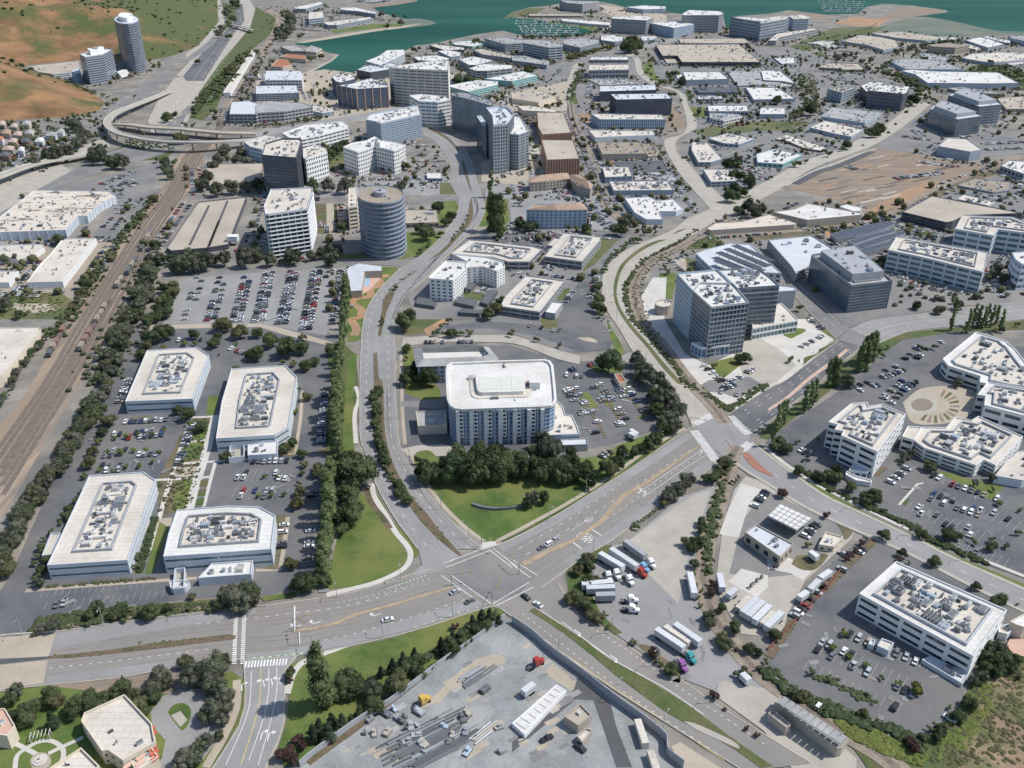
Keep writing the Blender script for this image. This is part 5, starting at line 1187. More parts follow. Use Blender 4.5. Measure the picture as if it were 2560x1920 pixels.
B('low podium with framed glass front beside the glass tower','31',[(-160,1010),(120,960),(260,1105),(0,1150),(-130,1175)],d=110,k=3,wall='wwhite',roof='rcream',floors=2,bay=3,wr=0.9,hr=0.7,glass='gteal',units=12,us=(1,4),name='podium',cat='building')
B('cantilevered white terrace block behind the glass tower podium','31',[(0,790),(240,820),(240,850),(70,860),(0,870)],h=14,wall='wgrey',roof='rblue',units=0,name='terrace_block',cat='building')
B('round cream tank house left of the glass tower','21',ell(1310,960,75,32,12),h=7,wall='wtan',roof='rcream',units=2,us=(1,2),name='tank_house',cat='tank house')
B('low glass entrance pavilion at the foot of the glass tower','21',[(1550,1300),(1640,1345),(1880,1320),(1850,1300),(1700,1290)],d=95,k=1,wall='wwhite',roof='rwhite',floors=1,bay=3,wr=0.9,hr=0.8,glass='gblue',units=0,name='entrance_pavilion',cat='pavilion')
B('solar roofed white parking structure behind the glass tower','21',[(1590,530),(1700,490),(1900,440),(2060,450),(2330,700),(2100,690),(1760,690)],d=90,k=0,wall='wcool',roof='rblue',floors=2,bay=5,wr=0.5,hr=0.5,units=0,name='parking_structure',cat='parking structure')
r0 = G('21',(1950,560),10)
for i,(a,bb) in enumerate((((1780,520),(2140,660)),((1850,490),(2210,640)),((1760,590),(2000,680)),((1920,460),(2250,600)))):
    A_,B_ = G('21',a,12.5),G('21',bb,12.5);o = empty('solar_canopy',((A_ + B_) / 2).xy.to_3d());tag(o,f'{ordinal(i)} dark solar canopy on the roof behind the glass tower','solar canopy','rooftop solar canopies')
    d_ = (B_ - A_);b = MB();b.box((0,0),d_.normalized().xy,d_.length,7,12.5,12.8);b.build('solar_panel','solar',o);b = MB()
    for k_ in range(5): q = d_ * (k_ / 4 - 0.5) * 0.9;b.tube((q.x,q.y,9.0),(q.x,q.y,12.5),0.25,5)
    b.build('post','metal',o)
# --- far right offices (tile 31)
B('dark blue glass lab tower with stepped roof plant at right','31',[(375,540),(560,505),(750,480),(880,590),(1078,765),(725,805)],d=248,k=5,wall='gsteel',roof='rgrey',floors=9,bay=2.4,wr=0.86,hr=0.78,glass='gslate',units=30,well=0.12,us=(2,7),par=1.5,name='glass_tower',cat='office tower',penthouse=(0.78,6,'wgrey'))
B('flat white C shaped roof building left of the dark lab tower','31',[(0,410),(380,370),(580,495),(400,540),(360,640),(240,700),(205,640)],d=95,k=6,wall='wgrey',roof='rblue',floors=3,bay=5,wr=0.8,hr=0.5,units=6,us=(2,5),par=1)
for nm,pts in (('top',[(540,360),(700,320),(850,285),(1040,250),(1100,275),(1000,320),(760,380),(590,400)]),('second',[(690,420),(900,360),(1060,320),(1110,340),(900,400),(740,450)]),('third',[(750,460),(950,390),(1170,330),(1190,360),(1000,430),(780,500)]),('lowest',[(800,490),(1100,415),(1100,450),(840,520)])):
    B(f'{nm} dark solar carport row beside the railway spur','31',pts,h=5,wall='metal',roof='solar',units=0,name='solar_carport',cat='carport',group='solar carports',seam=12,par=0.2)
B('teal glass lab building with curved roof plant at right','31',[(1110,385),(1200,395),(1900,520),(1880,640),(1860,690),(1335,560),(1040,500)],d=180,k=6,wall='wcool',roof='rcream',floors=4,bay=9,wr=0.84,hr=0.5,glass='gteal',units=40,well=0.12,us=(2,8))
B('lab building with white frame at the right edge','31',[(1680,200),(2120,215),(2350,300),(2300,360),(1990,320),(1950,375),(1620,315)],d=200,k=6,wall='wcool',roof='rcream',floors=4,bay=9,wr=0.84,hr=0.5,glass='gteal',units=30,well=0.12,us=(2,7))
B('long beige roofed parking garage at the right','31',[(1160,170),(1420,30),(2200,180),(1700,200),(1600,250),(1540,260)],d=80,k=0,wall='wdark',roof='rbeige',floors=3,bay=8,wr=0.9,hr=0.45,units=2,name='parking_garage',cat='parking garage')
B('small glass office cut by the right edge','31',[(2110,520),(2260,510),(2400,600),(2200,620),(2140,580)],d=240,k=3,wall='wcool',roof='rwhite',floors=4,bay=5,wr=0.8,hr=0.5,glass='gblue',units=4)
B('white skylit warehouse with solar strips above the curved road','31',[(40,170),(240,145),(350,95),(815,180),(810,195),(340,240)],d=65,k=5,wall='wtan',roof='rwhite',units=10,us=(1,3),name='warehouse',cat='warehouse')
B('long low white roofed warehouse beside the railway spur','21',[(1680,315),(1760,265),(2000,250),(2230,190),(2460,265),(2440,280),(1720,330)],d=45,k=0,wall='wtan',roof='rpatch',units=4,us=(1,3),name='warehouse',cat='warehouse')
B('small white shed beside the dirt field','31',[(620,125),(690,105),(810,130),(800,160),(740,165)],h=5,wall='wwhite',roof='rwhite',units=0,name='shed',cat='shed')
# --- right campus
B('stepped white office at the upper right campus','31',[(1800,1205),(1880,1230),(2065,1285),(2080,1310),(2130,1345),(2190,1425),(2250,1500),(2420,1560),(2420,1730),(2300,1720),(2100,1700),(1830,1640),(1840,1590),(1560,1500),(1510,1440)],d=120,k=13,wall='wwhite',roof='rwhite',floors=2,bay=8.5,wr=0.8,hr=0.42,units=36,well=0.09,us=(2,7))
B('white office with round courtyard wing at the right edge','32',[(1900,-20),(2400,60),(2400,330),(2212,270),(1870,180),(1880,100),(1810,90)],d=150,k=4,wall='wwhite',roof='rwhite',floors=2,bay=8.5,wr=0.8,hr=0.42,units=20,well=0.12,us=(2,7))
B('four storey stepped white office beside the campus car park','32',[(720,165),(860,155),(870,190),(985,172),(1190,258),(945,583),(632,440),(655,405),(575,390),(605,350),(522,325)],d=235,k=5,wall='wwhite',roof='rcream',floors=4,bay=8.5,wr=0.78,hr=0.46,units=34,well=0.10,us=(2,8))
B('low cream connecting wing between the campus office blocks','32',[(1210,360),(1330,370),(1260,480),(1160,450)],h=9,wall='wwhite',roof='rcream',floors=2,bay=8,wr=0.8,hr=0.45,units=0,name='office_wing',cat='office wing')
B('three storey white office right of the stepped office','32',[(1620,285),(1760,310),(1820,275),(2205,450),(1970,700),(1865,650),(1800,700),(1355,550),(1260,480),(1340,370),(1540,375)],d=110,k=6,wall='wwhite',roof='rcream',floors=3,bay=8.5,wr=0.8,hr=0.44,units=40,well=0.10,us=(2,8))
B('low cream loading building at the right edge of the campus','32',[(2160,580),(2400,560),(2400,760),(2200,830),(1960,790),(2050,680)],h=5,wall='wcool',roof='rcream',units=5,us=(1,3),name='loading_building',cat='building')
B('small blue roofed entrance lobby of the stepped office','32',[(740,680),(900,720),(860,760),(700,740)],h=4,wall='wwhite',roof='rblue',floors=1,bay=3,wr=0.8,hr=0.6,glass='gblue',units=0,name='entrance_lobby',cat='lobby')
B('curved white entrance canopy of the stepped office','32',[(680,750),(760,790),(900,830),(890,850),(760,830),(670,780)],h=3,wall='wwhite',roof='rwhite',units=0,name='entrance_canopy',cat='canopy')
B('large three storey white office at the bottom right','33',[(790,150),(1108,-129),(2065,290),(1775,690)],d=185,k=0,wall='wwhite',roof='rwhite',floors=3,bay=8.6,wr=0.82,hr=0.44,units=60,well=0.10,us=(2,8))
B('low white side wing of the bottom right office','33',[(1330,720),(1400,690),(1740,840),(1680,930)],d=40,k=3,wall='wcool',roof='rblue',units=3,us=(1,3),name='office_wing',cat='office wing')
B('small white loading box on the front of the bottom right office','33',[(985,535),(1090,575),(1045,645),(945,600)],d=60,k=3,wall='wcool',roof='rcream',units=0,name='loading_box',cat='annex')
B('tiny white enclosure beside the loading box','33',[(890,540),(930,550),(915,600),(865,585)],h=2.8,wall='wcool',roof='rwhite',units=0,name='bin_store',cat='enclosure')
B('pale round cornered building at the right edge','33',[(2090,390),(2300,280),(2350,400),(2212,440),(2150,420)],h=7,wall='wcream',roof='rwhite',units=0)
B('small white round fronted kiosk near the right edge','33',[(2000,430),(2080,410),(2130,450),(2070,500),(1990,480)],h=4,wall='wwhite',roof='rcream',units=0,name='kiosk',cat='kiosk')
B('orange tiled terrace beside the right edge','33',[(2090,545),(2250,540),(2260,700),(2130,680),(2060,600)],h=1.2,wall='wpink',roof='wpink',units=0,par=0.1,name='terrace',cat='terrace')
# --- fuel station group
r,P,h,c = B('white panelled fuel canopy with dark seams','32',[(110,1032),(385,1155),(250,1260),(0,1135)],h=5.5,wall='metal',roof='rwhite',units=0,name='fuel_canopy',cat='canopy',par=0.2,rec=0.2,z0=4.6)
b = MB()
for i in range(4):
    for j in range(2):
        x,y = Vector(P[0]).lerp(Vector(P[1]),(i + 0.5) / 4).lerp(Vector(P[3]).lerp(Vector(P[2]),(i + 0.5) / 4),0.25 + 0.5 * j);b.box((x,y),(1,0),0.5,0.5,0,4.7)
b.build('post','metal',r)
b = MB()
for i in range(1,6): a_,b_ = Vector(P[0]).lerp(Vector(P[1]),i / 6),Vector(P[3]).lerp(Vector(P[2]),i / 6);b.box((a_ + b_) / 2,(b_ - a_).normalized(),(b_ - a_).length - 0.4,0.25,h - 0.2,h - 0.08)
for i in range(1,4): a_,b_ = Vector(P[0]).lerp(Vector(P[3]),i / 4),Vector(P[1]).lerp(Vector(P[2]),i / 4);b.box((a_ + b_) / 2,(b_ - a_).normalized(),(b_ - a_).length - 0.4,0.25,h - 0.2,h - 0.1)
b.build('roof_seam','metal_dk',r)
B('pale blue roofed workshop below the fuel canopy','F',[(1609,1149),(1634,1132),(1714,1174),(1686,1203)],d=24,k=3,wall='wtan',roof='rblue',floors=1,bay=5,wr=0.5,hr=0.5,units=4,us=(1,2.5),name='workshop',cat='workshop')
B('small cream restaurant with orange roof square','32',[(500,1275),(650,1320),(570,1405),(440,1385)],d=55,k=2,wall='wcream',roof='rcream',floors=1,bay=4,wr=0.5,hr=0.4,units=3,us=(1,2),name='restaurant',cat='restaurant')
B('long pale maintenance building with solar panels at the bottom','33',[(60,1085),(110,1030),(700,1400),(640,1480),(600,1490)],d=85,k=4,wall='wtan',roof='rgrey',units=0,name='maintenance_building',cat='maintenance building',par=0.4)
for i in range(10):
    x,y = 125 + i * 55.5,1075 + i * 36;A_ = G('33',(x,y + 12),7);o = empty('solar_panel_row',(A_.x,A_.y,0));tag(o,f'{ordinal(i)} grey solar panel from the left on the maintenance roof','solar panel','solar panels on the maintenance building')
    q = [Vector(G('33',p,8)) - A_ for p in ((x - 40,y + 15),(x + 20,y - 40),(x + 62,y - 10),(x + 5,y + 48))];b = MB();b.prism(ccw([v.xy for v in q]),7.4,7.8);b.build('solar_panel','solar' if False else 'rgrey',o);b = MB();b.box((0,0),(1,0),0.4,0.4,6.6,7.4);b.build('bracket','metal_dk',o)
B('short lean-to shed beside the maintenance building','33',[(0,1185),(40,1150),(200,1280),(160,1310)],d=75,k=3,wall='wtan',roof='rgrey',units=2,us=(1,3),name='shed',cat='shed')
# --- yard buildings bottom centre
B('long white metal shed in the works yard','23',[(385,935),(470,990),(110,1370),(0,1270)],d=40,k=2,wall='wwhite',roof='rwhite',units=0,seam=3,name='yard_shed',cat='shed',par=0.15)
B('beige flat roofed shed beside the yard road','23',[(590,1100),(690,1200),(570,1290),(450,1210)],h=4.5,wall='wtan',roof='rbeige',units=1,us=(1,2),name='yard_shed',cat='shed')
B('small beige hut in the works yard','23',[(640,1310),(700,1330),(610,1440),(560,1380)],h=3,wall='wtan',roof='rcream',units=0,name='yard_hut',cat='hut')
# --- bottom left beige building
B('large cream roofed restaurant with red awnings at the bottom left','03',[(725,1180),(1075,1020),(1310,1270),(1340,1430),(1060,1590),(930,1500),(880,1510),(700,1250)],d=130,k=4,wall='wcream',roof='rcream',floors=2,bay=5,wr=0.4,hr=0.4,units=3,us=(1,2.5),par=1.1,name='restaurant',cat='restaurant')
B('lower cream roofed wing of the bottom left restaurant','03',[(700,1480),(860,1640),(700,1760),(380,1760),(420,1660)],h=7,wall='wcream',roof='rcream',units=2,us=(1,2),par=1,name='restaurant_wing',cat='restaurant wing')
B('cream turret with awnings on the restaurant corner','03',[(1110,1570),(1290,1450),(1370,1560),(1180,1690)],h=5,wall='wcream',roof='rcream',units=1,us=(1,2),name='terrace_wing',cat='restaurant wing')
for i,(x,y) in enumerate(((1295,1330),(1310,1370),(1315,1490),(1330,1530),(1335,1580),(1210,1570),(1200,1620),(1100,1640))):
    g = G('03',(x,y),4.2);o = empty('awning',(g.x,g.y,0),0.9);tag(o,f'{ordinal(i)} red awning from the top on the restaurant side','awning','red restaurant awnings')
    b = MB();b.poly([(-1.5,0,5.2),(1.5,0,5.2),(1.5,-1.0,4.6),(-1.5,-1.0,4.6)]);b.poly([(-1.5,-1.0,4.6),(1.5,-1.0,4.6),(1.5,-1.0,4.3),(-1.5,-1.0,4.3)]);b.build('canvas','wred' if i < 5 else 'wpink',o);b = MB();b.tube((-1.5,0,4.6),(-1.5,-1.0,4.5),0.05);b.tube((1.5,0,4.6),(1.5,-1.0,4.5),0.05);b.build('bracket','metal',o)
B('brown roofed pavilion cut by the left edge','03',[(-60,1150),(40,1140),(130,1290),(60,1380),(-60,1360)],h=7,wall='wcream',roof='wpink',units=1,us=(1,2),name='pavilion',cat='pavilion')
# --- left warehouses
B('largest patchy roofed warehouse on the left','00',[(300,1640),(940,1650),(1000,1690),(860,1760),(750,1860),(670,1865),(565,1985),(0,2005),(-200,2000),(0,1870)],d=78,k=6,wall='wcool',roof='rpatch',units=40,us=(1,4),name='warehouse',cat='warehouse',fins=7.0,lipmat='wcool')
B('long white sawtooth sided warehouse next to the railway','01',[(540,402),(830,398),(540,772),(230,780),(330,640),(440,530)],d=62,k=3,wall='wwhite',roof='rcream',units=24,us=(1,2.6),name='warehouse',cat='warehouse')
B('white warehouse with clipped corner at the left edge','01',[(-200,460),(375,450),(385,480),(270,560),(150,580),(-200,580)],d=40,k=3,wall='wwhite',roof='rcream',units=14,us=(1,3),name='warehouse',cat='warehouse')
B('small white warehouse at the left edge','01',[(-200,680),(160,680),(75,780),(-200,780)],d=50,k=2,wall='wwhite',roof='rcream',units=6,us=(1,3),name='warehouse',cat='warehouse')
B('cream walled warehouse at the left edge below the scrub','01',[(-300,1175),(345,1165),(350,1190),(20,1580),(-300,1700)],d=100,k=3,wall='wcream',roof='rcream',units=12,us=(1,4),name='warehouse',cat='warehouse')
# --- centre left towers
gr,gP,gh,gc = B('beige three bay parking deck beside the railway','01',[(1710,85),(2130,40),(1970,450),(1790,480),(1480,505),(1440,480)],d=45,k=4,wall='wdark',roof='rbeige',floors=2,bay=6,wr=0.9,hr=0.4,units=0,name='parking_garage',cat='parking garage',par=0.9)
for a,bb in (((1805,115),(1640,450)),((1965,75),(1800,480)),((1890,250),(1800,470))):
    q0,q1 = (G('01',q,gh).xy - Vector(gc) for q in (a,bb));b = MB();b.box((q0 + q1) / 2,(q1 - q0).normalized(),(q1 - q0).length,1.6,gh - 0.9,gh + 0.1);b.build('deck_divider','asph_blk',gr)
b = MB();b.box(G('01',(2010,385),gh + 3).xy - Vector(gc),(1,0),9,7,gh - 0.9,gh + 4);b.build('stair_tower','wwhite',gr)
B('white glass office tower with stepped faces left of the round tower','F',[(585,408),(675,404),(675,413),(663,450),(580,462),(573,462),(570,444)],d=100,k=4,wall='wcool',roof='rcream',floors=11,bay=5,wr=0.88,hr=0.62,glass='gdark',units=10,par=1.2,us=(2,5),name='office_tower',cat='office tower',ribs=True,lipmat='wwhite')
r,P,h,c = B('dark glass wedge tower with a sharp pointed corner','F',[(573,308),(610,298),(648,298),(652,302),(640,340),(565,334)],d=90,k=4,wall='wdark',roof='rcream',floors=12,bay=2.2,wr=0.85,hr=0.75,glass='gslate',units=8,us=(2,5),par=2.0,name='office_tower',cat='office tower')
B('round banded office tower with a tan roof','F',ell(822,419,50,20,30),d=125,k=8,wall='wband',roof='rtan',floors=13,bay=60,wr=0.99,hr=0.6,glass='gslate',units=2,par=0.8,us=(2,4),penthouse=(0.3,4,'wgrey'),name='round_tower',cat='office tower',ribs=2,lipmat='wband')
B('cream curved low wing left of the round tower','F',[(753,406),(772,404),(772,445),(752,448)],d=50,k=3,wall='wcream',roof='rcream',floors=6,bay=8,wr=0.8,hr=0.45,units=2)
B('low flat pavilion with solar roof right of the round tower','F',[(876,452),(944,452),(948,480),(876,482)],h=5,wall='wtan',roof='rbeige',floors=1,bay=5,wr=0.8,hr=0.5,units=6,us=(2,6),name='pavilion',cat='pavilion')
B('L shaped metal roofed childcare building beside the play path','11',[(890,615),(1085,640),(1090,680),(940,685),(915,850),(820,855),(785,680),(800,650)],h=6,wall='wtan',roof='rblue',units=0,seam=4,name='childcare_building',cat='building',par=0.15)
for lab,pts,d_,k_,fl in (('star shaped white office with punched windows',[(858,303),(880,296),(886,292),(905,292),(910,300),(940,303),(961,312),(943,317),(930,320),(906,318),(862,328),(840,325),(742,0)],62,9,6),):
    B(lab,'F',[(741,317),(762,308),(792,303),(810,294),(822,302),(850,306),(876,312),(862,321),(850,325),(808,315),(792,322),(772,328)],d=52,k=11,wall='wwhite',roof='rwhite',floors=6,bay=4,wr=0.55,hr=0.45,units=8,us=(2,5),penthouse=(0.25,5,'wwhite'))
B('white punched window office behind the dark wedge tower','F',[(655,322),(682,312),(704,320),(707,328),(660,342),(655,340)],d=58,k=3,wall='wwhite',roof='rcream',floors=6,bay=4,wr=0.55,hr=0.45,units=4,us=(2,5))
B('long low white office wing with bands behind the wedge tower','F',[(610,287),(660,270),(740,262),(752,270),(752,276),(690,292),(650,300),(625,297)],d=30,k=5,wall='wwhite',roof='rwhite',floors=4,bay=8,wr=0.85,hr=0.4,units=12,us=(2,6))
B('low pale blue glass office left of the wedge tower','F',[(527,306),(575,292),(605,295),(625,303),(590,310),(565,322),(540,316)],d=35,k=5,wall='wcool',roof='rcream',floors=4,bay=4,wr=0.85,hr=0.5,glass='gblue',units=6,us=(2,5))
B('beige parking deck behind the wedge tower','F',[(447,358),(470,354),(568,352),(563,390),(452,400)],h=6,wall='wtan',roof='rbeige',floors=2,bay=6,wr=0.9,hr=0.4,units=0,name='parking_garage',cat='parking garage')
B('blue grey mid rise office with gridded facade','F',[(790,258),(800,246),(840,238),(905,226),(911,246),(822,266),(812,262)],d=52,k=5,wall='metal_bl',roof='rwhite',floors=10,bay=3,wr=0.7,hr=0.6,glass='gslate',units=12,us=(2,5),par=2)
B('tall cream slab tower with ribbed side','F',[(840,143),(870,140),(955,128),(970,130),(968,152),(882,148),(850,146)],d=80,k=0,wall='wpale',roof='rwhite',floors=12,bay=12,wr=0.9,hr=0.42,glass='gslate',units=14,us=(2,6),par=1.5,name='office_tower',cat='office tower',ribs=True,lipmat='wpale')
B('white banded mid rise below the cream slab tower','F',[(884,206),(912,203),(960,207),(972,215),(945,220),(905,218)],d=55,k=4,wall='wwhite',roof='rwhite',floors=7,bay=9,wr=0.88,hr=0.4,glass='gslate',units=8,us=(2,5))
B('dark slate office with orange stripes','F',[(728,184),(760,180),(800,168),(835,178),(838,188),(770,192)],d=45,k=5,wall='wslate',roof='rwhite',floors=6,bay=4,wr=0.8,hr=0.55,glass='gslate',units=10,us=(2,7),fins=10,finw=1.2,lipmat='wpink')
B('dark slate office with orange stripes beside the inlet','F',[(716,165),(730,158),(760,160),(768,170),(735,178),(725,175)],d=38,k=4,wall='wslate',roof='rwhite',floors=6,bay=4,wr=0.8,hr=0.55,glass='gslate',units=6,us=(2,6))
B('slate lab building with louvred roof on the inlet shore','F',[(770,150),(790,142),(835,135),(858,138),(838,150),(800,156)],d=18,k=5,wall='wdark',roof='rblue',floors=4,bay=5,wr=0.7,hr=0.5,units=8,us=(2,6))
B('stepped white lab on the inlet shore','F',[(790,132),(822,120),(838,108),(873,107),(875,115),(850,128),(820,140)],d=20,k=5,wall='wcool',roof='rwhite',floors=4,bay=5,wr=0.8,hr=0.5,units=8,us=(2,6))
B('long dark curved glass tower behind the boulevard','F',[(975,200),(1005,198),(1052,212),(1064,218),(1063,228),(1020,215),(975,205)],d=74,k=6,wall='gsteel',roof='rgrey',floors=12,bay=3,wr=0.9,hr=0.85,glass='gslate',units=10,us=(2,5),par=1.5,name='glass_tower',cat='office tower')
B('narrow mid slab left of the tallest silver tower','F',[(1029,250),(1040,248),(1050,262),(1050,272),(1042,270)],d=70,k=4,wall='gsteel',roof='rblue',floors=12,bay=3,wr=0.9,hr=0.85,glass='gslate',units=2,us=(2,3),name='glass_tower',cat='office tower')
B('tallest silver glass tower with angled roof beside the boulevard','F',[(1050,232),(1078,229),(1096,230),(1110,245),(1105,254),(1096,266),(1066,269),(1064,250)],d=108,k=6,wall='wcool',roof='rblue',floors=14,bay=2.6,wr=0.86,hr=0.8,glass='gslate',units=6,us=(2,5),par=2.5,name='glass_tower',cat='office tower',fins=3.2,finw=0.35,lipmat='metal')
B('right glass wing of the silver tower','F',[(1098,264),(1108,250),(1124,252),(1141,283),(1120,290),(1100,288)],d=78,k=4,wall='wcool',roof='rwhite',floors=12,bay=2.6,wr=0.86,hr=0.8,glass='gslate',units=2,us=(2,3),par=1,name='glass_tower',cat='office tower',fins=3.2,finw=0.35,lipmat='metal')
BG = 'brown ribbed parking buildings'
B('upper of the two brown sided parking buildings','F',[(1160,242),(1218,242),(1225,262),(1235,286),(1172,290),(1163,275)],d=24,k=4,wall='wbrown',roof='rbeige',units=3,us=(1,3),name='parking_garage',cat='parking garage',fins=3,finw=0.6,lipmat='wpink',group=BG)
B('lower of the two brown sided parking buildings','F',[(1170,301),(1238,302),(1252,342),(1182,345)],d=35,k=3,wall='wbrown',roof='rbeige',units=1,us=(1,3),name='parking_garage',cat='parking garage',fins=3,finw=0.6,lipmat='wpink',group=BG)
B('thin white shed roof above the brown parking buildings','F',[(1118,228),(1145,228),(1200,236),(1200,242),(1130,238)],h=8,wall='wcream',roof='rcream',units=2,name='warehouse',cat='warehouse')
for i,(lab,pts) in enumerate((('long tan roofed inn wing at left',[(1142,384),(1180,377),(1225,374),(1230,386),(1180,392),(1145,394)]),('right diagonal wing of the tan roofed inn',[(1230,378),(1255,376),(1280,398),(1275,408),(1248,400),(1232,388)]))):
    r,P,h,c = B(lab,'F',pts,h=10,wall='wtan',roof='tile_tan',floors=3,bay=4,wr=0.4,hr=0.45,units=0,name='inn_wing',cat='inn')
    Q = [P[0],P[2],P[3],P[5]] if len(P) == 6 else P;gable(r,[P[0],P[len(P) // 2 - 1 + 0],P[len(P) // 2],P[-1]],h,4,'tile_tan',0.8)
r,P,h,c = B('pale blue six storey hotel with tan hipped roof','21',[(125,150),(190,105),(610,100),(650,150),(400,155)],d=165,k=0,wall='metal_bl',roof='tile_tan',floors=6,bay=4.2,wr=0.5,hr=0.45,glass='gblue',units=0,name='hotel',cat='hotel')
gable(r,[P[0],P[1],P[2],P[3]] if len(P) == 4 else [P[i] for i in (0,1,2,len(P) - 1)],h,4,'tile_tan',0.6)
B('white L shaped hotel with orange end wall facing the boulevard','11',[(1640,590),(1820,600),(1815,655),(1700,760),(1500,745),(1495,730)],d=190,k=3,wall='wwhite',roof='rwhite',floors=6,bay=4,wr=0.45,hr=0.45,units=10,us=(1,4),name='hotel',cat='hotel',par=1)
B('rear wing of the white hotel with orange end wall','11',[(1690,530),(2000,560),(2140,600),(2150,640),(2080,680),(1960,640),(1815,650),(1830,600)],d=150,k=4,wall='wwhite',roof='rwhite',floors=6,bay=4,wr=0.45,hr=0.45,units=10,us=(1,4),name='hotel',cat='hotel',par=1)
for lab,t_,pts,d_,k_ in (('white roofed office nearest the boulevard in the central cluster','11',[(1850,410),(2060,430),(2400,470),(2470,490),(2360,600),(2180,600),(2040,560),(1680,530)],75,4),('square white roofed office at the top of the central cluster','21',[(450,350),(770,385),(765,410),(605,600),(280,555)],75,3),('white roofed office with white annex above the side road','21',[(120,720),(455,765),(240,1035),(-100,985),(-60,900)],75,2)):
    B(lab,t_,pts,d=d_,k=k_,wall='wgrey',roof='rcream',floors=2,bay=7,wr=0.9,hr=0.5,glass='gdark',units=36,well=0.15,us=(1.5,6),group='central cluster offices')
B('white flat annex of the office above the side road','21',[(350,945),(440,955),(375,1050),(285,1035)],h=5,wall='wgrey',roof='rwhite',units=0,name='annex',cat='annex')
B('small white annex left of the square central office','21',[(370,395),(430,400),(370,465),(300,460)],h=4,wall='wgrey',roof='rcream',units=0,name='annex',cat='annex')
for i,pts in enumerate(([(1400,905),(1500,920),(1560,955),(1540,985),(1380,960)],[(1740,900),(1910,930),(1880,985),(1720,950)],[(2010,840),(2090,850),(2000,970),(1940,950)],[(1770,1000),(1950,1020),(1930,1050),(1760,1040)],[(1830,780),(1900,790),(1850,840),(1800,830)])):
    B(f'{ordinal(i)} dark flat carport roof from the left below the white hotel','11',pts,h=3,wall='metal_dk',roof='rdark',units=0,name='carport',cat='carport',group='carports below the white hotel',par=0.1)
B('bright white stepped warehouse beside the curved road','21',[(975,50),(1190,40),(1260,75),(1400,60),(1480,140),(1420,165),(1270,165),(1305,235),(1160,235),(1060,175)],d=48,k=8,wall='wcool',roof='rwhite',units=14,us=(1,3),name='warehouse',cat='warehouse')
# --- top centre blocks (tile 20)
def b20(lab,pts,d_,k_,wall='wmid',roof='rwhite',fl=2,**kw):
    return B(lab,'20',pts,d=d_,k=k_,wall=wall,roof=roof,floors=fl,**{**dict(bay=6,wr=0.7,hr=0.45,units=6,us=(2,5)),**kw})
b20('white building with ribbed glass front in the lab row',[(680,980),(1290,990),(1325,1030),(760,1030)],85,3,'metal_bl','rcream',3,bay=3,wr=0.5,hr=0.7,glass='gblue')
b20('dark glass lab with slatted front above the ribbed building',[(850,810),(1340,805),(1385,850),(900,860)],150,3,'wdark','rblue',4,bay=3,wr=0.75,hr=0.6,glass='gslate')
b20('dark framed lab behind the slatted lab',[(760,740),(1240,730),(1250,775),(760,790)],90,3,'wdark','rblue',4,bay=4,glass='gslate')
b20('long white roofed warehouse below the lab row',[(665,1125),(1220,1130),(1235,1165),(720,1185)],48,3,'wwhite','rcream',0,name='warehouse',cat='warehouse')
b20('brown roofed warehouse below the white warehouse',[(730,1225),(1100,1225),(1165,1325),(780,1330)],60,3,'wtan','rtan',0,name='warehouse',cat='warehouse')
b20('tan side shed right of the brown roofed warehouse',[(1110,1235),(1240,1240),(1300,1340),(1180,1350)],22,3,'wtan','rtan',0,name='warehouse',cat='warehouse')
b20('white two storey office with square roof ring',[(780,1440),(1010,1440),(1040,1520),(805,1530)],55,3,'wmid','rcream',2,glass='gblue')
b20('long spotted roof warehouse near the blue hotel',[(840,1565),(1340,1560),(1400,1640),(880,1645)],45,3,'wmid','rcream',0,units=20,name='warehouse',cat='warehouse')
b20('dark roofed flat warehouse above the spotted one',[(870,1400),(1310,1390),(1350,1470),(1010,1480)],10,3,'wgrey','rdark',0,units=1,name='warehouse',cat='warehouse')
b20('grey patched warehouse right of the square office',[(1050,1485),(1380,1480),(1440,1560),(1060,1555)],12,3,'wgrey','rgrey',0,units=8,name='warehouse',cat='warehouse')
b20('white fronted office with tan stripe in the upper row',[(670,560),(1010,555),(1010,600),(665,605)],75,3,'wgrey','rcream',2,glass='gdark')
b20('white roofed strip building at the top of the row',[(690,490),(1000,488),(1005,515),(675,515)],30,3,'wgrey','rwhite',1)
b20('crowded rooftop parking deck above the dark framed lab',[(650,680),(1010,680),(1080,725),(760,735)],12,3,'wtan','rgrey',0,units=14,name='parking_deck',cat='parking deck')
b20('tan roofed warehouse left of the hedge road',[(0,800),(250,780),(375,835),(230,885),(0,850)],45,3,'wcream','rbeige',0,units=4,name='warehouse',cat='warehouse')
b20('long teal glass office left of the hedge road',[(-240,680),(100,615),(220,650),(0,700)],55,3,'wteal','rwhite',3,glass='gteal',bay=10,wr=0.9)
b20('pale office with blue walls beyond the striped tower',[(-570,740),(-300,690),(-120,700),(-120,730),(-380,790)],55,4,'wteal','rwhite',3,glass='gteal',bay=10,wr=0.9)
b20('curved pale block in the north office row',[(90,340),(280,345),(440,375),(440,400),(320,410),(95,370)],115,4,'wmid','rgrey',5,bay=14,wr=0.93)
b20('banded office behind the waterfront trees',[(450,340),(600,325),(750,345),(755,365),(590,410),(450,380)],55,4,'wmid','rgrey',4,bay=14,wr=0.93)
b20('banded office left of the north office row',[(-240,330),(-60,320),(100,345),(85,370),(-60,380)],70,4,'wmid','rgrey',4,bay=14,wr=0.93)
b20('tan roofed garage below the banded offices',[(0,480),(120,480),(320,540),(300,560),(0,520)],40,3,'wmid','rgrey',2,name='parking_garage',cat='parking garage')
b20('low white office by the waterfront trees',[(770,310),(870,300),(960,320),(950,350),(890,360),(770,345)],30,4,'wmid','rwhite',2)
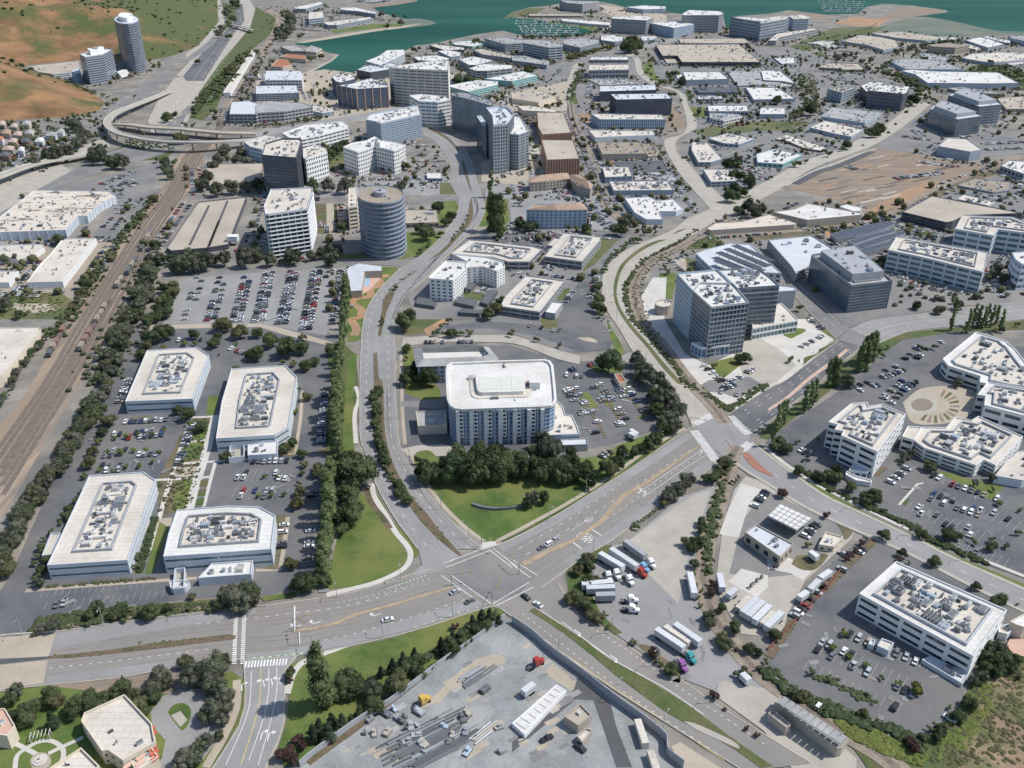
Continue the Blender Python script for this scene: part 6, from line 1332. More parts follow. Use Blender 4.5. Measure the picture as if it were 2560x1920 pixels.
b20('small white office beside the big dark tree',[(1110,315),(1240,310),(1258,335),(1130,350)],28,3,'wmid','rwhite',2)
b20('huge beige roofed flat warehouse near the bay',[(1240,385),(1960,380),(2150,535),(1470,535),(1430,480),(1300,480)],40,3,'wdark','rbeige',1,bay=14,units=30,us=(2,6),name='warehouse',cat='warehouse')
b20('pale long shed behind the huge beige warehouse',[(1440,335),(2010,330),(2060,372),(1460,372)],14,3,'metal_bl','rbeige',0,units=2,name='warehouse',cat='warehouse')
b20('tan loading court block of the huge warehouse',[(1310,500),(1400,490),(1440,540),(1340,545)],12,3,'wgrey','rbeige',0,units=0,name='warehouse',cat='warehouse')
b20('white warehouse with cream stripe below the huge warehouse',[(1475,620),(1800,620),(1870,680),(1505,690)],55,3,'wmid','rwhite',0,name='warehouse',cat='warehouse')
b20('grey roofed warehouse right of the cream stripe warehouse',[(1860,615),(2260,600),(2330,730),(1950,740)],15,3,'wmid','rgrey',0,units=8,name='warehouse',cat='warehouse')
b20('small white cube beside the cream stripe warehouse',[(1405,640),(1470,640),(1490,675),(1440,685)],12,3,'wwhite','rwhite',0,units=0,name='shed',cat='shed')
b20('dark roofed low building below the cream stripe warehouse',[(1580,755),(1930,750),(1955,790),(1620,795)],30,3,'wmid','rdark',1)
b20('small white strip building below the dark roofed one',[(1605,830),(1810,828),(1825,850),(1610,855)],25,3,'wmid','rwhite',1)
b20('bright white square warehouse at the tile road',[(2020,755),(2290,755),(2450,850),(2090,860)],32,3,'wmid','rwhite',0,units=5,name='warehouse',cat='warehouse')
b20('white warehouse beside the garden road',[(1690,910),(2030,910),(2045,960),(1700,960)],45,3,'wmid','rwhite',1,name='warehouse',cat='warehouse')
b20('white sawtooth office beside the garden road',[(1710,975),(1960,985),(1990,1005),(1830,1040),(1710,1015)],38,3,'wwhite','rgrey',1)
b20('small bright white warehouse by the grass ridge',[(2150,930),(2360,930),(2362,985),(2140,985)],42,3,'wmid','rwhite',0,units=3,name='warehouse',cat='warehouse')
b20('blue sided hexagonal office by the grass ridge',[(1700,1195),(1870,1150),(2100,1195),(1960,1245),(1830,1235)],32,3,'metal_bl','rcream',1)
b20('long white roofed office left of the hexagonal one',[(1560,1225),(1690,1230),(1820,1370),(1720,1400),(1610,1400),(1550,1290)],42,4,'wmid','rcream',2)
b20('cream roofed office beside the tree covered corner',[(1650,1460),(1870,1460),(1950,1560),(1720,1570)],50,3,'wmid','rcream',2)
# towers on the waterfront
b20('left ribbed waterfront office block',[(860,145),(1130,130),(1220,150),(1160,175),(870,160)],125,4,'wgrey','rwhite',6,bay=3,wr=0.6,hr=0.7,glass='gslate',name='office_tower',cat='office tower')
b20('blue sided waterfront block below the ribbed one',[(1175,195),(1500,180),(1575,210),(1400,240)],90,3,'metal_bl','rwhite',5,bay=3,wr=0.6,hr=0.5,glass='gblue',name='office_tower',cat='office tower')
b20('right ribbed waterfront block with corner cut',[(1470,120),(1530,85),(1790,95),(1830,115),(1790,130),(1480,130)],155,4,'wgrey','rwhite',7,bay=3,wr=0.6,hr=0.7,glass='gslate',name='office_tower',cat='office tower')
b20('rear white waterfront block behind the ribbed one',[(985,60),(1150,45),(1330,55),(1320,75),(1130,80)],35,4,'metal_bl','rwhite',4,bay=3,wr=0.6,glass='gblue')
b20('dark waterfront block with grid front',[(1890,145),(2100,150),(2240,165),(2150,185),(2000,165)],165,3,'wmid','rwhite',6,bay=4,wr=0.75,hr=0.7,glass='gslate',name='office_tower',cat='office tower')
b20('white gridded waterfront block beside the marina',[(2100,165),(2300,140),(2400,140),(2360,165),(2150,200)],160,4,'wmid','rcream',6,bay=4,wr=0.75,hr=0.7,glass='gslate',name='office_tower',cat='office tower')
b20('waterfront hotel cube at the marina spit',[(410,0),(560,5),(750,8),(740,18),(610,35),(475,25)],75,4,'wgrey','rgrey',5,bay=4,wr=0.5,hr=0.5)
b20('long low harbour building on the spit',[(140,118),(380,120),(620,122),(600,135),(150,135)],18,4,'wtan','rbeige',1,units=2)
b20('white low harbour offices beside the marina',[(420,160),(600,170),(850,195),(840,215),(680,205),(440,180)],25,4,'wwhite','rwhite',1)
def b30(lab,pts,d_,k_,wall='wmid',roof='rwhite',fl=2,**kw):
    return B(lab,'30',pts,d=d_,k=k_,wall=wall,roof=roof,floors=fl,**{**dict(bay=6,wr=0.7,hr=0.45,units=6,us=(2,5)),**kw})
b30('right waterfront tower wing with blue glass',[(180,135),(300,125),(362,145),(350,160),(220,165)],100,3,'metal_bl','rcream',5,bay=4,wr=0.75,hr=0.7,glass='gslate',name='office_tower',cat='office tower')
b30('long low arcade block below the waterfront towers',[(0,350),(80,290),(400,245),(440,248),(100,320),(70,350)],45,5,'wgrey','rcream',2)
b30('large cream roofed warehouse near the mudflat',[(640,355),(800,300),(980,320),(1100,345),(1130,405),(1000,430),(850,385)],25,6,'wmid','rbeige',0,units=8,name='warehouse',cat='warehouse')
b30('flat cream warehouse at the mudflat shore',[(900,290),(1150,270),(1480,315),(1460,340),(1370,350),(1100,325)],22,4,'wmid','rbeige',0,units=8,name='warehouse',cat='warehouse')
b30('brown roofed five storey lodging block',[(1385,385),(1560,370),(1740,390),(1620,410),(1420,400)],60,3,'wtan','rtan',3,units=0)
b30('blue grey low roof beside the lodging block',[(1310,470),(1400,460),(1560,500),(1540,530),(1400,525)],15,4,'metal_bl','rgrey',0,name='warehouse',cat='warehouse')
b30('grey roofed long warehouse with white skylights',[(1060,530),(1250,500),(1520,530),(1690,600),(1190,595)],30,4,'metal_bl','rgrey',0,units=14,name='warehouse',cat='warehouse')
b30('white roofed warehouse with brown solar strips',[(1150,610),(1250,600),(1450,615),(1990,625),(2165,715),(1930,720),(1380,715),(1270,640)],50,5,'metal_bl','rwhite',0,units=10,name='warehouse',cat='warehouse')
b30('white warehouse cluster at the far right',[(1680,500),(1760,465),(2000,450),(2350,460),(2350,500),(1960,540),(1850,530)],30,6,'wmid','rcream',0,units=14,name='warehouse',cat='warehouse')
b30('banded lab building at the far right shore',[(1705,345),(1830,320),(1900,330),(2040,380),(1900,410)],30,4,'wmid','rwhite',3,units=6)
b30('white long lab roof at the right shore',[(1850,315),(1900,312),(2100,350),(2090,370),(2040,365)],22,4,'wmid','rwhite',2)
b30('grey lab block cut by the right shore edge',[(2080,300),(2212,310),(2350,330),(2300,370),(2110,330)],45,4,'metal_bl','rgrey',3)
b30('tan hilltop warehouse with brown walls',[(440,580),(530,545),(780,550),(840,600),(620,600),(600,590)],25,4,'wtan','rbeige',1,name='warehouse',cat='warehouse')
b30('white roofed strip of the small depot by the dirt mound',[(50,500),(225,495),(230,545),(120,550)],15,3,'wmid','rwhite',0,units=4,name='warehouse',cat='warehouse')
b30('white roofed office left of the grey road',[(-60,610),(100,610),(240,720),(130,700),(-40,690)],25,3,'wmid','rwhite',1)
b30('grey green small warehouse left of the paired labs',[(515,765),(690,750),(760,755),(655,790),(640,800)],95,3,'wmid','rbeige',4)
b30('rear block of the paired dark lab buildings',[(800,740),(880,705),(1000,710),(990,740),(850,790)],100,4,'wdark','rwhite',5,glass='gslate')
b30('front block of the paired dark lab buildings',[(865,780),(960,725),(1225,745),(1200,800),(1170,812)],155,4,'wdark','rwhite',5,glass='gslate',bay=4,units=12)
b30('grey roofed warehouse beside the curved road bend',[(465,1005),(560,925),(980,965),(960,1000),(840,1060)],32,4,'metal_bl','rgrey',0,name='warehouse',cat='warehouse')
b30('white roofed warehouse below the grey roofed one',[(360,1100),(500,1040),(830,1120),(720,1180),(560,1150)],35,3,'wmid','rcream',0,name='warehouse',cat='warehouse')
b30('cream L shaped low office in the grass bend',[(60,1200),(170,1160),(500,1270),(460,1300),(320,1280),(150,1210)],20,3,'wtan','rcream',1)
b30('spotted white roofed building with teal corner',[(-100,1330),(60,1285),(295,1335),(130,1415),(-90,1400)],40,3,'wteal','rwhite',1,units=8,name='warehouse',cat='warehouse')
b30('front dark glass lab with angular roof right of the road',[(1400,940),(1480,880),(1560,900),(1850,1000),(1640,1030)],160,4,'gsteel','rblue',7,glass='gslate',bay=3,wr=0.85,hr=0.75,name='glass_tower',cat='office tower',penthouse=(0.8,5,'wgrey'))
b30('rear dark glass lab with angular roof right of the road',[(1560,820),(1680,775),(1800,800),(2020,900),(1830,920)],170,4,'gsteel','rblue',7,glass='gslate',bay=3,wr=0.85,hr=0.75,name='glass_tower',cat='office tower',penthouse=(0.8,5,'wgrey'))
b30('cream roofed block behind the rear dark lab',[(1550,760),(1680,750),(1900,780),(2050,810),(1700,800)],30,4,'wtan','rgrey',1)
b30('beige roofed parking block right of the dark labs',[(1980,850),(2212,830),(2400,900),(2350,940),(2060,940)],30,4,'wtan','rbeige',2)
b30('white gabled laboratory hall beside the dirt field',[(1470,1260),(1560,1190),(1720,1200),(1850,1290),(1750,1310)],90,4,'wmid','rcream',0,units=0,name='laboratory_hall',cat='laboratory')
b30('white low shed below the spur at the right edge',[(2010,1430),(2090,1385),(2350,1400),(2350,1470),(2212,1500)],60,4,'wmid','rwhite',1,name='warehouse',cat='warehouse')
b30('brown roofed workshop below the railway spur',[(1640,1600),(1800,1540),(2100,1570),(2090,1640),(1950,1660)],20,4,'wmid','rtan',1,name='workshop',cat='workshop')
# north-west blocks (tile 10/00)
def b10(lab,pts,d_,k_,wall='wmid',roof='rwhite',fl=3,**kw):
    return B(lab,'10',pts,d=d_,k=k_,wall=wall,roof=roof,floors=fl,**{**dict(bay=6,wr=0.8,hr=0.45,units=5,us=(2,5)),**kw})
b10('round ended grey garage with slanted screen',[(0,905),(130,870),(400,885),(490,920),(240,960),(0,975)],90,5,'wgrey','rgrey',3,units=0,name='parking_garage',cat='parking garage')
b10('grey slatted left half of the curved garage',[(-230,985),(-210,880),(-60,870),(60,905),(60,960),(0,985)],85,5,'wgrey','rblue',3,units=0,name='parking_garage',cat='parking garage')
b10('small square pavilion right of the curved garage',[(490,905),(660,935),(675,960),(575,975),(490,960)],40,3,'metal_bl','rcream',2,name='pavilion',cat='pavilion')
b10('white terraced residence with framed end by the inlet',[(90,610),(380,610),(405,640),(395,690),(80,690)],100,3,'wwhite','rblue',4)
b10('lower terraced residence with stacked decks',[(0,740),(350,735),(370,800),(0,810)],70,3,'wmid','rblue',4)
b10('cream waterside lodge with dark pitched roof',[(210,400),(350,390),(430,440),(300,440)],50,3,'wtan','rgrey',2,units=0)
b10('twin gabled cream lodge on the inlet spit',[(430,440),(480,390),(570,420),(520,450)],60,3,'wcream','rgrey',2,units=0)
b10('red tiled upper lodge near the inlet',[(210,490),(270,465),(430,475),(430,510),(290,500)],40,3,'wcream','tile_red',3,units=0)
b10('red tiled lower lodge near the inlet',[(130,570),(190,510),(270,510),(310,560),(230,580)],50,4,'wcream','tile_red',3,units=0)
b10('tan office tower block on the north shore',[(460,105),(580,100),(585,150),(455,165)],60,3,'wmid','rcream',3,units=3)
b10('white office with grid windows on the north shore',[(330,60),(420,45),(560,15),(580,30),(430,75),(340,75)],35,5,'wmid','rwhite',3)
b10('long curved office at the north shore point',[(730,65),(860,62),(1040,105),(1030,120),(880,95),(740,85)],35,5,'wmid','rwhite',3)
b10('banded office along the north shore path',[(580,195),(700,180),(990,145),(1000,160),(700,215),(620,215)],35,5,'wmid','rcream',3,bay=12)
b10('dark hall at the far north edge',[(900,8),(1100,-5),(1120,0),(1000,18)],8,3,'wmid','rgrey',1)
b10('long office roof beside the north east trees',[(1500,390),(1560,380),(1800,410),(1800,430),(1620,430)],30,4,'wdark','rcream',3)
b10('white roofed office left of the banded waterfront offices',[(1690,365),(1860,350),(1970,380),(1870,400),(1720,385)],22,4,'wteal','rwhite',2)
b10('lab building with dark windows below the north east offices',[(1570,440),(1660,430),(1770,450),(1760,480),(1680,490)],40,4,'wmid','rwhite',3)
b10('tan roofed long office above the courtyard labs',[(1880,430),(1960,420),(2212,480),(2200,500),(1960,470)],40,4,'wgrey','rbeige',3)
b10('white courtyard lab with dark bands',[(1750,510),(1880,485),(2050,520),(1900,560),(1840,560)],60,4,'wgrey','rwhite',3,bay=12)
b10('lower courtyard lab with round corner',[(1840,590),(1960,550),(2212,560),(2212,590),(2000,610),(1900,610)],70,4,'wgrey','rwhite',3,bay=12)
b10('pale offices above the courtyard labs',[(1960,350),(2100,320),(2212,340),(2200,360),(2040,380)],30,4,'wteal','rwhite',2)
b10('small lab roofs behind the cream slab tower',[(1360,490),(1560,475),(1670,500),(1640,530),(1400,520)],30,4,'wmid','rwhite',2)
b10('small white kiosk with dark front in the middle car park',[(1470,1490),(1600,1490),(1610,1540),(1480,1540)],28,3,'wmid','rwhite',1,units=0,name='kiosk',cat='kiosk')
# towers on the hill foot
r,P,h,c = B('tallest round dark tower at the foot of the hill','00',ell(1092,165,106,40,22),d=430,k=5,wall='wband',roof='rblue',floors=20,bay=60,wr=0.99,hr=0.6,glass='gslate',units=2,par=1,us=(3,6),penthouse=(0.6,8,'wwhite'),name='round_tower',cat='office tower',ribs=True,lipmat='metal_dk')
B('shorter banded office tower at the foot of the hill','00',[(685,465),(780,440),(930,420),(970,425),(890,470),(735,492)],d=245,k=5,wall='wband',roof='rwhite',floors=12,bay=60,wr=0.99,hr=0.5,glass='gslate',units=6,par=1,us=(3,8),penthouse=(0.5,8,'wwhite'),name='office_tower',cat='office tower',ribs=True,lipmat='metal')
B('long pale parking garage on the hill side','00',[(240,575),(680,528),(690,580),(600,625),(460,640),(330,620)],d=50,k=4,wall='wcool',roof='rbeige',floors=3,bay=8,wr=0.9,hr=0.4,units=2,name='parking_garage',cat='parking garage')
B('small dark blue annex beside the shorter hill tower','00',[(615,610),(680,585),(700,630),(640,640)],d=80,k=3,wall='wblue',roof='rblue',units=1,name='annex',cat='annex')
B('white low terrace between the two hill towers','00',[(1010,620),(1090,590),(1110,620),(1040,650)],h=6,wall='wwhite',roof='rwhite',units=0,name='terrace',cat='terrace')
B('long white station canopy between the trees and the tracks','00',[(1960,750),(2180,430),(2205,445),(1990,800),(1930,800)],h=6,wall='wwhite',roof='rcream',units=2,name='station_canopy',cat='station')
# houses bottom-left of tile 00
HS = [(10,1075,80,'wtan','rpink'),(120,1095,70,'wtan','rpink'),(225,1075,80,'wcream','rgrey'),(50,1150,90,'wpink','tile_tan'),(150,1165,80,'wtan','rpink'),(250,1150,80,'wcream','rgrey'),(440,1170,110,'wcool','rgrey'),(0,1210,60,'wwhite','tile_red'),(110,1225,80,'wpink','rpink'),(220,1225,80,'wbrown','rdark'),(340,1220,80,'wwhite','rwhite'),(70,1290,110,'wtan','rpink'),(40,1345,100,'wbrown','rdark'),(180,1300,60,'wwhite','rwhite'),(520,1145,70,'wwhite','rgrey'),(-60,1300,60,'wwhite','tile_red')]
for i,(x,y,w,wm_,rm) in enumerate(HS):
    r,P,h,c = B(f'{ordinal(i)} small terraced house in the suburb at the left edge','00',[(x - w / 2,y),(x - w / 4,y - 28),(x + w / 2,y - 26),(x + w / 3,y + 6)],h=6.5,wall=wm_,roof=rm,floors=2,bay=4,wr=0.35,hr=0.35,units=0,name='house',cat='house',group='houses at the left edge')
    gable(r,P if len(P) == 4 else P[:4],h,2.2,rm,0.4)
# extra far buildings along the bay, right shore
FX = [('20',[(150,520),(300,515),(330,540),(180,545)],20,'cream low office below the banded waterfront row'),('30',[(1480,320),(1600,318),(1640,335),(1500,345)],14,'small brown shed at the mudflat shore'),('30',[(1630,385),(1740,375),(1860,425),(1800,430)],10,'white shed roofs beside the lodging block'),
      ('30',[(340,370),(480,350),(580,360),(460,385)],12,'pale depot roofs left of the cream warehouse'),('30',[(450,390),(560,380),(600,400),(500,410)],10,'small depot shed below the pale depot'),('30',[(2000,520),(2212,500),(2350,530),(2100,560)],12,'grey car deck on the green mound'),
      ('30',[(0,690),(130,690),(240,740),(0,750)],10,'flat cream roof left of the grey car park'),('10',[(10,640),(80,635),(85,660),(20,665)],12,'tiny roof beside the terraced residence'),('10',[(1640,620),(1720,650),(1700,690),(1640,680)],40,'small blue glass block right of the cream slab tower'),('31',[(1700,20),(1960,80),(1900,115),(1640,60)],20,'patchwork roof behind the right garage')]
for t_,pts,d_,lab in FX: B(lab,t_,pts,d=d_,k=len(pts) - 1,wall='wcool',roof='rcream',units=4,name='warehouse',cat='warehouse')
# ------------------------------------------------------------------ hill
def hill():
    poly = [a.xy for a in GP('00',[(1860,-330),(1880,190),(1700,400),(1450,490),(1290,520),(1040,540),(680,520),(240,562),(150,590),(330,640),(460,665),(620,722),(740,775),(900,885),(850,965),(640,1010),(0,1040),(-900,1060),(-2600,1060),(-2600,-330)])]
    import numpy as np
    X0,X1,Y0,Y1,st = -3300,-240,1150,5200,22
    xs = np.arange(X0,X1,st);ys = np.arange(Y0,Y1,st);XX,YY = np.meshgrid(xs,ys);D = np.full(XX.shape,1e9);ins = np.zeros(XX.shape,bool);n = len(poly)
    for i in range(n):
        a,b = poly[i],poly[(i + 1) % n];ex,ey = b.x - a.x,b.y - a.y;L2 = ex * ex + ey * ey
        t = np.clip(((XX - a.x) * ex + (YY - a.y) * ey) / L2,0,1);D = np.minimum(D,np.hypot(XX - a.x - t * ex,YY - a.y - t * ey))
        c = ((a.y > YY) != (b.y > YY)) & (XX < (b.x - a.x) * (YY - a.y) / (b.y - a.y + 1e-9) + a.x);ins ^= c
    H = np.where(ins,np.minimum(0.34 * D,30 + 0.2 * D),-np.minimum(D * 0.2,3));v = []
    for j in range(len(ys)):
        for i in range(len(xs)):
            h = H[j,i];k = noise.noise(Vector((XX[j,i] * 0.004,YY[j,i] * 0.004,0))) * 0.35 + noise.noise(Vector((XX[j,i] * 0.015,YY[j,i] * 0.015,3))) * 0.12
            v.append((XX[j,i],YY[j,i],min(h * (1 + k) if h > 0 else h,175)))
    w = len(xs);f = [(j * w + i,j * w + i + 1,(j + 1) * w + i + 1,(j + 1) * w + i) for j in range(len(ys) - 1) for i in range(w - 1) if max(H[j,i],H[j + 1,i],H[j,i + 1],H[j + 1,i + 1]) > -2]
    b = MB();b.v = v;b.f = f;b.m = [0] * len(f);o = b.build('hill','hill',smooth=True);o['kind'] = 'structure'
    # scrub dotted over the slope
    r = random.Random(4);s = MB();vv,ff = ICO1;c = 0
    while c < 1500:
        i,j = r.randrange(w - 1),r.randrange(len(ys) - 1);p = Vector(v[j * w + i])
        if H[j,i] < 1 or p.y > 3600: c += 0.02;continue
        if noise.noise(p * 0.004) < r.uniform(-0.3,0.35): continue
        c += 1;q = p + Vector((r.uniform(0,st),r.uniform(0,st),0));rr = r.uniform(1.0,4.2);base = len(s.v)
        for a in vv: k = rr * (1 + 0.4 * noise.noise(a * 2 + q));s.v.append((q.x + a.x * k * 1.4,q.y + a.y * k,q.z + a.z * k * 0.7))
        for a in ff: s.f.append(tuple(base + z for z in a));s.m.append(0)
    s.build('hill_scrub','leaf_oak')['kind'] = 'stuff'
hill()
# ------------------------------------------------------------------ elevated ramps
def ramp(label,t,pts,w,hs,m='conc',piers=True):
    P = GP(t,pts,0);n = len(pts);Q = []
    for i,p in enumerate(pts): z = hs[i] if i < len(hs) else hs[-1];Q.append(G(t,p,z))
    Q = spline(Q,6);c = Q[len(Q) // 2];root = empty('flyover',(c.x,c.y,0));tag(root,label,'flyover');off = Vector((c.x,c.y,0));b = MB();pb = MB();Lq,Rq = [],[]
    for i,p in enumerate(Q):
        d = (Q[min(i + 1,len(Q) - 1)] - Q[max(i - 1,0)]);d.z = 0;d.normalize();nn = Vector((-d.y,d.x,0)) * w / 2;Lq.append(p + nn - off);Rq.append(p - nn - off)
    for i in range(len(Q) - 1):
        a,b_,c_,d_ = Rq[i],Rq[i + 1],Lq[i + 1],Lq[i];th = Vector((0,0,1.3));b.poly([a,b_,c_,d_]);b.poly([d_ - th,c_ - th,b_ - th,a - th]);b.poly([a - th,b_ - th,b_,a]);b.poly([d_,c_,c_ - th,d_ - th])
        for u,v_ in ((a,b_),(d_,c_)):
            up = Vector((0,0,1.0));pb.poly([u,v_,v_ + up,u + up]);s_ = (centroid([a.xy,c_.xy])[0] - u.x,centroid([a.xy,c_.xy])[1] - u.y);iv = Vector((s_[0],s_[1],0)).normalized() * 0.35;pb.poly([u + up,v_ + up,v_ + up + iv,u + up + iv]);pb.poly([u + iv,u + up + iv,v_ + up + iv,v_ + iv])
    b.build('deck',m,root);pb.build('parapet','conc_lt',root)
    for i in range(3,len(Q) - 2,5):
        q = (Lq[i] + Rq[i]) / 2
        if q.z > 2.5: k = MB();k.tube((q.x,q.y,0),(q.x,q.y,q.z - 1.2),1.0,8);k.build('pier','conc',root)
ramp('looping concrete freeway ramp crossing over the railway','00',[(1460,790),(1300,855),(1130,920),(990,980),(930,1050),(960,1110),(1060,1160),(1250,1200),(1450,1222),(1700,1228),(1950,1222),(2212,1205)],11,[3,6,9,11,12,12,12,12,12,12,10,7])
ramp('straight inner flyover above the freeway and the tracks','00',[(1000,1070),(1150,1075),(1300,1095),(1560,1110),(1720,1125),(1950,1145),(2212,1150)],17,[6,8,9,9,9,9,7],'conc_tan')
ramp('long lower left freeway viaduct','00',[(-200,1600),(0,1520),(250,1430),(500,1375),(700,1345),(880,1290)],13,[9,8,7,6,5,3])
ramp('small road bridge over the upper freeway','00',[(2010,215),(2080,230),(2190,262)],12,[7,7,7])
# marina: piers and boats
r = random.Random(9)
def marina(nm,t,x0,x1,y0,y1,rows,per,lab):
    for i in range(rows):
        y = y0 + (y1 - y0) * i / max(rows - 1,1);A_,B_ = G(t,(x0 + i * 12,y)),G(t,(x1 + i * 6,y + 6));o = empty('dock',((A_ + B_) / 2).xy.to_3d());tag(o,f'{ordinal(i)} floating dock from the top in the {lab}','dock','docks in the ' + lab)
        d_ = B_ - A_;b = MB();b.box((0,0),d_.normalized().xy,d_.length,3,0.2,0.8);b.build('walkway','conc_lt',o)
        for j in range(per):
            f = (j + r.random()) / per;q = A_.lerp(B_,f) + Vector((0,r.choice((-1,1)) * 11,0));bo = empty('moored_boat',(q.x,q.y,0.3),r.uniform(1.3,1.8));BOATS.setdefault(lab,[]).append((q.x,bo))
            L = r.uniform(9,15);hb = MB();hb.prism([(-L / 2,-1.6),(L * 0.2,-1.7),(L / 2,0),(L * 0.2,1.7),(-L / 2,1.6)],0,1.3);hb.build('hull','car_white',bo);hb = MB();hb.box((-L * 0.1,0),(1,0),L * 0.4,2.2,1.3,2.6);hb.build('cabin','rblue',bo)
BOATS = {}
marina('a','20',20,560,185,300,7,12,'inner marina basin')
marina('b','30',420,820,10,100,6,12,'outer marina basin')
for lab,L in BOATS.items():
    L.sort(key=lambda a: a[0])
    for i,(x,o) in enumerate(L): tag(o,f'{ordinal(i)} small white boat from the left in the {lab}','boat','boats in the ' + lab)
# ================================================================== VEHICLES
A2 = 'in the top row of the office park car park'
row('in the row along the upper office wall','02',(1010,360),(1540,330),1,0.7)
row('in the tree lined row of the office park','02',(960,470),(1430,425),1,0.6,double=True)
row('in the second tree row of the office park','02',(900,605),(1390,590),1,0.4,double=True)
row('in the third tree row of the office park','02',(850,745),(1330,700),1,0.35,double=True)
row('in the file beside the garden path','02',(1625,350),(1495,720),1,0.85)
row('in the row below the poplar office block','12',(-80,655),(300,650),-1,0.65)
row('in the middle row of the inner car park','12',(-170,795),(290,800),1,0.45,double=True)
row('in the lower row of the inner car park','12',(-190,950),(260,955),1,0.4,double=True)
row('in the front row of the south car park','03',(380,120),(1260,40),-1,0.02)
row('in the kerb row of the south car park','03',(380,300),(1400,195),1,0.14)
row('in the file beneath the poplars','12',(640,20),(600,560),-1,0.6)
row('in the lower file beneath the poplars','12',(540,850),(500,1600),-1,0.3)
row('beside the garden office block','12',(300,1180),(250,1600),-1,0.45)
row('in the row behind the upper office block','01',(1330,1310),(1900,1290),1,0.3)
row('in the file left of the upper office block','02',(1080,-50),(990,180),1,0.7)
row('in the curved row right of the upper office','01',(1960,1370),(2100,1420),1,0.8)
# big commuter car park (upper left)
rows11 = [((120,690),(20,1130),0.85),((330,690),(220,1150),0.92),((530,680),(430,1200),0.92)]
k = 0
for a,b_,oc in rows11:
    row(f'in packed car park file {ORD[k]} from the left','11',a,b_,1,oc,1,double=True,depth=4.9);k += 1
row('in the right hand file of the packed car park','11',(700,690),(620,1180),1,0.75,1,depth=4.9)
for a,b_,oc in (((2140,730),(2040,1130),0.6),((1930,730),(1820,1120),0.35),((1730,740),(1620,1110),0.15)): row('far','01',a,b_,1,oc,0,double=True,depth=4.9)
# hotel car park
for nm,a,b_,oc in (('left hotel car park file',(480,10),(800,480),0.3),('middle hotel car park file',(720,10),(985,370),0.35),('right hotel car park file',(930,10),(1130,280),0.2)): row('in the ' + nm,'22',a,b_,1,oc,2,double=True)
row('in the row below the hotel drive','22',(700,640),(860,560),-1,0.8)
row('in the row behind the hotel lodging','21',(380,1560),(700,1480),-1,0.5)
row('in the upper hotel overflow row','21',(400,1600),(620,1620),1,0.6)
row('far','11',(1450,1320),(2100,1310),1,0.5,0)
row('far','21',(0,1560),(300,1450),1,0.0,0)
row('in the row below the central cluster','21',(260,660),(480,680),1,0.5,1);row('in the file beside the green annex','21',(500,860),(430,960),1,0.7,1)
row('in the row above the dividing hedge','21',(330,740),(560,770),1,0.7,1);row('in the row along the curved hedge','21',(700,740),(640,920),1,0.35,1)
row('in the row under the side road hedge','21',(60,1160),(400,1220),1,0.4,1);row('far','21',(0,420),(250,400),1,0.5,0,double=True)
row('far','11',(1930,400),(2200,415),1,0.5,0)
# upper centre
for a,b_,oc in (((660,120),(640,320),0.6),((740,130),(850,320),0.5),((280,60),(640,60),0.5),((680,200),(900,330),0.5)): row('far','21',a,b_,1,oc,0,double=True)
for a,b_ in (((1480,60),(1560,180)),((520,20),(760,40)),((0,130),(120,130))): row('far','21',a,b_,1,0.7,0)
for y in (1350,1400,1445,1580,1630): row('far','10',(1370,y),(1640,y),1,0.45,0)
for a,b_ in (((880,1560),(1300,1550)),((450,1620),(1180,1600)),((1290,1250),(1500,1270))): row('far','10',a,b_,1,0.6,0,double=True)
for a,b_ in (((320,150),(440,160)),((330,200),(460,230)),((340,250),(560,270)),((620,110),(1000,130)),((1020,170),(1260,180)),((600,150),(720,130))): row('far','10',a,b_,1,0.85,0,double=True)
for a,b_ in (((700,690),(1040,700)),((380,640),(440,580)),((660,850),(670,740)),((1860,1430),(2180,1500)),((1900,1480),(2200,1560)),((1160,1500),(1400,1620))): row('far','20',a,b_,1,0.85,0,double=True)
for a,b_ in (((1480,1160),(1750,1200)),((1150,1180),(1400,1220)),((1260,1130),(1340,1180)),((1850,1250),(2212,1230)),((1880,1300),(2200,1280)),((450,440),(750,450)),((500,480),(780,490)),((560,520),(740,530)),((620,680),(780,740)),((480,660),(600,700)),((1900,470),(2150,460)),((2000,540),(2180,560)),((1300,1400),(1650,1450)),((1100,1550),(1500,1500)),((680,1440),(760,1470)),((2250,1260),(2400,1250))): row('far','30',a,b_,1,0.85,0,double=True)
for a,b_ in (((880,1600),(1150,1490)),((940,1640),(1130,1560)),((1000,1660),(1200,1580))): row('far','00',a,b_,1,0.6,0,double=True)
for a,b_ in (((980,130),(1100,20)),((1000,330),(1080,230)),((1000,250),(1100,235)),((760,1400),(800,1500))): row('far','01',a,b_,1,0.6,0)
# right
row('in the row below the dark lab tower','31',(1110,780),(1280,860),1,0.6,1);row('in the middle of the lab tower car park','31',(1230,880),(1440,960),1,0.4,1);row('in the edge row of the lab car park','31',(1400,850),(1560,920),1,0.6,1)
row('in the row of the right campus corner','31',(950,1600),(1150,1530),1,0.7,1,double=True);row('in the far campus car park row','31',(1200,1480),(1330,1350),1,0.3,1,double=True);row('far','31',(1500,1320),(1700,1290),1,0.3,0)
row('in the tower forecourt row','31',(330,1110),(440,1200),1,0.6,1);row('beside the tower path','31',(310,1360),(500,1260),1,0.6,1);row('far','31',(1900,870),(2200,830),1,0.6,0)
row('in the left lawn row of the glass tower','21',(1850,1640),(2080,1510),-1,0.6,1);row('in the row beside the railway and tower','21',(1600,1490),(1830,1690),1,0.5,1);row('in the lower tower car park row','22',(1830,70),(1990,20),1,0.7,1);row('in the upper tower car park row','22',(1780,90),(1960,120),1,0.6,1)
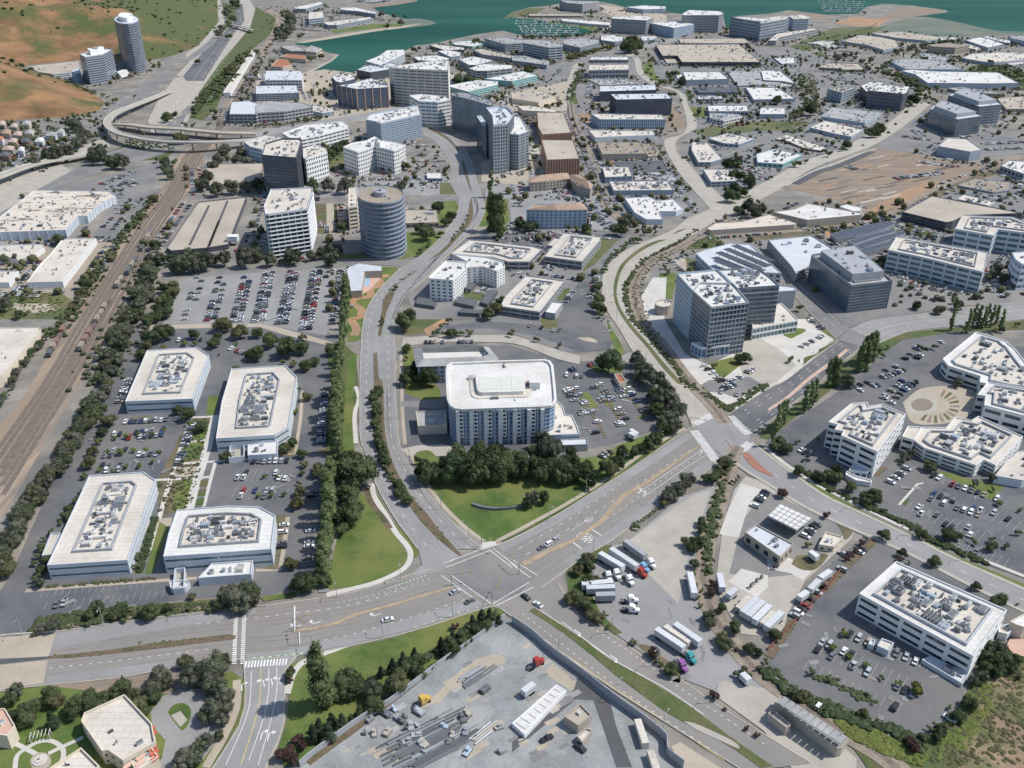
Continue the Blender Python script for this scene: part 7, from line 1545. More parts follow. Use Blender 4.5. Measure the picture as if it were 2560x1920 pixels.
row('in the row behind the stepped office','32',(720,60),(960,-10),1,0.6,2,double=True);row('in the plaza row beside the dirt circle','32',(1000,180),(1200,-10),1,0.5,2,double=True)
row('in the row left of the stepped office','32',(300,560),(480,660),-1,0.6);row('in the row far left of the stepped office','32',(250,640),(400,770),1,0.4);row('in the short row by the entrance canopy','32',(1000,850),(1160,715),-1,0.9)
row('in the campus office side row','32',(1240,740),(1480,850),1,0.6);row('in the campus grass edge row','32',(1500,870),(2050,1050),1,0.6)
row('in the crowded campus double row','32',(1390,970),(1850,1130),1,0.8,double=True);row('in the sparse campus double row','32',(1210,1060),(1900,1350),1,0.3,double=True,cols=None)
row('in the campus hedge row','32',(1050,1110),(1900,1480),-1,0.05);row('in the lower stalls of the campus','32',(1520,1330),(2050,1560),1,0.0,double=True);row('in the far right campus stalls','32',(1900,1130),(2212,1260),1,0.1,double=True)
row('in the row along the red verge','32',(870,1450),(600,1730),-1,0.55);row('in the row across the red verge','32',(620,1560),(820,1400),1,0.3)
row('in the file beside the red verge','33',(560,80),(270,400),-1,0.55);row('in the empty file beside the red verge','33',(260,410),(0,680),-1,0.0)
row('in the north row at bottom right','33',(640,530),(880,640),1,0.75);row('against the bottom right office','33',(1050,700),(1300,800),1,0.85);row('in the empty stalls below the bottom right office','33',(1300,800),(1640,960),1,0.0)
row('in the middle row at bottom right','33',(420,600),(1300,1010),1,0.3,double=True);row('in the island row at bottom right','33',(350,740),(1150,1120),-1,0.12)
row('in the hedge side stalls of the bottom right','33',(0,830),(700,1240),-1,0.05);row('in the lowest stalls of the bottom right','33',(820,1260),(1350,1430),-1,0.0);row('in the right end stalls of the bottom right','33',(1640,1050),(1400,1340),1,0.04)
row('beside the fuel canopy workshop','22',(2040,1060),(2160,920),-1,0.85);row('beside the truck stop office','32',(350,1360),(480,1230),1,0.6)
row('in the stalls beside the restaurant drive','03',(1480,1340),(1600,1420),1,0.0)
rng = random.Random(5)
def one(label,t,p,q,col,ty='sedan'):
    A_,B_ = G(t,p),G(t,q);d_ = B_ - A_;o = empty('moving_car',(A_.x,A_.y,0.37),atan2(d_.y,d_.x));tag(o,label,'car')
    link('body',CM[ty,'body',col],o);link('window_glass',CM[ty,'glass'],o);link('roof_panel',CM[ty,'roof',col],o)
    for wx in (-1.45,1.45):
        for wy in (-0.86,0.86): link('wheel',CM['wheel'],o,(wx,wy,0))
one('pale car leading the queue on the avenue','22',(370,1360),(300,1400),'silver');one('white car second in the queue on the avenue','22',(310,1400),(250,1430),'white','suv');one('grey car last in the avenue queue','22',(260,1425),(180,1460),'grey')
one('white and red car below the avenue median','13',(1140,390),(1230,370),'white');one('silver car waiting at the junction stop line','13',(1720,150),(1800,110),'silver');one('dark car approaching the near junction','13',(1850,230),(1930,190),'grey');one('dark car waiting on the southeast street','23',(120,195),(60,150),'black');one('pale car waiting behind on the southeast street','23',(225,260),(160,215),'white')
tk = [('first white semi trailer beside the red cab',(850,1480),(1080,1635),'trailer'),('second white semi trailer under the hedge',(755,1520),(960,1640),'trailer')]
for lab,a,b_,kd in tk: trailer(lab,'22',a,b_,kd)
az0 = atan2(*(lambda v: (v.y,v.x))(G('22',(1080,1635)) - G('22',(850,1480))))
tractor('red tractor unit in front of the first trailer','22',(1110,1655),az0,'car_red');tractor('white tractor unit by the truck yard hedge','22',(1195,1575),az0 - 0.2,'car_white');tractor('blue tractor unit beside the red one','22',(1130,1610),az0,'car_skyblue')
trailer('thin flat trailer behind the hedge strip','22',(970,1410),(1150,1540),'trailer',TKG)
tractor('leftmost white tractor in the truck yard group','23',(830,30),az0 - 0.5,'car_white');tractor('second white tractor in the truck yard group','23',(900,10),az0 - 0.4,'car_white');tractor('third white tractor in the truck yard group','23',(1010,60),az0 - 0.3,'car_white')
trailer('upper horizontal trailer by the yard hedge','23',(600,130),(870,110));trailer('lower horizontal trailer by the yard hedge','23',(640,165),(885,155));trailer('gray flatbed trailer below the white ones','23',(720,225),(885,220),'trailer',TKG)
tractor('white tractor below the horizontal trailers','23',(1020,235),0.0,'car_white');tractor('lowest white tractor in the yard','23',(1030,315),-0.2,'car_white')
trailer('white trailer with teal cab near the street','23',(1240,520),(1480,680));tractor('teal tractor unit at the end of the trailer','23',(1530,730),az0 - 0.1,'car_teal');tractor('purple tractor unit beside the round bush','23',(1460,800),az0 - 0.2,'car_purple')
trailer('tan curtain trailer above the teal truck','23',(1290,460),(1560,640),'trailer',TKC);trailer('silver trailer beside the tan curtain trailer','23',(1400,475),(1620,630))
trailer('tall white trailer beside the railway hedge','23',(1530,30),(1570,215));trailer('second white trailer across the railway hedge','23',(1785,40),(1810,165));trailer('small white box truck near the parked trailers','23',(1930,165),(1860,220),'short')
for i,(x,y) in enumerate(((2060,210),(2110,250),(2160,280),(2215,315),(2270,345),(2320,375))): trailer(f'{ordinal(i)} white trailer from the left in the parked rank','23',(x,y),(x - 130,y + 130),'trailer',TKC if i in (0,4) else None,group='parked rank of trailers')
trailer('white van by the railway scrub','23',(1980,900),(2040,960),'short');trailer('white trailer beside the curved drive of the restaurant','32',(355,1500),(420,1550),'short')
trailer('white box truck in the gap by the fence','33',(430,90),(350,170),'short');trailer('silver box truck beside the red fence','33',(530,10),(440,70),'short');trailer('small silver truck by the red fence','33',(330,190),(260,240),'short')
trailer('first white shuttle bus in the hotel car park','22',(1020,440),(1080,480),'short');trailer('second white shuttle bus in the hotel car park','22',(1010,470),(1065,495),'short') 
trailer('white storage container with its long shadow in the yard','23',(1080,1290),(1150,1500),'box',TKC);trailer('lower cream storage container cut by the frame','23',(1190,1560),(1250,1740),'box',TKC)
trailer('blue truck in the works yard','23',(190,990),(95,1060),'short',None);tractor('red excavator sized truck in the works yard','23',(210,780),0.6,'car_red');tractor('yellow machine in the works yard','13',(1440,1110),0.7,'car_yellow')
one('black pickup truck in the works yard','23',(590,1500),(640,1540),'black','pickup');one('dark pickup beside the long shed','23',(300,1420),(340,1400),'black','pickup')
r = random.Random(77)
PIL = []
for i in range(30):     # pallets and stacked materials in the yard
    x,y = r.choice(((r.uniform(1100,2200),r.uniform(700,1600)),(r.uniform(900,1500),r.uniform(1150,1550))));A_ = G('13',(x,y))
    o = empty('material_pile',(A_.x,A_.y,0.36),r.uniform(0,3));PIL.append((src('13',(x,y))[0],o))
    L = r.uniform(1.5,4.5);b = MB();b.box((0,0),(1,0),L,L * 0.6,0,0.2);b.build('pallet','bark',o);b = MB();b.box((0,0),(1,0),L * 0.9,L * 0.5,0.2,r.uniform(0.6,1.6));b.box((L * 0.2,0.1),(1,0),L * 0.4,L * 0.3,0.2,1.8);b.build('load',r.choice(['metal','metal_dk','metal_dk','wgrey','metal_bl','conc']),o)
PIL.sort(key=lambda a: a[0])
for i,(x,o) in enumerate(PIL): tag(o,f'{ordinal(i)} small pallet pile from the left in the works yard','material pile','material piles in the works yard')
def pipes(name,lab,t,a,b_,n,w,m='metal_dk'):
    A_,B_ = G(t,a),G(t,b_);d_ = (B_ - A_).normalized();nn = Vector((-d_.y,d_.x,0));o = empty(name,(A_.x,A_.y,0.36));tag(o,lab,'pipes');rr = random.Random(n)
    for i in range(n): off = nn * (i / max(n - 1,1) - 0.5) * w;s0 = rr.uniform(0,0.3);s1 = rr.uniform(0.6,1);b = MB();p = (B_ - A_) * s0 + off;q = (B_ - A_) * s1 + off;b.tube((p.x,p.y,0.4),(q.x,q.y,0.4),0.3,5);b.build('pipe',rr.choice([m,'metal','metal_dk']),o)
pipes('pipe_stack','long stacked pipes in the lower works yard','13',(1100,1640),(1900,1230),26,16);pipes('pipe_stack','pale long pipes beside the yard pipe stack','13',(1850,1460),(2100,1260),4,3,'conc_lt');pipes('pipe_stack','timber lengths in the upper works yard','13',(1750,960),(2050,760),8,5)
WATER = [a.xy for a in GP('F',[(905,-60),(822,28),(636,91),(655,184),(713,181),(793,137),(898,98),(1085,66),(1218,82),(1290,62),(1085,41),(1206,8),(1356,17),(1472,30),(1560,24),(1590,35),(1659,30),(1704,22),(1854,30),(1909,8),(2044,22),(1909,67),(2122,78),(3600,60),(3600,-100),(905,-100)])]
rq = random.Random(12);CL = MB();vv,ff = ICO1
RG = {}
for q,r in ROADP:
    for i in (-1,0,1):
        for j in (-1,0,1): RG.setdefault((int(q.x // 40) + i,int(q.y // 40) + j),[]).append((q,r))
def free(x,y):
    if inside(WATER,x,y): return False
    for q,r in RG.get((int(x // 40),int(y // 40)),()):
        if (q.x - x) ** 2 + (q.y - y) ** 2 < (r + 3.5) ** 2: return False
    for Q,h in FOOT:
        if abs(Q[0][0] - x) < 160 and abs(Q[0][1] - y) < 160 and inside(Q,x,y): return False
    return True
for Q,h in list(FOOT):
    cx,cy = centroid(Q)
    if cy < 640: continue
    n = len(Q)
    for off,kind in ((9,0),(17,0),(13,1),(23,1)):
        O = inset(Q,-off)
        for i in range(n):
            a,b_ = Vector(O[i]),Vector(O[(i + 1) % n]);L = (b_ - a).length
            if L < 12 or rq.random() < (0.35 if kind == 0 else 0.25): continue
            e = (b_ - a) / L;st = 3.0 if kind == 0 else 11;az = atan2(e.y,e.x) + pi / 2
            for k in range(int(L / st)):
                if rq.random() > (0.42 if kind == 0 else 0.26): continue
                p = a + e * (k + 0.5) * st
                if not free(p.x,p.y): continue
                if kind == 0: far_car(p.x,p.y,az,rq.choice(PAL),0.36)
                else:
                    r = rq.uniform(1.3,4.2);base = len(CL.v);sd_ = Vector((p.x,p.y,0))
                    for v in vv: q = r * (1 + 0.4 * noise.noise(v * 2 + sd_));CL.v.append((p.x + v.x * q,p.y + v.y * q,r * 0.9 + v.z * q * 0.95))
                    for f in ff: CL.f.append(tuple(base + z for z in f));CL.m.append(0)
CL.build('distant_street_trees','leaf_olive')['kind'] = 'stuff'
label_cars()
fc = FARCARS.build('distant_parked_cars',FARC);fc['kind'] = 'stuff'
# freight wagons on the railway
r = random.Random(3);WG = []
for a,b_,n in (((1100,730),(1320,340),8),((690,1390),(1060,750),12),((420,1440),(560,1190),5)):
    P = resample([G('01',a),G('01',b_)],n + 1)
    for i in range(n):
        if r.random() < 0.15: continue
        A_,B_ = P[i],P[i + 1];d_ = B_ - A_;L = min(d_.length * 0.82,17);o = empty('freight_wagon',(*((A_ + B_) / 2).xy,0.4),atan2(d_.y,d_.x));WG.append((A_.y,o))
        b = MB();b.box((0,0),(1,0),L,2.8,0.9,1.4);b.build('chassis','metal_dk',o);b = MB();b.box((0,0),(1,0),L * 0.94,2.6,1.4,r.choice((2.2,3.2,3.8)));b.build('body',r.choice(['wbrown','metal_dk','steel','rtan','rdark','wbrown']),o)
        for x in (-0.35,0.35): b = MB();b.box((x * L,0),(1,0),2.4,2.0,0.1,0.9);b.build('bogie','tyre',o)
WG.sort(key=lambda a: a[0])
for i,(y,o) in enumerate(WG): tag(o,f'{ordinal(i)} freight wagon from the near end of the railway siding','wagon','freight wagons on the siding')
# yard wall and fence lines
def wall(name,lab,t,pts,h,m,w=0.35,cat='wall'):
    P = spline(GP(t,pts),4);c = P[len(P) // 2];o = empty(name,(c.x,c.y,0));tag(o,lab,cat)
    for k in range(0,len(P) - 1,4):
        b = MB()
        for a,q in zip(P[k:k + 5],P[k + 1:k + 5]):
            d_ = (q - a).normalized();b.box(((a + q) / 2 - c).xy,d_.xy,(q - a).length * 1.02,w,0,h)
        b.build('panel',m,o)
    return o
wall('boundary_wall','tall dark screening wall between the yard and the street','23',[(0,405),(180,530),(350,680),(600,860),(850,1060),(1100,1240),(1290,1390),(1335,1450),(1345,1550),(1480,1660)],4.0,'wgrey',cat='wall')
wall('boundary_wall','dark wall along the works yard behind the evergreens','13',[(2150,370),(1900,560),(1600,770),(1350,960),(1150,1110),(900,1260),(700,1400),(500,1550),(380,1650)],3.0,'wgrey',cat='wall')
wall('retaining_wall','low blue grey wall beside the stretch of railway scrub','33',[(0,850),(200,1010)],1.5,'wgrey',cat='wall')
wall('boundary_fence','red brown fence between the yard and the car park','33',[(640,-60),(540,70),(380,240),(200,430),(0,640)],1.6,'fence_red',0.15,'fence')
wall('kerb_wall','white kerb wall along the bridge approach','03',[(0,530),(250,508),(490,485)],1.1,'conc_lt',0.5,'wall')
wall('lawn_monument','curved low stone sign wall on the hotel lawn','12',[(1870,1048),(1960,1075),(2080,1088),(2212,1078),(2330,1050)],1.3,'metal_dk',1.3,'monument')
wall('trench_wall','white edged cutting beside the curved road','30',[(150,1610),(400,1480),(560,1425),(780,1340),(930,1290)],1.2,'rwhite',0.6,'wall')
strip('rail_cutting','asph_blk','30',[(240,1590),(430,1490),(600,1440),(790,1360),(900,1310)],9)
# fuel pumps
for i,(x,y) in enumerate(((1960,255),(2030,235),(2110,60),(2060,105),(2150,30))):
    g = G('23',(x,y));o = empty('fuel_pump',(g.x,g.y,0.5),0.7);tag(o,f'{ordinal(i)} dark fuel pump on the pale concrete apron','fuel pump','fuel pumps on the apron');b = MB();b.box((0,0),(1,0),1.2,0.7,0.15,2.0);b.build('cabinet','metal_dk',o);b = MB();b.box((0,0),(1,0),3.4,1.3,0,0.15);b.build('island','conc',o);b = MB();b.tube((1.4,0,0.15),(1.4,0,1.1),0.1,6);b.build('bollard','car_yellow',o)
# street lamps and signal masts
LN = []
def lamp(t,p,az,h=9.5,lab=None):
    g = G(t,p);o = empty('street_lamp',(g.x,g.y,0.2),az);LN.append((src(t,p)[0],o))
    b = MB();b.tube((0,0,0),(0,0,h),0.12,6);b.build('pole','metal',o);b = MB();b.tube((0,0,h - 0.2),(2.4,0,h + 0.3),0.07,5);b.build('arm','metal',o);b = MB();b.box((2.6,0),(1,0),0.9,0.35,h + 0.2,h + 0.38);b.build('lamp_head','metal',o)
for t_,pts,az in (('22',[(320,1190),(640,960),(960,740),(1260,530)],-0.9),('22',[(700,1480),(1250,1050)],2.2),('12',[(1240,300),(1330,700),(1600,1090),(1840,1340)],3.1),('12',[(895,120),(895,420)],0),('13',[(80,270),(700,190),(1250,30)],-1.4),('13',[(500,680),(1100,540),(1700,360)],1.7),('03',[(200,520),(900,430),(1600,350)],-1.4),('23',[(400,700),(900,1090),(1300,1370)],0.9),('23',[(860,500),(1250,780),(1750,1100)],-2.2),('32',[(300,800),(760,1080),(1250,1310),(1700,1530)],-2.2),('21',[(770,800),(900,1120),(1150,1500)],0.3)):
    for p in pts: lamp(t_,p,az)
LN.sort(key=lambda a: a[0])
for i,(x,o) in enumerate(LN): tag(o,f'{ordinal(i)} grey street lamp from the left along the main roads','street lamp','street lamps')
SGN = []
for t_,p,az,L in (('12',(1950,1410),-0.6,9),('13',(1690,90),0.2,9),('22',(60,1650),2.2,8),('13',(2040,255),1.2,9),('22',(1530,370),-0.4,9),('22',(1890,640),1.8,8),('13',(330,485),0.5,6),('13',(375,600),1.9,6)):
    g = G(t_,p);o = empty('traffic_signal',(g.x,g.y,0.2),az);SGN.append((src(t_,p)[0],o));b = MB();b.tube((0,0,0),(0,0,6.2),0.14,6);b.build('pole','metal_dk',o);b = MB();b.tube((0,0,6),(L,0,6.4),0.1,6);b.build('mast_arm','metal_dk',o)
    for x in (L * 0.55,L * 0.95): b = MB();b.box((x,0),(1,0),0.4,0.4,5.5,6.7);b.build('signal_head','car_yellow',o)
SGN.sort(key=lambda a: a[0])
for i,(x,o) in enumerate(SGN): tag(o,f'{ordinal(i)} traffic signal mast from the left at the road junctions','traffic signal','traffic signals')
# garden features
g = G('03',(350,1600));o = empty('fountain',(g.x,g.y,0.1));tag(o,'round stone fountain in the bottom left garden','fountain');b = MB();b.tube((0,0,0),(0,0,0.6),2.4,20);b.build('basin','conc_lt',o);b = MB();b.tube((0,0,0.6),(0,0,0.9),1.6,16);b.build('water_dish','rcream',o);b = MB();b.tube((0,0,0.9),(0,0,2.0),0.3,8);b.build('stem','conc_lt',o)
g = G('03',(360,1410),0);o = empty('garden_pergola',(g.x,g.y,0.1),0.3);tag(o,'small white pergola on the garden lawn','pergola')
for x in (-3,3):
    for y in (-1.2,1.2): b = MB();b.box((x,y),(1,0),0.3,0.3,0,2.6);b.build('post','conc_lt',o)
for i in range(6): b = MB();b.box((-3 + i * 1.2,0),(0,1),3.2,0.22,2.6,2.8);b.build('slat','conc_lt',o)

# ================================================================== TREES
trees('around the office park','02','b 940 285 130; o 880 400 90; y 850 480 60; b 795 565 100; b 760 660 120; y 990 455 40; y 1090 440 50; y 1200 430 35; y 1315 420 35; y 1415 390 35; y 920 580 45; y 1035 575 55; y 1150 565 40; y 1260 560 40; y 1370 580 40; y 860 735 35; y 1085 705 40; y 1200 695 45; y 1315 665 35; o 1730 350 110; y 1640 330 50; o 1530 215 90; o 1620 235 130; o 1940 615 100; o 1580 655 60; o 1385 860 50; y 725 785 50; o 975 750 60; o 1210 90 40')
trees('left of the largest office block','02','o 690 930 70; o 640 990 80; o 600 1060 90; o 560 1130 90; o 520 1190 60; o 430 1270 80; o 380 1330 60; o 350 1400 90; o 320 1470 80; o 290 1535 80; o 400 1500 90; o 360 1590 90; o 330 1640 70; o 1180 1480 80; o 1180 1560 70; o 1270 1430 50')
trees('around the poplar side car park','12','o 400 590 90; b 410 680 80; b 395 760 60; o 375 850 60; b 375 915 100; b 350 1010 120; o 640 1000 60; y 75 790 40; y 185 795 35; y 20 955 40; y 130 955 40; y 240 945 40; b 300 1530 120; o 240 540 110; o 310 490 90; b 530 740 110; o 370 30 60; b 440 90 90; y 340 230 50')
trees('behind the upper office blocks','01','o 1670 1210 100; o 1840 1290 100; o 1880 1230 90; b 1910 1120 150; b 2065 1180 140; o 1300 1220 160; o 1420 1170 160; b 1250 1310 90; b 1215 1390 110; y 1410 1330 40; y 1590 1300 50; y 1680 1300 40; y 2035 1310 40; o 2160 1380 110; o 2040 1500 70; b 1890 1400 30')
trees('behind the long office block','11','o 120 1250 150; o 270 1310 190; o 380 1320 130; b 400 1240 80; o 650 1340 120; o 430 1470 120; o 500 1450 90; y 235 1460 45; y 325 1470 50; o 0 1360 150; o 0 1200 100; o 460 1500 60')
treeline('in the poplar row above the round tree','11',[(770,760),(760,1000),(745,1200),(725,1400),(700,1650)],22,80,'p',0.2,0.72)
treeline('in the poplar row beside the boulevard','12',[(690,0),(690,150),(685,300),(670,470)],14,115,'p',0.15,0.68)
treeline('in the poplar row below the round tree','12',[(640,760),(620,950),(610,1150),(595,1350),(580,1560)],17,130,'p',0.15,0.75)
trees('at the boulevard curve','12','o 870 690 350; o 740 690 240; o 810 620 200; o 900 770 180; o 800 920 190; o 830 1060 230; o 760 1110 190; o 740 1240 120; b 530 700 90; o 700 620 130')
trees('at the foot of the poplar row','13','o 430 20 200; o 340 60 130; o 530 -10 140; o 600 20 120; o 380 110 90')
treeline('along the boulevard median by the hotel','12',[(1030,60),(1040,250),(1055,400),(1090,550),(1130,690),(1180,800),(1250,910),(1320,980)],24,100,'o',0.15,1.0)
treeline('along the upper boulevard median','11',[(1830,200),(1760,320),(1690,400)],7,45,'o',0.1)
trees('along the upper boulevard','11','o 1090 1080 60; o 1080 1120 60; o 1210 810 60; o 1430 480 80; o 1490 430 70; o 1400 520 60; o 1470 320 150; o 1420 290 110; o 1590 340 80; o 1570 110 110; o 1690 190 90; o 1640 240 90; p 2030 170 101; p 2070 180 101; p 2110 200 116; c 2040 60 80; c 2100 120 90; c 2070 240 80; c 2130 260 70; o 1270 1090 160; o 1340 1050 130; o 1660 1090 80; o 1600 1140 80; o 1540 1200 80; o 1640 1210 80; o 1700 1200 90; o 1770 1200 80; o 1850 1200 80; b 2080 980 120; o 2000 1020 130; o 1300 1330 90; o 2120 930 90; o 2190 1210 70')
trees('around the hotel','11','o 1470 1570 190; o 1380 1500 130; o 1330 1560 110; o 1300 1420 60; b 1430 1620 100; o 1280 1600 120')
trees('in the grove before the hotel','12','o 1740 560 170; o 1700 640 200; o 1660 720 170; o 1780 680 190; o 1920 540 150; o 1910 620 180; o 2010 580 180; o 2060 660 200; o 2130 560 150; o 2180 640 180; o 1850 730 180; o 1960 720 170; o 2080 740 150; o 1640 650 120; o 1440 680 160; o 1410 630 80; o 1470 750 150; o 1530 700 120; o 1560 760 120',1.5)
trees('in the grove right of the hotel','22','o 60 600 160; e 260 460 130; e 330 540 180; o 210 560 160; o 220 660 180; o 340 680 190; o 260 730 160; o 460 690 170; o 540 660 170; o 510 560 90; o 580 720 160; o 500 760 130; o 430 760 140; o 100 690 160; o 20 700 150; o 690 800 130; o 650 690 100; b 850 700 140; o 790 690 90; o 920 660 100; o 950 560 110; o 1060 560 90; o 1120 530 90; o 1180 490 110; o 1240 450 120; o 1290 420 80; e 175 970 110; o 275 950 110; o 120 1010 90; o 560 880 40',1.35)
trees('beside the curved road above the far junction','22','o 1220 60 140; e 1280 120 180; o 1250 190 160; e 1340 60 150; e 1380 130 150; e 1420 210 160; e 1380 280 150; e 1410 350 120; o 1330 360 110; r 1440 330 70; e 1300 330 110')
trees('beside the tower of glass','21','o 840 1430 230; o 790 1470 120; e 1080 1430 130; e 1130 1500 150; e 1180 1560 160; e 1240 1600 160; e 1110 1570 120; e 1300 1650 110; o 750 900 110; o 740 970 110; o 770 1000 90; o 745 800 90; o 740 850 80; o 770 1040 80; o 1000 770 60; o 1010 460 0.1; o 1360 580 60; o 1320 630 60; o 1350 670 70; o 1470 530 40; o 1570 510 40; o 1540 650 80; o 1760 1480 80; o 1960 1420 100; o 2020 1420 110; o 220 1260 70; o 410 1310 60; o 790 1090 40; o 415 1180 40; o 10 1190 60')
treeline('in the hedge along the curved boulevard','21',[(1040,400),(960,470),(880,540),(820,610),(780,680)],16,80,'o',0.2,0.7)
trees('near the blue hotel','21','o 80 250 110; o 130 290 90; o 190 270 90; o 490 290 70; o 560 300 70; o 620 240 90; o 640 300 90; e 990 240 130; o 950 300 120; e 900 310 100; o 1100 250 60; o 1240 340 50; o 1100 390 80; o 1060 400 70; o 1150 330 70; e 70 60 60; o 1910 0 130; o 1990 -20 90; o 1840 200 80; o 1770 240 50; e 2050 110 120; e 1960 150 80; e 2110 150 110; e 2160 140 90; o 2130 70 60; o 260 530 50; o 240 570 50')
trees('near the right towers','31','o 275 980 80; o 360 1060 40; o 190 1430 80; o 1290 960 90; o 1610 920 80; o 1650 960 90; o 1640 1000 70; o 1540 780 40; o 1670 810 40; o 20 160 70; o 440 320 50; o 500 310 60; o 600 320 50; o 990 1340 80; o 1040 1330 50; o 1000 1400 60; o 960 1350 60; b 1480 1000 90; e 1990 650 100; e 2040 740 90; e 1950 700 80; o 1960 180 0.1; o 700 1610 120; o 1400 370 60; o 1320 380 50; o 1220 300 50; o 1440 1320 70; o 1330 1330 70; e 1280 1640 60; e 1640 1640 80')
trees('at the right campus corner','31','p 1600 1100 65; p 1735 1110 72; p 1790 1060 65; p 1830 1070 65; p 1870 1080 65; p 1900 1060 65; p 1945 1070 65; p 1980 1060 58; p 2025 1110 65; o 1740 1180 60; o 1960 1190 60; e 2030 1180 60; o 2150 1130 60')
trees('along the east avenue verge','31','p 840 1370 87; p 880 1350 87; p 920 1330 87; p 860 1420 87; p 810 1430 87; p 530 1560 87; p 570 1550 87; p 610 1560 87; e 680 1620 110')
trees('in the verge of the right campus','32','p 330 130 87; p 370 90 87; p 410 60 79; p 90 290 87; p 130 260 87; p 160 240 79; p 60 430 79; o 110 480 110; o 160 530 110; o 70 520 90; o 270 740 110; o 250 490 60; o 440 470 60; o 450 780 110; o 550 770 110; o 600 790 120; o 590 720 90; o 720 880 110; o 830 950 90; o 930 930 120; o 920 980 110; o 850 1000 100; o 1000 1080 70; b 1410 690 110; e 1180 620 80; e 1230 600 80; e 1170 670 60; e 1940 800 80; e 1790 850 70; o 1950 900 60; o 1320 1290 90; o 1560 1270 130; o 1640 1300 90; o 1790 1350 80; o 1940 1390 100; o 1930 1330 80; o 2180 1270 80; e 2060 1390 60; o 2180 1080 60; y 2000 1020 50; o 1980 760 60')
trees('around the truck stop','32','r 130 930 100; r 510 1120 80; o 1000 1290 110; o 855 1330 60; r 810 1370 70; r 760 1430 70; r 710 1470 80; r 670 1500 60; o 1160 1450 90; r 1140 1510 60; o 1440 1520 110; r 1430 1560 60; o 1220 1540 50; y 350 1380 50; r 60 1580 50')
trees('along the right hand railway','22','b 1840 660 120; b 1800 740 110; o 1750 790 110; o 1680 800 90; e 1510 810 120; e 1410 920 140; e 1350 960 120; b 1320 1010 90; e 1550 820 90; e 1470 860 90; o 1070 1220 70; o 1960 800 50; o 1920 840 60; o 1780 960 60; o 1770 1040 60; o 1810 1130 60; o 1780 1220 60; o 1640 1180 90; o 1640 1250 90; o 1590 1350 120; o 1560 1400 110; b 1510 1350 100; o 1700 1420 60; o 1700 1500 60; o 1580 1540 90; o 1700 1600 60; o 1570 1620 80; o 1730 1380 50; o 620 1540 110; b 650 1490 120; b 680 1560 100; b 570 1600 100; o 1770 1300 50; o 2200 390 70')
treeline('in the low hedge by the truck yard','22',[(1040,1225),(1150,1160),(1240,1080)],9,50,'o',0.1,0.6)
trees('around the truck yard','23','o 560 150 140; b 510 180 120; b 610 220 130; o 660 270 120; b 700 320 120; b 750 350 110; o 800 330 70; o 670 40 120; b 700 20 110; o 610 70 80; r 1235 650 120; o 1290 745 80; b 1250 720 60; o 1380 800 130; r 1750 1020 90; e 1700 330 100; e 1720 400 100; r 1680 360 80; b 1820 520 110; e 1850 590 110; b 1790 570 80; o 1810 260 100; o 1630 250 60; o 1930 420 120; r 1720 130 90; r 1730 60 80; o 1590 80 60; o 2060 610 110; o 2130 650 90; r 1940 630 50; o 1940 830 90; b 2000 800 80; b 2030 850 90; o 2150 780 80; o 1600 180 60; b 830 430 60; b 1050 560 70; r 2030 1310 60; r 2120 1370 60; r 1840 1150 40; o 1640 120 50; o 1450 880 40; o 2200 720 80')
trees('around the bottom right car park','33','o 70 490 120; o 390 810 90; o 535 890 70; y 700 690 50; y 560 610 60; y 850 760 50; o 985 860 70; y 1130 920 50; y 1290 960 90; o 860 1010 60; b 820 1180 100; r 1260 1450 130; b 1350 1380 100; o 1470 1280 90; o 1410 1310 80; o 1480 1360 110; o 1520 1310 100; r 1230 1420 90; o 1740 1080 130; o 1650 1190 130; o 1680 1240 90; o 1570 1130 60; o 2020 180 130; o 1960 210 110; o 1800 80 90; o 2150 240 40; e 1900 610 120; e 1990 600 120; o 1870 680 130; o 1960 700 140; o 2060 680 140; o 1900 770 130; o 2000 800 130; o 2100 780 120; o 2160 720 110; e 1850 860 120; e 1780 900 90; b 260 1020 110; b 330 1010 100; o 210 1000 70; r 30 500 70; y 660 480 60; o 2180 850 80; r 480 80 60')
trees('in the bottom left evergreens','03','e 130 990 150; o 90 1050 140; o 250 1120 170; o 230 1210 170; o 430 1020 170; b 470 1060 150; c 440 1230 120; o 640 1080 180; o 760 1040 170; o 800 1110 150; o 610 1150 150; o 1060 930 160; o 980 980 150; o 900 1040 140; c 1060 890 60; b 1190 1080 160; b 1150 1020 130; e 1370 860 170; e 1310 960 150; e 1430 900 130; o 1340 1030 130; b 1610 720 140; e 1720 800 210; e 1860 760 210; e 1650 860 190; e 1800 870 190; e 1930 730 130; e 1850 950 180; e 1940 1020 170; e 1880 1120 200; e 1800 1190 150; e 1920 1230 130; e 1780 1420 140; e 1700 1470 150; e 1600 1540 170; e 1560 1620 150; e 1680 1580 130; e 1890 1370 90; o 100 1190 100; o 1250 1150 110')
trees('along the verge above the avenue','03','o 830 250 140; o 770 310 110; o 1030 270 130; b 990 320 110; o 1060 320 90; o 1285 280 170; o 1230 320 90; o 1440 270 90; o 1620 270 70; b 1820 280 80; e 1980 150 180; e 2060 200 200; e 2120 90 150; o 1900 230 120; o 2180 120 130; e 2190 200 110; e 460 420 110; e 350 450 90; o 290 490 70; b 760 400 70; o 1060 370 70; b 1660 160 80; o 1130 290 60; e 340 50 90; e 300 20 70; o 1020 240 60; e 2090 150 120')
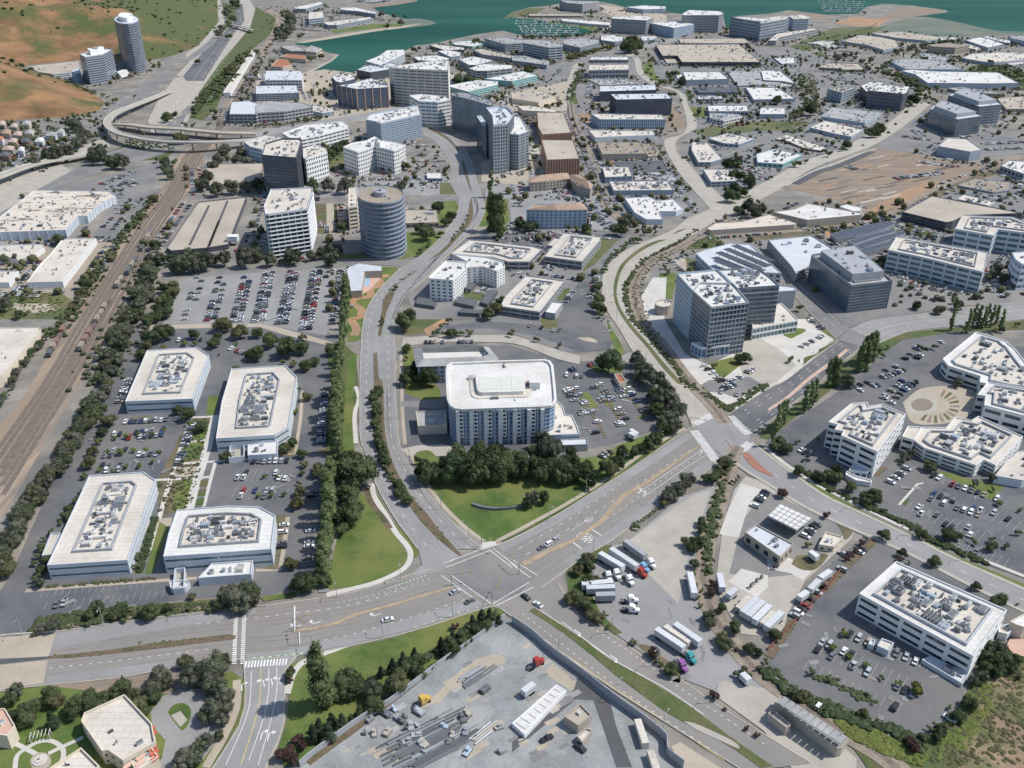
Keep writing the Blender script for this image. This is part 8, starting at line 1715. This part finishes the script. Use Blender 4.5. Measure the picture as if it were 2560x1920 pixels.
trees('in the southwest corner lawn','13','p 545 860 230; o 780 880 260; o 860 930 200; o 720 960 180; b 1200 900 200; b 1230 850 130; e 1010 960 180; o 1000 1080 150; o 1060 1110 120; r 1040 990 100; c 890 1160 90; c 820 1220 60; c 740 1240 100; c 650 1230 100; c 620 1330 130; c 540 1280 100; c 490 1340 120; r 350 1400 100; r 400 1450 100; r 240 1520 150; r 290 1500 110; r 330 1570 110; o 290 830 100; r 290 900 70; c 580 1380 90; c 700 1290 70')
trees('in the belt along the yard wall','13','c 1180 760 100; c 1270 700 90; c 1370 660 80; o 1370 730 120; o 1300 770 120; o 1430 700 120; o 1390 800 130; c 1080 820 80; e 1480 690 80; o 1520 770 90; c 1600 580 110; o 1680 560 110; c 1640 640 90; o 1720 620 110; c 1700 510 70; r 1720 430 80; o 1780 480 110; o 1830 430 110; c 1870 390 100; o 1900 450 110; c 1950 340 100; o 1990 400 110; c 2020 330 100; o 2060 360 100; o 2070 310 80; o 1850 520 90; o 1780 560 90; c 1540 650 60; o 1940 430 90; o 1460 840 80; c 2100 370 70')
treeline('along the office side of the railway','02',[(880,60),(780,160),(730,280),(640,380),(600,480),(560,560),(530,660),(400,780),(330,880),(280,980),(200,1080),(150,1200),(100,1310),(80,1420),(40,1520),(20,1640)],60,138,'eeeob',0.4,0.9)
treeline('in the middle stretch of the railway trees','01',[(1320,560),(1290,700),(1230,830),(1200,960),(1120,1080),(1050,1200),(1000,1320),(960,1420),(920,1520),(900,1650)],46,120,'eeeob',0.45,0.9)
treeline('on the right flank of the railway trees','01',[(1430,800),(1440,900),(1400,1000),(1300,1100),(1240,1150)],16,120,'oob',0.4,0.9)
treeline('on the far side of the railway','01',[(1330,20),(1200,200),(1040,400),(920,560),(830,680),(740,800),(660,960),(560,1080),(480,1180),(380,1250)],40,78,'oobb',0.35,0.8)
treeline('in the near left railway hedge','01',[(330,1300),(270,1380),(200,1480),(130,1600),(60,1750),(0,1850)],14,90,'oe',0.3,0.8)
trees('in front of the parking deck','01','e 1580 590 180; e 1640 560 150; e 1760 580 160; b 1820 570 110; e 1930 560 130; e 2110 550 160; e 1500 640 110; e 2200 520 130; e 1680 620 130; o 1340 430 90; o 1430 350 70; o 500 390 110; o 340 390 70; e 40 570 80; e 125 560 70; e 1350 480 60; e 1380 540 70; o 1480 560 90; o 150 1040 90; o 230 1030 60; o 200 890 80; e 20 960 120; o 720 770 110')
trees('in front of the white office tower','11','e 120 570 120; e 315 540 140; e 280 570 100; e 480 540 90; e 560 520 100; e 670 490 130; e 650 560 130; o 10 530 60; e 730 500 60; o 210 580 60; o 750 400 60; o 740 270 100; c 760 330 50')
trees('between the wedge and star offices','10','e 490 1580 90; e 620 1590 110; e 760 1590 130; e 1260 1590 90; e 1240 1620 80; o 640 1290 90; o 700 1260 110; o 770 1230 90; o 640 1350 80; o 580 1230 80; b 1280 1410 90; o 1230 1440 60; b 950 1460 0.1; o 1090 1450 50; o 1160 1460 50; b 20 1560 90; o 60 1600 80; o 1640 1440 80; o 1660 1530 50; p 2030 1590 72; o 2090 1560 60; o 600 1250 70; o 2010 830 70; o 2080 830 80; o 2130 810 70; o 1740 670 110; o 1830 670 100; o 1910 680 80; o 1560 650 60; o 420 690 50; o 1130 210 60; o 380 290 70; o 1370 410 70; o 1410 400 60; o 1890 330 80; e 1080 110 60; e 1190 130 50; o 1290 130 40; o 230 200 70; e 1250 180 60; o 1320 470 60; b 300 520 60; b 470 490 60; b 560 470 60; o 1010 910 40; o 320 1080 30; o 80 1140 50')
treeline('beside the curved garage','10',[(0,1080),(200,1070),(400,1040),(560,1000)],20,45,'oob',0.2,0.9)
treeline('beside the freeway at the top','10',[(260,90),(290,180),(250,260),(230,310)],18,80,'oee',0.5,0.9)
treeline('along the freeway median trees','00',[(2160,440),(2080,540),(2000,640),(1900,740),(1780,860),(1700,960)],44,70,'oob',0.8,0.9)
treeline('between freeway and avenue at the top','00',[(2010,20),(1990,120),(1960,220),(1920,300)],14,70,'oee',0.5,0.9)
trees('around the freeway ramps','00','o 1440 990 90; o 1500 970 80; o 1430 1020 70; e 720 1160 110; e 690 1200 100; e 650 1230 90; e 580 1280 110; e 540 1300 100; e 470 1310 130; e 430 1330 120; o 810 1160 70; e 600 1060 80; e 650 1070 110; o 640 985 70; o 720 990 60; o 770 990 60; e 840 1300 130; e 800 1350 110; e 880 1350 110; e 1000 1380 120; e 1060 1390 110; o 950 1400 90; o 1240 1140 60; o 1540 1170 110; b 1580 1180 90; o 1600 1060 70; o 1660 1070 60; o 1850 940 70; o 1800 1060 50; o 1360 1350 80; o 1420 1380 90; e 1440 1440 90; e 1460 1490 90; o 1500 1380 80; e 1840 1420 90; e 1880 1360 90; e 1920 1310 90; e 1950 1280 90; e 2040 1370 80; e 2080 1320 90; e 2130 1380 80; e 1780 1520 110; e 1740 1580 110; e 1860 1620 120; e 2000 1600 120; e 2120 1600 100; e 2200 1590 80; o 1700 510 70; o 930 880 80; o 980 850 60; o 1120 650 40; e 300 1390 90; e 350 1380 70; o 230 600 60; o 520 590 30; o 1160 820 40')
treeline('at the hill foot','00',[(640,740),(720,760),(830,790),(920,830)],12,45,'oob',0.5,0.8)
trees('in the upper middle blocks','20','o 1010 360 130; o 1050 340 130; o 980 380 110; o 1070 370 110; o 690 90 60; o 690 130 50; o 770 150 40; o 840 150 40; e 1070 450 60; o 600 550 60; b 150 580 90; b 180 570 70; o 420 880 60; o 290 900 50; o 1290 690 80; o 1260 720 60; o 1390 610 80; o 1440 620 60; e 1470 700 80; o 1600 1200 70; o 1420 370 40; o 1860 1390 110; o 1950 1380 90; o 1930 1400 80; o 1920 1490 100; o 1980 1500 90; o 2070 1530 90; o 2080 1570 90; o 1930 1610 130; o 1690 1430 60; o 2050 1340 50; b 1300 1480 60; o 1460 860 40; o 750 240 50; o 1210 350 40; o 1310 340 50; o 1390 800 60; o 500 1590 70; e 270 1600 50; e 190 1350 60; o 240 1400 80; o 200 1250 80; o 170 1180 60; o 740 1620 70; o 1350 630 50; e 1290 270 0.1')
treeline('along the green hedge road','20',[(590,600),(560,680),(530,760),(490,850)],30,50,'oo',0.6,0.8)
treeline('in the waterfront tree line','20',[(60,310),(140,320),(250,315),(360,310),(620,300),(760,250)],26,50,'oe',0.4,0.8)
treeline('along the banded waterfront offices','20',[(490,490),(620,450),(730,420),(860,390)],18,60,'yb',0.2,0.9)
treeline('in the green median of the north street','20',[(1160,520),(1180,600),(1230,680),(1340,700),(1430,740)],16,50,'oyb',0.8,0.8)
treeline('along the lower north street','20',[(1270,1260),(1320,1360),(1400,1460),(1470,1550),(1520,1640)],16,45,'oyb',0.4,0.8)
trees('in the upper right blocks','30','o 600 170 40; o 840 100 40; o 80 840 90; o 630 590 50; o 740 600 40; o 1350 490 60; o 1570 510 60; o 1940 520 60; o 1100 670 70; o 1710 610 60; o 960 1090 110; o 920 1120 100; o 880 1140 80; o 1260 840 100; o 1230 870 80; o 690 1230 90; o 650 1260 70; o 530 1310 70; o 480 1290 60; o 340 1280 60; o 250 1390 80; o 330 1380 50; o 230 1410 60; o 130 1200 50; o 370 920 110; o 400 890 90; o 480 890 60; o 340 840 70; o 990 620 40; o 590 750 0.1; o 2080 790 50; o 2150 760 50; o 2140 1010 50; o 1850 1480 50; o 2160 600 50; o 1960 760 50; o 830 600 50; o 380 560 40; o 2170 590 60; o 20 1520 50')
treeline('in the oak avenue between the warehouses','30',[(1060,600),(1140,640),(1230,690),(1310,740),(1380,800),(1420,860)],34,75,'oo',0.6,0.9)
treeline('along the hilltop road','30',[(960,590),(1010,550),(1060,520)],10,60,'oo',0.5,0.9)
treeline('on the grassy gully of the upper right','30',[(280,640),(300,720),(330,800),(350,880),(290,960),(230,1010)],26,70,'oob',0.6,0.8)
treeline('by the bay side lodging block','30',[(1080,470),(1130,440),(1200,420),(1300,390),(1450,370),(1640,345)],28,50,'oe',0.7,0.9)
treeline('around the depot in the upper right','30',[(530,500),(650,480),(740,460),(800,530),(870,500)],18,50,'oe',0.9,0.9)
treeline('along the upper railway spur','10',[(0,600),(60,480),(120,380),(180,300)],12,40,'ob',0.4,0.8)
label_trees()
# ground cover nobody could count
bushes('hedge','leaf_oak','33',[(0,840),(200,1010),(420,1120),(640,1210),(820,1280),(1100,1350),(1300,1480)],420,(1.6,3.4),0.8,1.2)
bushes('scrub','leaf_young','33',[(560,1240),(900,1330),(1200,1490),(1400,1560),(1300,1640),(1000,1540),(700,1400)],420,(1.0,2.8),0.5)
bushes('scrub','leaf_olive','33',[(1750,960),(2212,760),(2300,1200),(2212,1640),(1400,1640),(1480,1400),(1640,1180)],520,(0.7,2.2),0.4)
bushes('scrub','leaf_young','33',[(1500,1300),(1800,1000),(1950,900),(1900,1200),(1700,1500),(1450,1600)],360,(0.8,2.4),0.4)
bushes('hedge','leaf_oak','32',[(340,770),(480,880),(720,1000),(900,1080),(1100,1170),(1290,1260),(1420,1350),(1620,1440),(1900,1560)],380,(1.4,2.8),0.7,0.9)
bushes('verge_planting','leaf_oak','03',[(240,500),(330,370),(560,330),(900,290),(1700,240),(1840,240),(1760,310),(1000,395),(600,455)],380,(1.2,3.0),0.5)
bushes('railway_hedge','leaf_oak','22',[(1900,620),(1810,900),(1760,1060),(1720,1240),(1690,1380),(1690,1640)],260,(1.3,3.0),0.8,1.2)
bushes('railway_hedge','leaf_oak','21',[(1500,1659),(1400,1500),(1200,1280),(1040,1100),(985,950),(990,820),(1060,690),(1180,570),(1400,460),(1600,330)],420,(1.3,3.2),0.7,1.0)
bushes('railway_hedge','leaf_olive','21',[(1250,1250),(1130,1100),(1080,950),(1070,830),(1140,700),(1260,580),(1450,490)],240,(0.8,2.4),0.5,2.5)
bushes('verge_planting','leaf_oak','22',[(1500,0),(1620,60),(1740,130),(1850,220),(1960,170),(2100,60),(2212,10)],220,(1.0,2.6),0.6,1.5)
bushes('median_planting','leaf_olive','12',[(1040,50),(1060,300),(1100,600),(1250,900),(1450,1150),(1650,1380)],200,(0.5,1.6),0.5,1.2)
bushes('median_planting','leaf_oak','11',[(1065,1220),(1100,1000),(1150,870),(1250,770),(1370,690)],70,(0.6,2.2),0.5,0.8)
bushes('median_planting','leaf_olive','03',[(500,705),(900,665),(1300,605),(1600,565),(1850,540)],90,(0.5,1.7),0.5,0.7)
bushes('garden_planting','leaf_olive','02',[(1650,320),(1820,300),(1760,620),(1640,1080),(1500,1100),(1360,1150),(1480,760),(1560,560)],320,(0.6,2.0),0.5)
bushes('garden_planting','leaf_oak','02',[(1320,1150),(1370,1150),(1230,1640),(1165,1640)],200,(1.0,2.2),0.7)
bushes('garden_planting','leaf_olive','03',[(400,90),(700,60),(1350,10),(1350,30),(700,85),(400,105)],140,(0.6,1.6),0.6)
bushes('lot_edge_planting','leaf_oak','33',[(400,860),(560,920),(760,1030),(900,1080)],90,(0.8,2.2),0.6,1.0)
bushes('freeway_planting','leaf_oak','00',[(2180,400),(2050,560),(1900,740),(1740,900),(1660,1000),(1650,900),(1900,640)],300,(2,6),0.8)
bushes('freeway_planting','leaf_oak','00',[(1080,1180),(1200,1200),(1500,1230),(1500,1290),(1100,1290)],150,(1.5,4),0.6)
bushes('railway_planting','leaf_oak','01',[(1350,30),(1180,250),(1000,480),(850,690),(740,850),(600,1080),(420,1260)],380,(1.4,3.8),0.8,4.0)
bushes('railway_planting','leaf_euc','01',[(1300,600),(1230,800),(1150,1000),(1020,1220),(940,1440),(860,1650)],420,(1.5,4.5),0.8,6.0)
bushes('scrub','leaf_young','01',[(0,880),(400,870),(560,930),(520,1040),(0,1100)],200,(1,3),0.4)
bushes('trench_planting','leaf_olive','21',[(1540,430),(1700,380),(1800,440),(1560,480)],120,(0.8,2.4),0.4)
bushes('mound_planting','leaf_oak','30',[(1740,600),(1930,520),(2212,620),(2212,740),(2000,640)],260,(2,6),0.6)
bushes('shore_planting','leaf_olive','30',[(440,330),(900,250),(940,200),(700,290),(300,400)],160,(2,5),0.3)
bushes('gully_planting','leaf_olive','30',[(100,1080),(300,1030),(420,960),(380,860),(300,640),(400,640),(430,860),(460,960),(300,1080)],200,(2,5),0.5)
def scatter(name,m,t,poly,n,w,flat=0.8): bushes(name,m,t,poly,n,w,flat,seed=n)
for i,(t_,poly,n) in enumerate((('F',[(560,150),(700,150),(980,110),(1090,80),(1280,100),(1230,220),(1160,230),(960,200),(700,190)],260),('F',[(1240,230),(1420,190),(1440,340),(1520,440),(1480,470),(1340,470)],200),('F',[(1480,180),(1700,110),(2000,220),(1900,310),(1700,340),(1560,420),(1460,330),(1500,270)],420),('F',[(1690,110),(1900,80),(2212,90),(2212,320),(2010,240),(1900,180)],420),('F',[(450,330),(700,300),(960,310),(985,420),(700,430),(500,440)],160),('F',[(1640,530),(1930,480),(2212,380),(2212,640),(1900,680),(1780,600)],240),('F',[(0,270),(230,240),(230,330),(0,400)],160),('F',[(570,10),(800,20),(860,50),(640,80),(560,60)],160),('F',[(1120,30),(1290,15),(1600,70),(1900,70),(1600,110),(1130,90)],220))):
    scatter('street_planting',('leaf_oak','leaf_olive','leaf_euc')[i % 3],t_,poly,n,(2.0,6),0.9)
# ------------------------------------------------------------------ joined painted marks, kerbs
for k_,b in MARK.items():
    nm = {'paint': 'road_markings','paint_y': 'road_centre_lines','paint_line': 'parking_stall_lines','kerb': 'kerb','conc': 'pavement','steel': 'rails','bark': 'sleepers','paint_g': 'bike_marks'}.get(k_,k_)
    o = b.build(nm,k_);o['kind'] = 'structure'
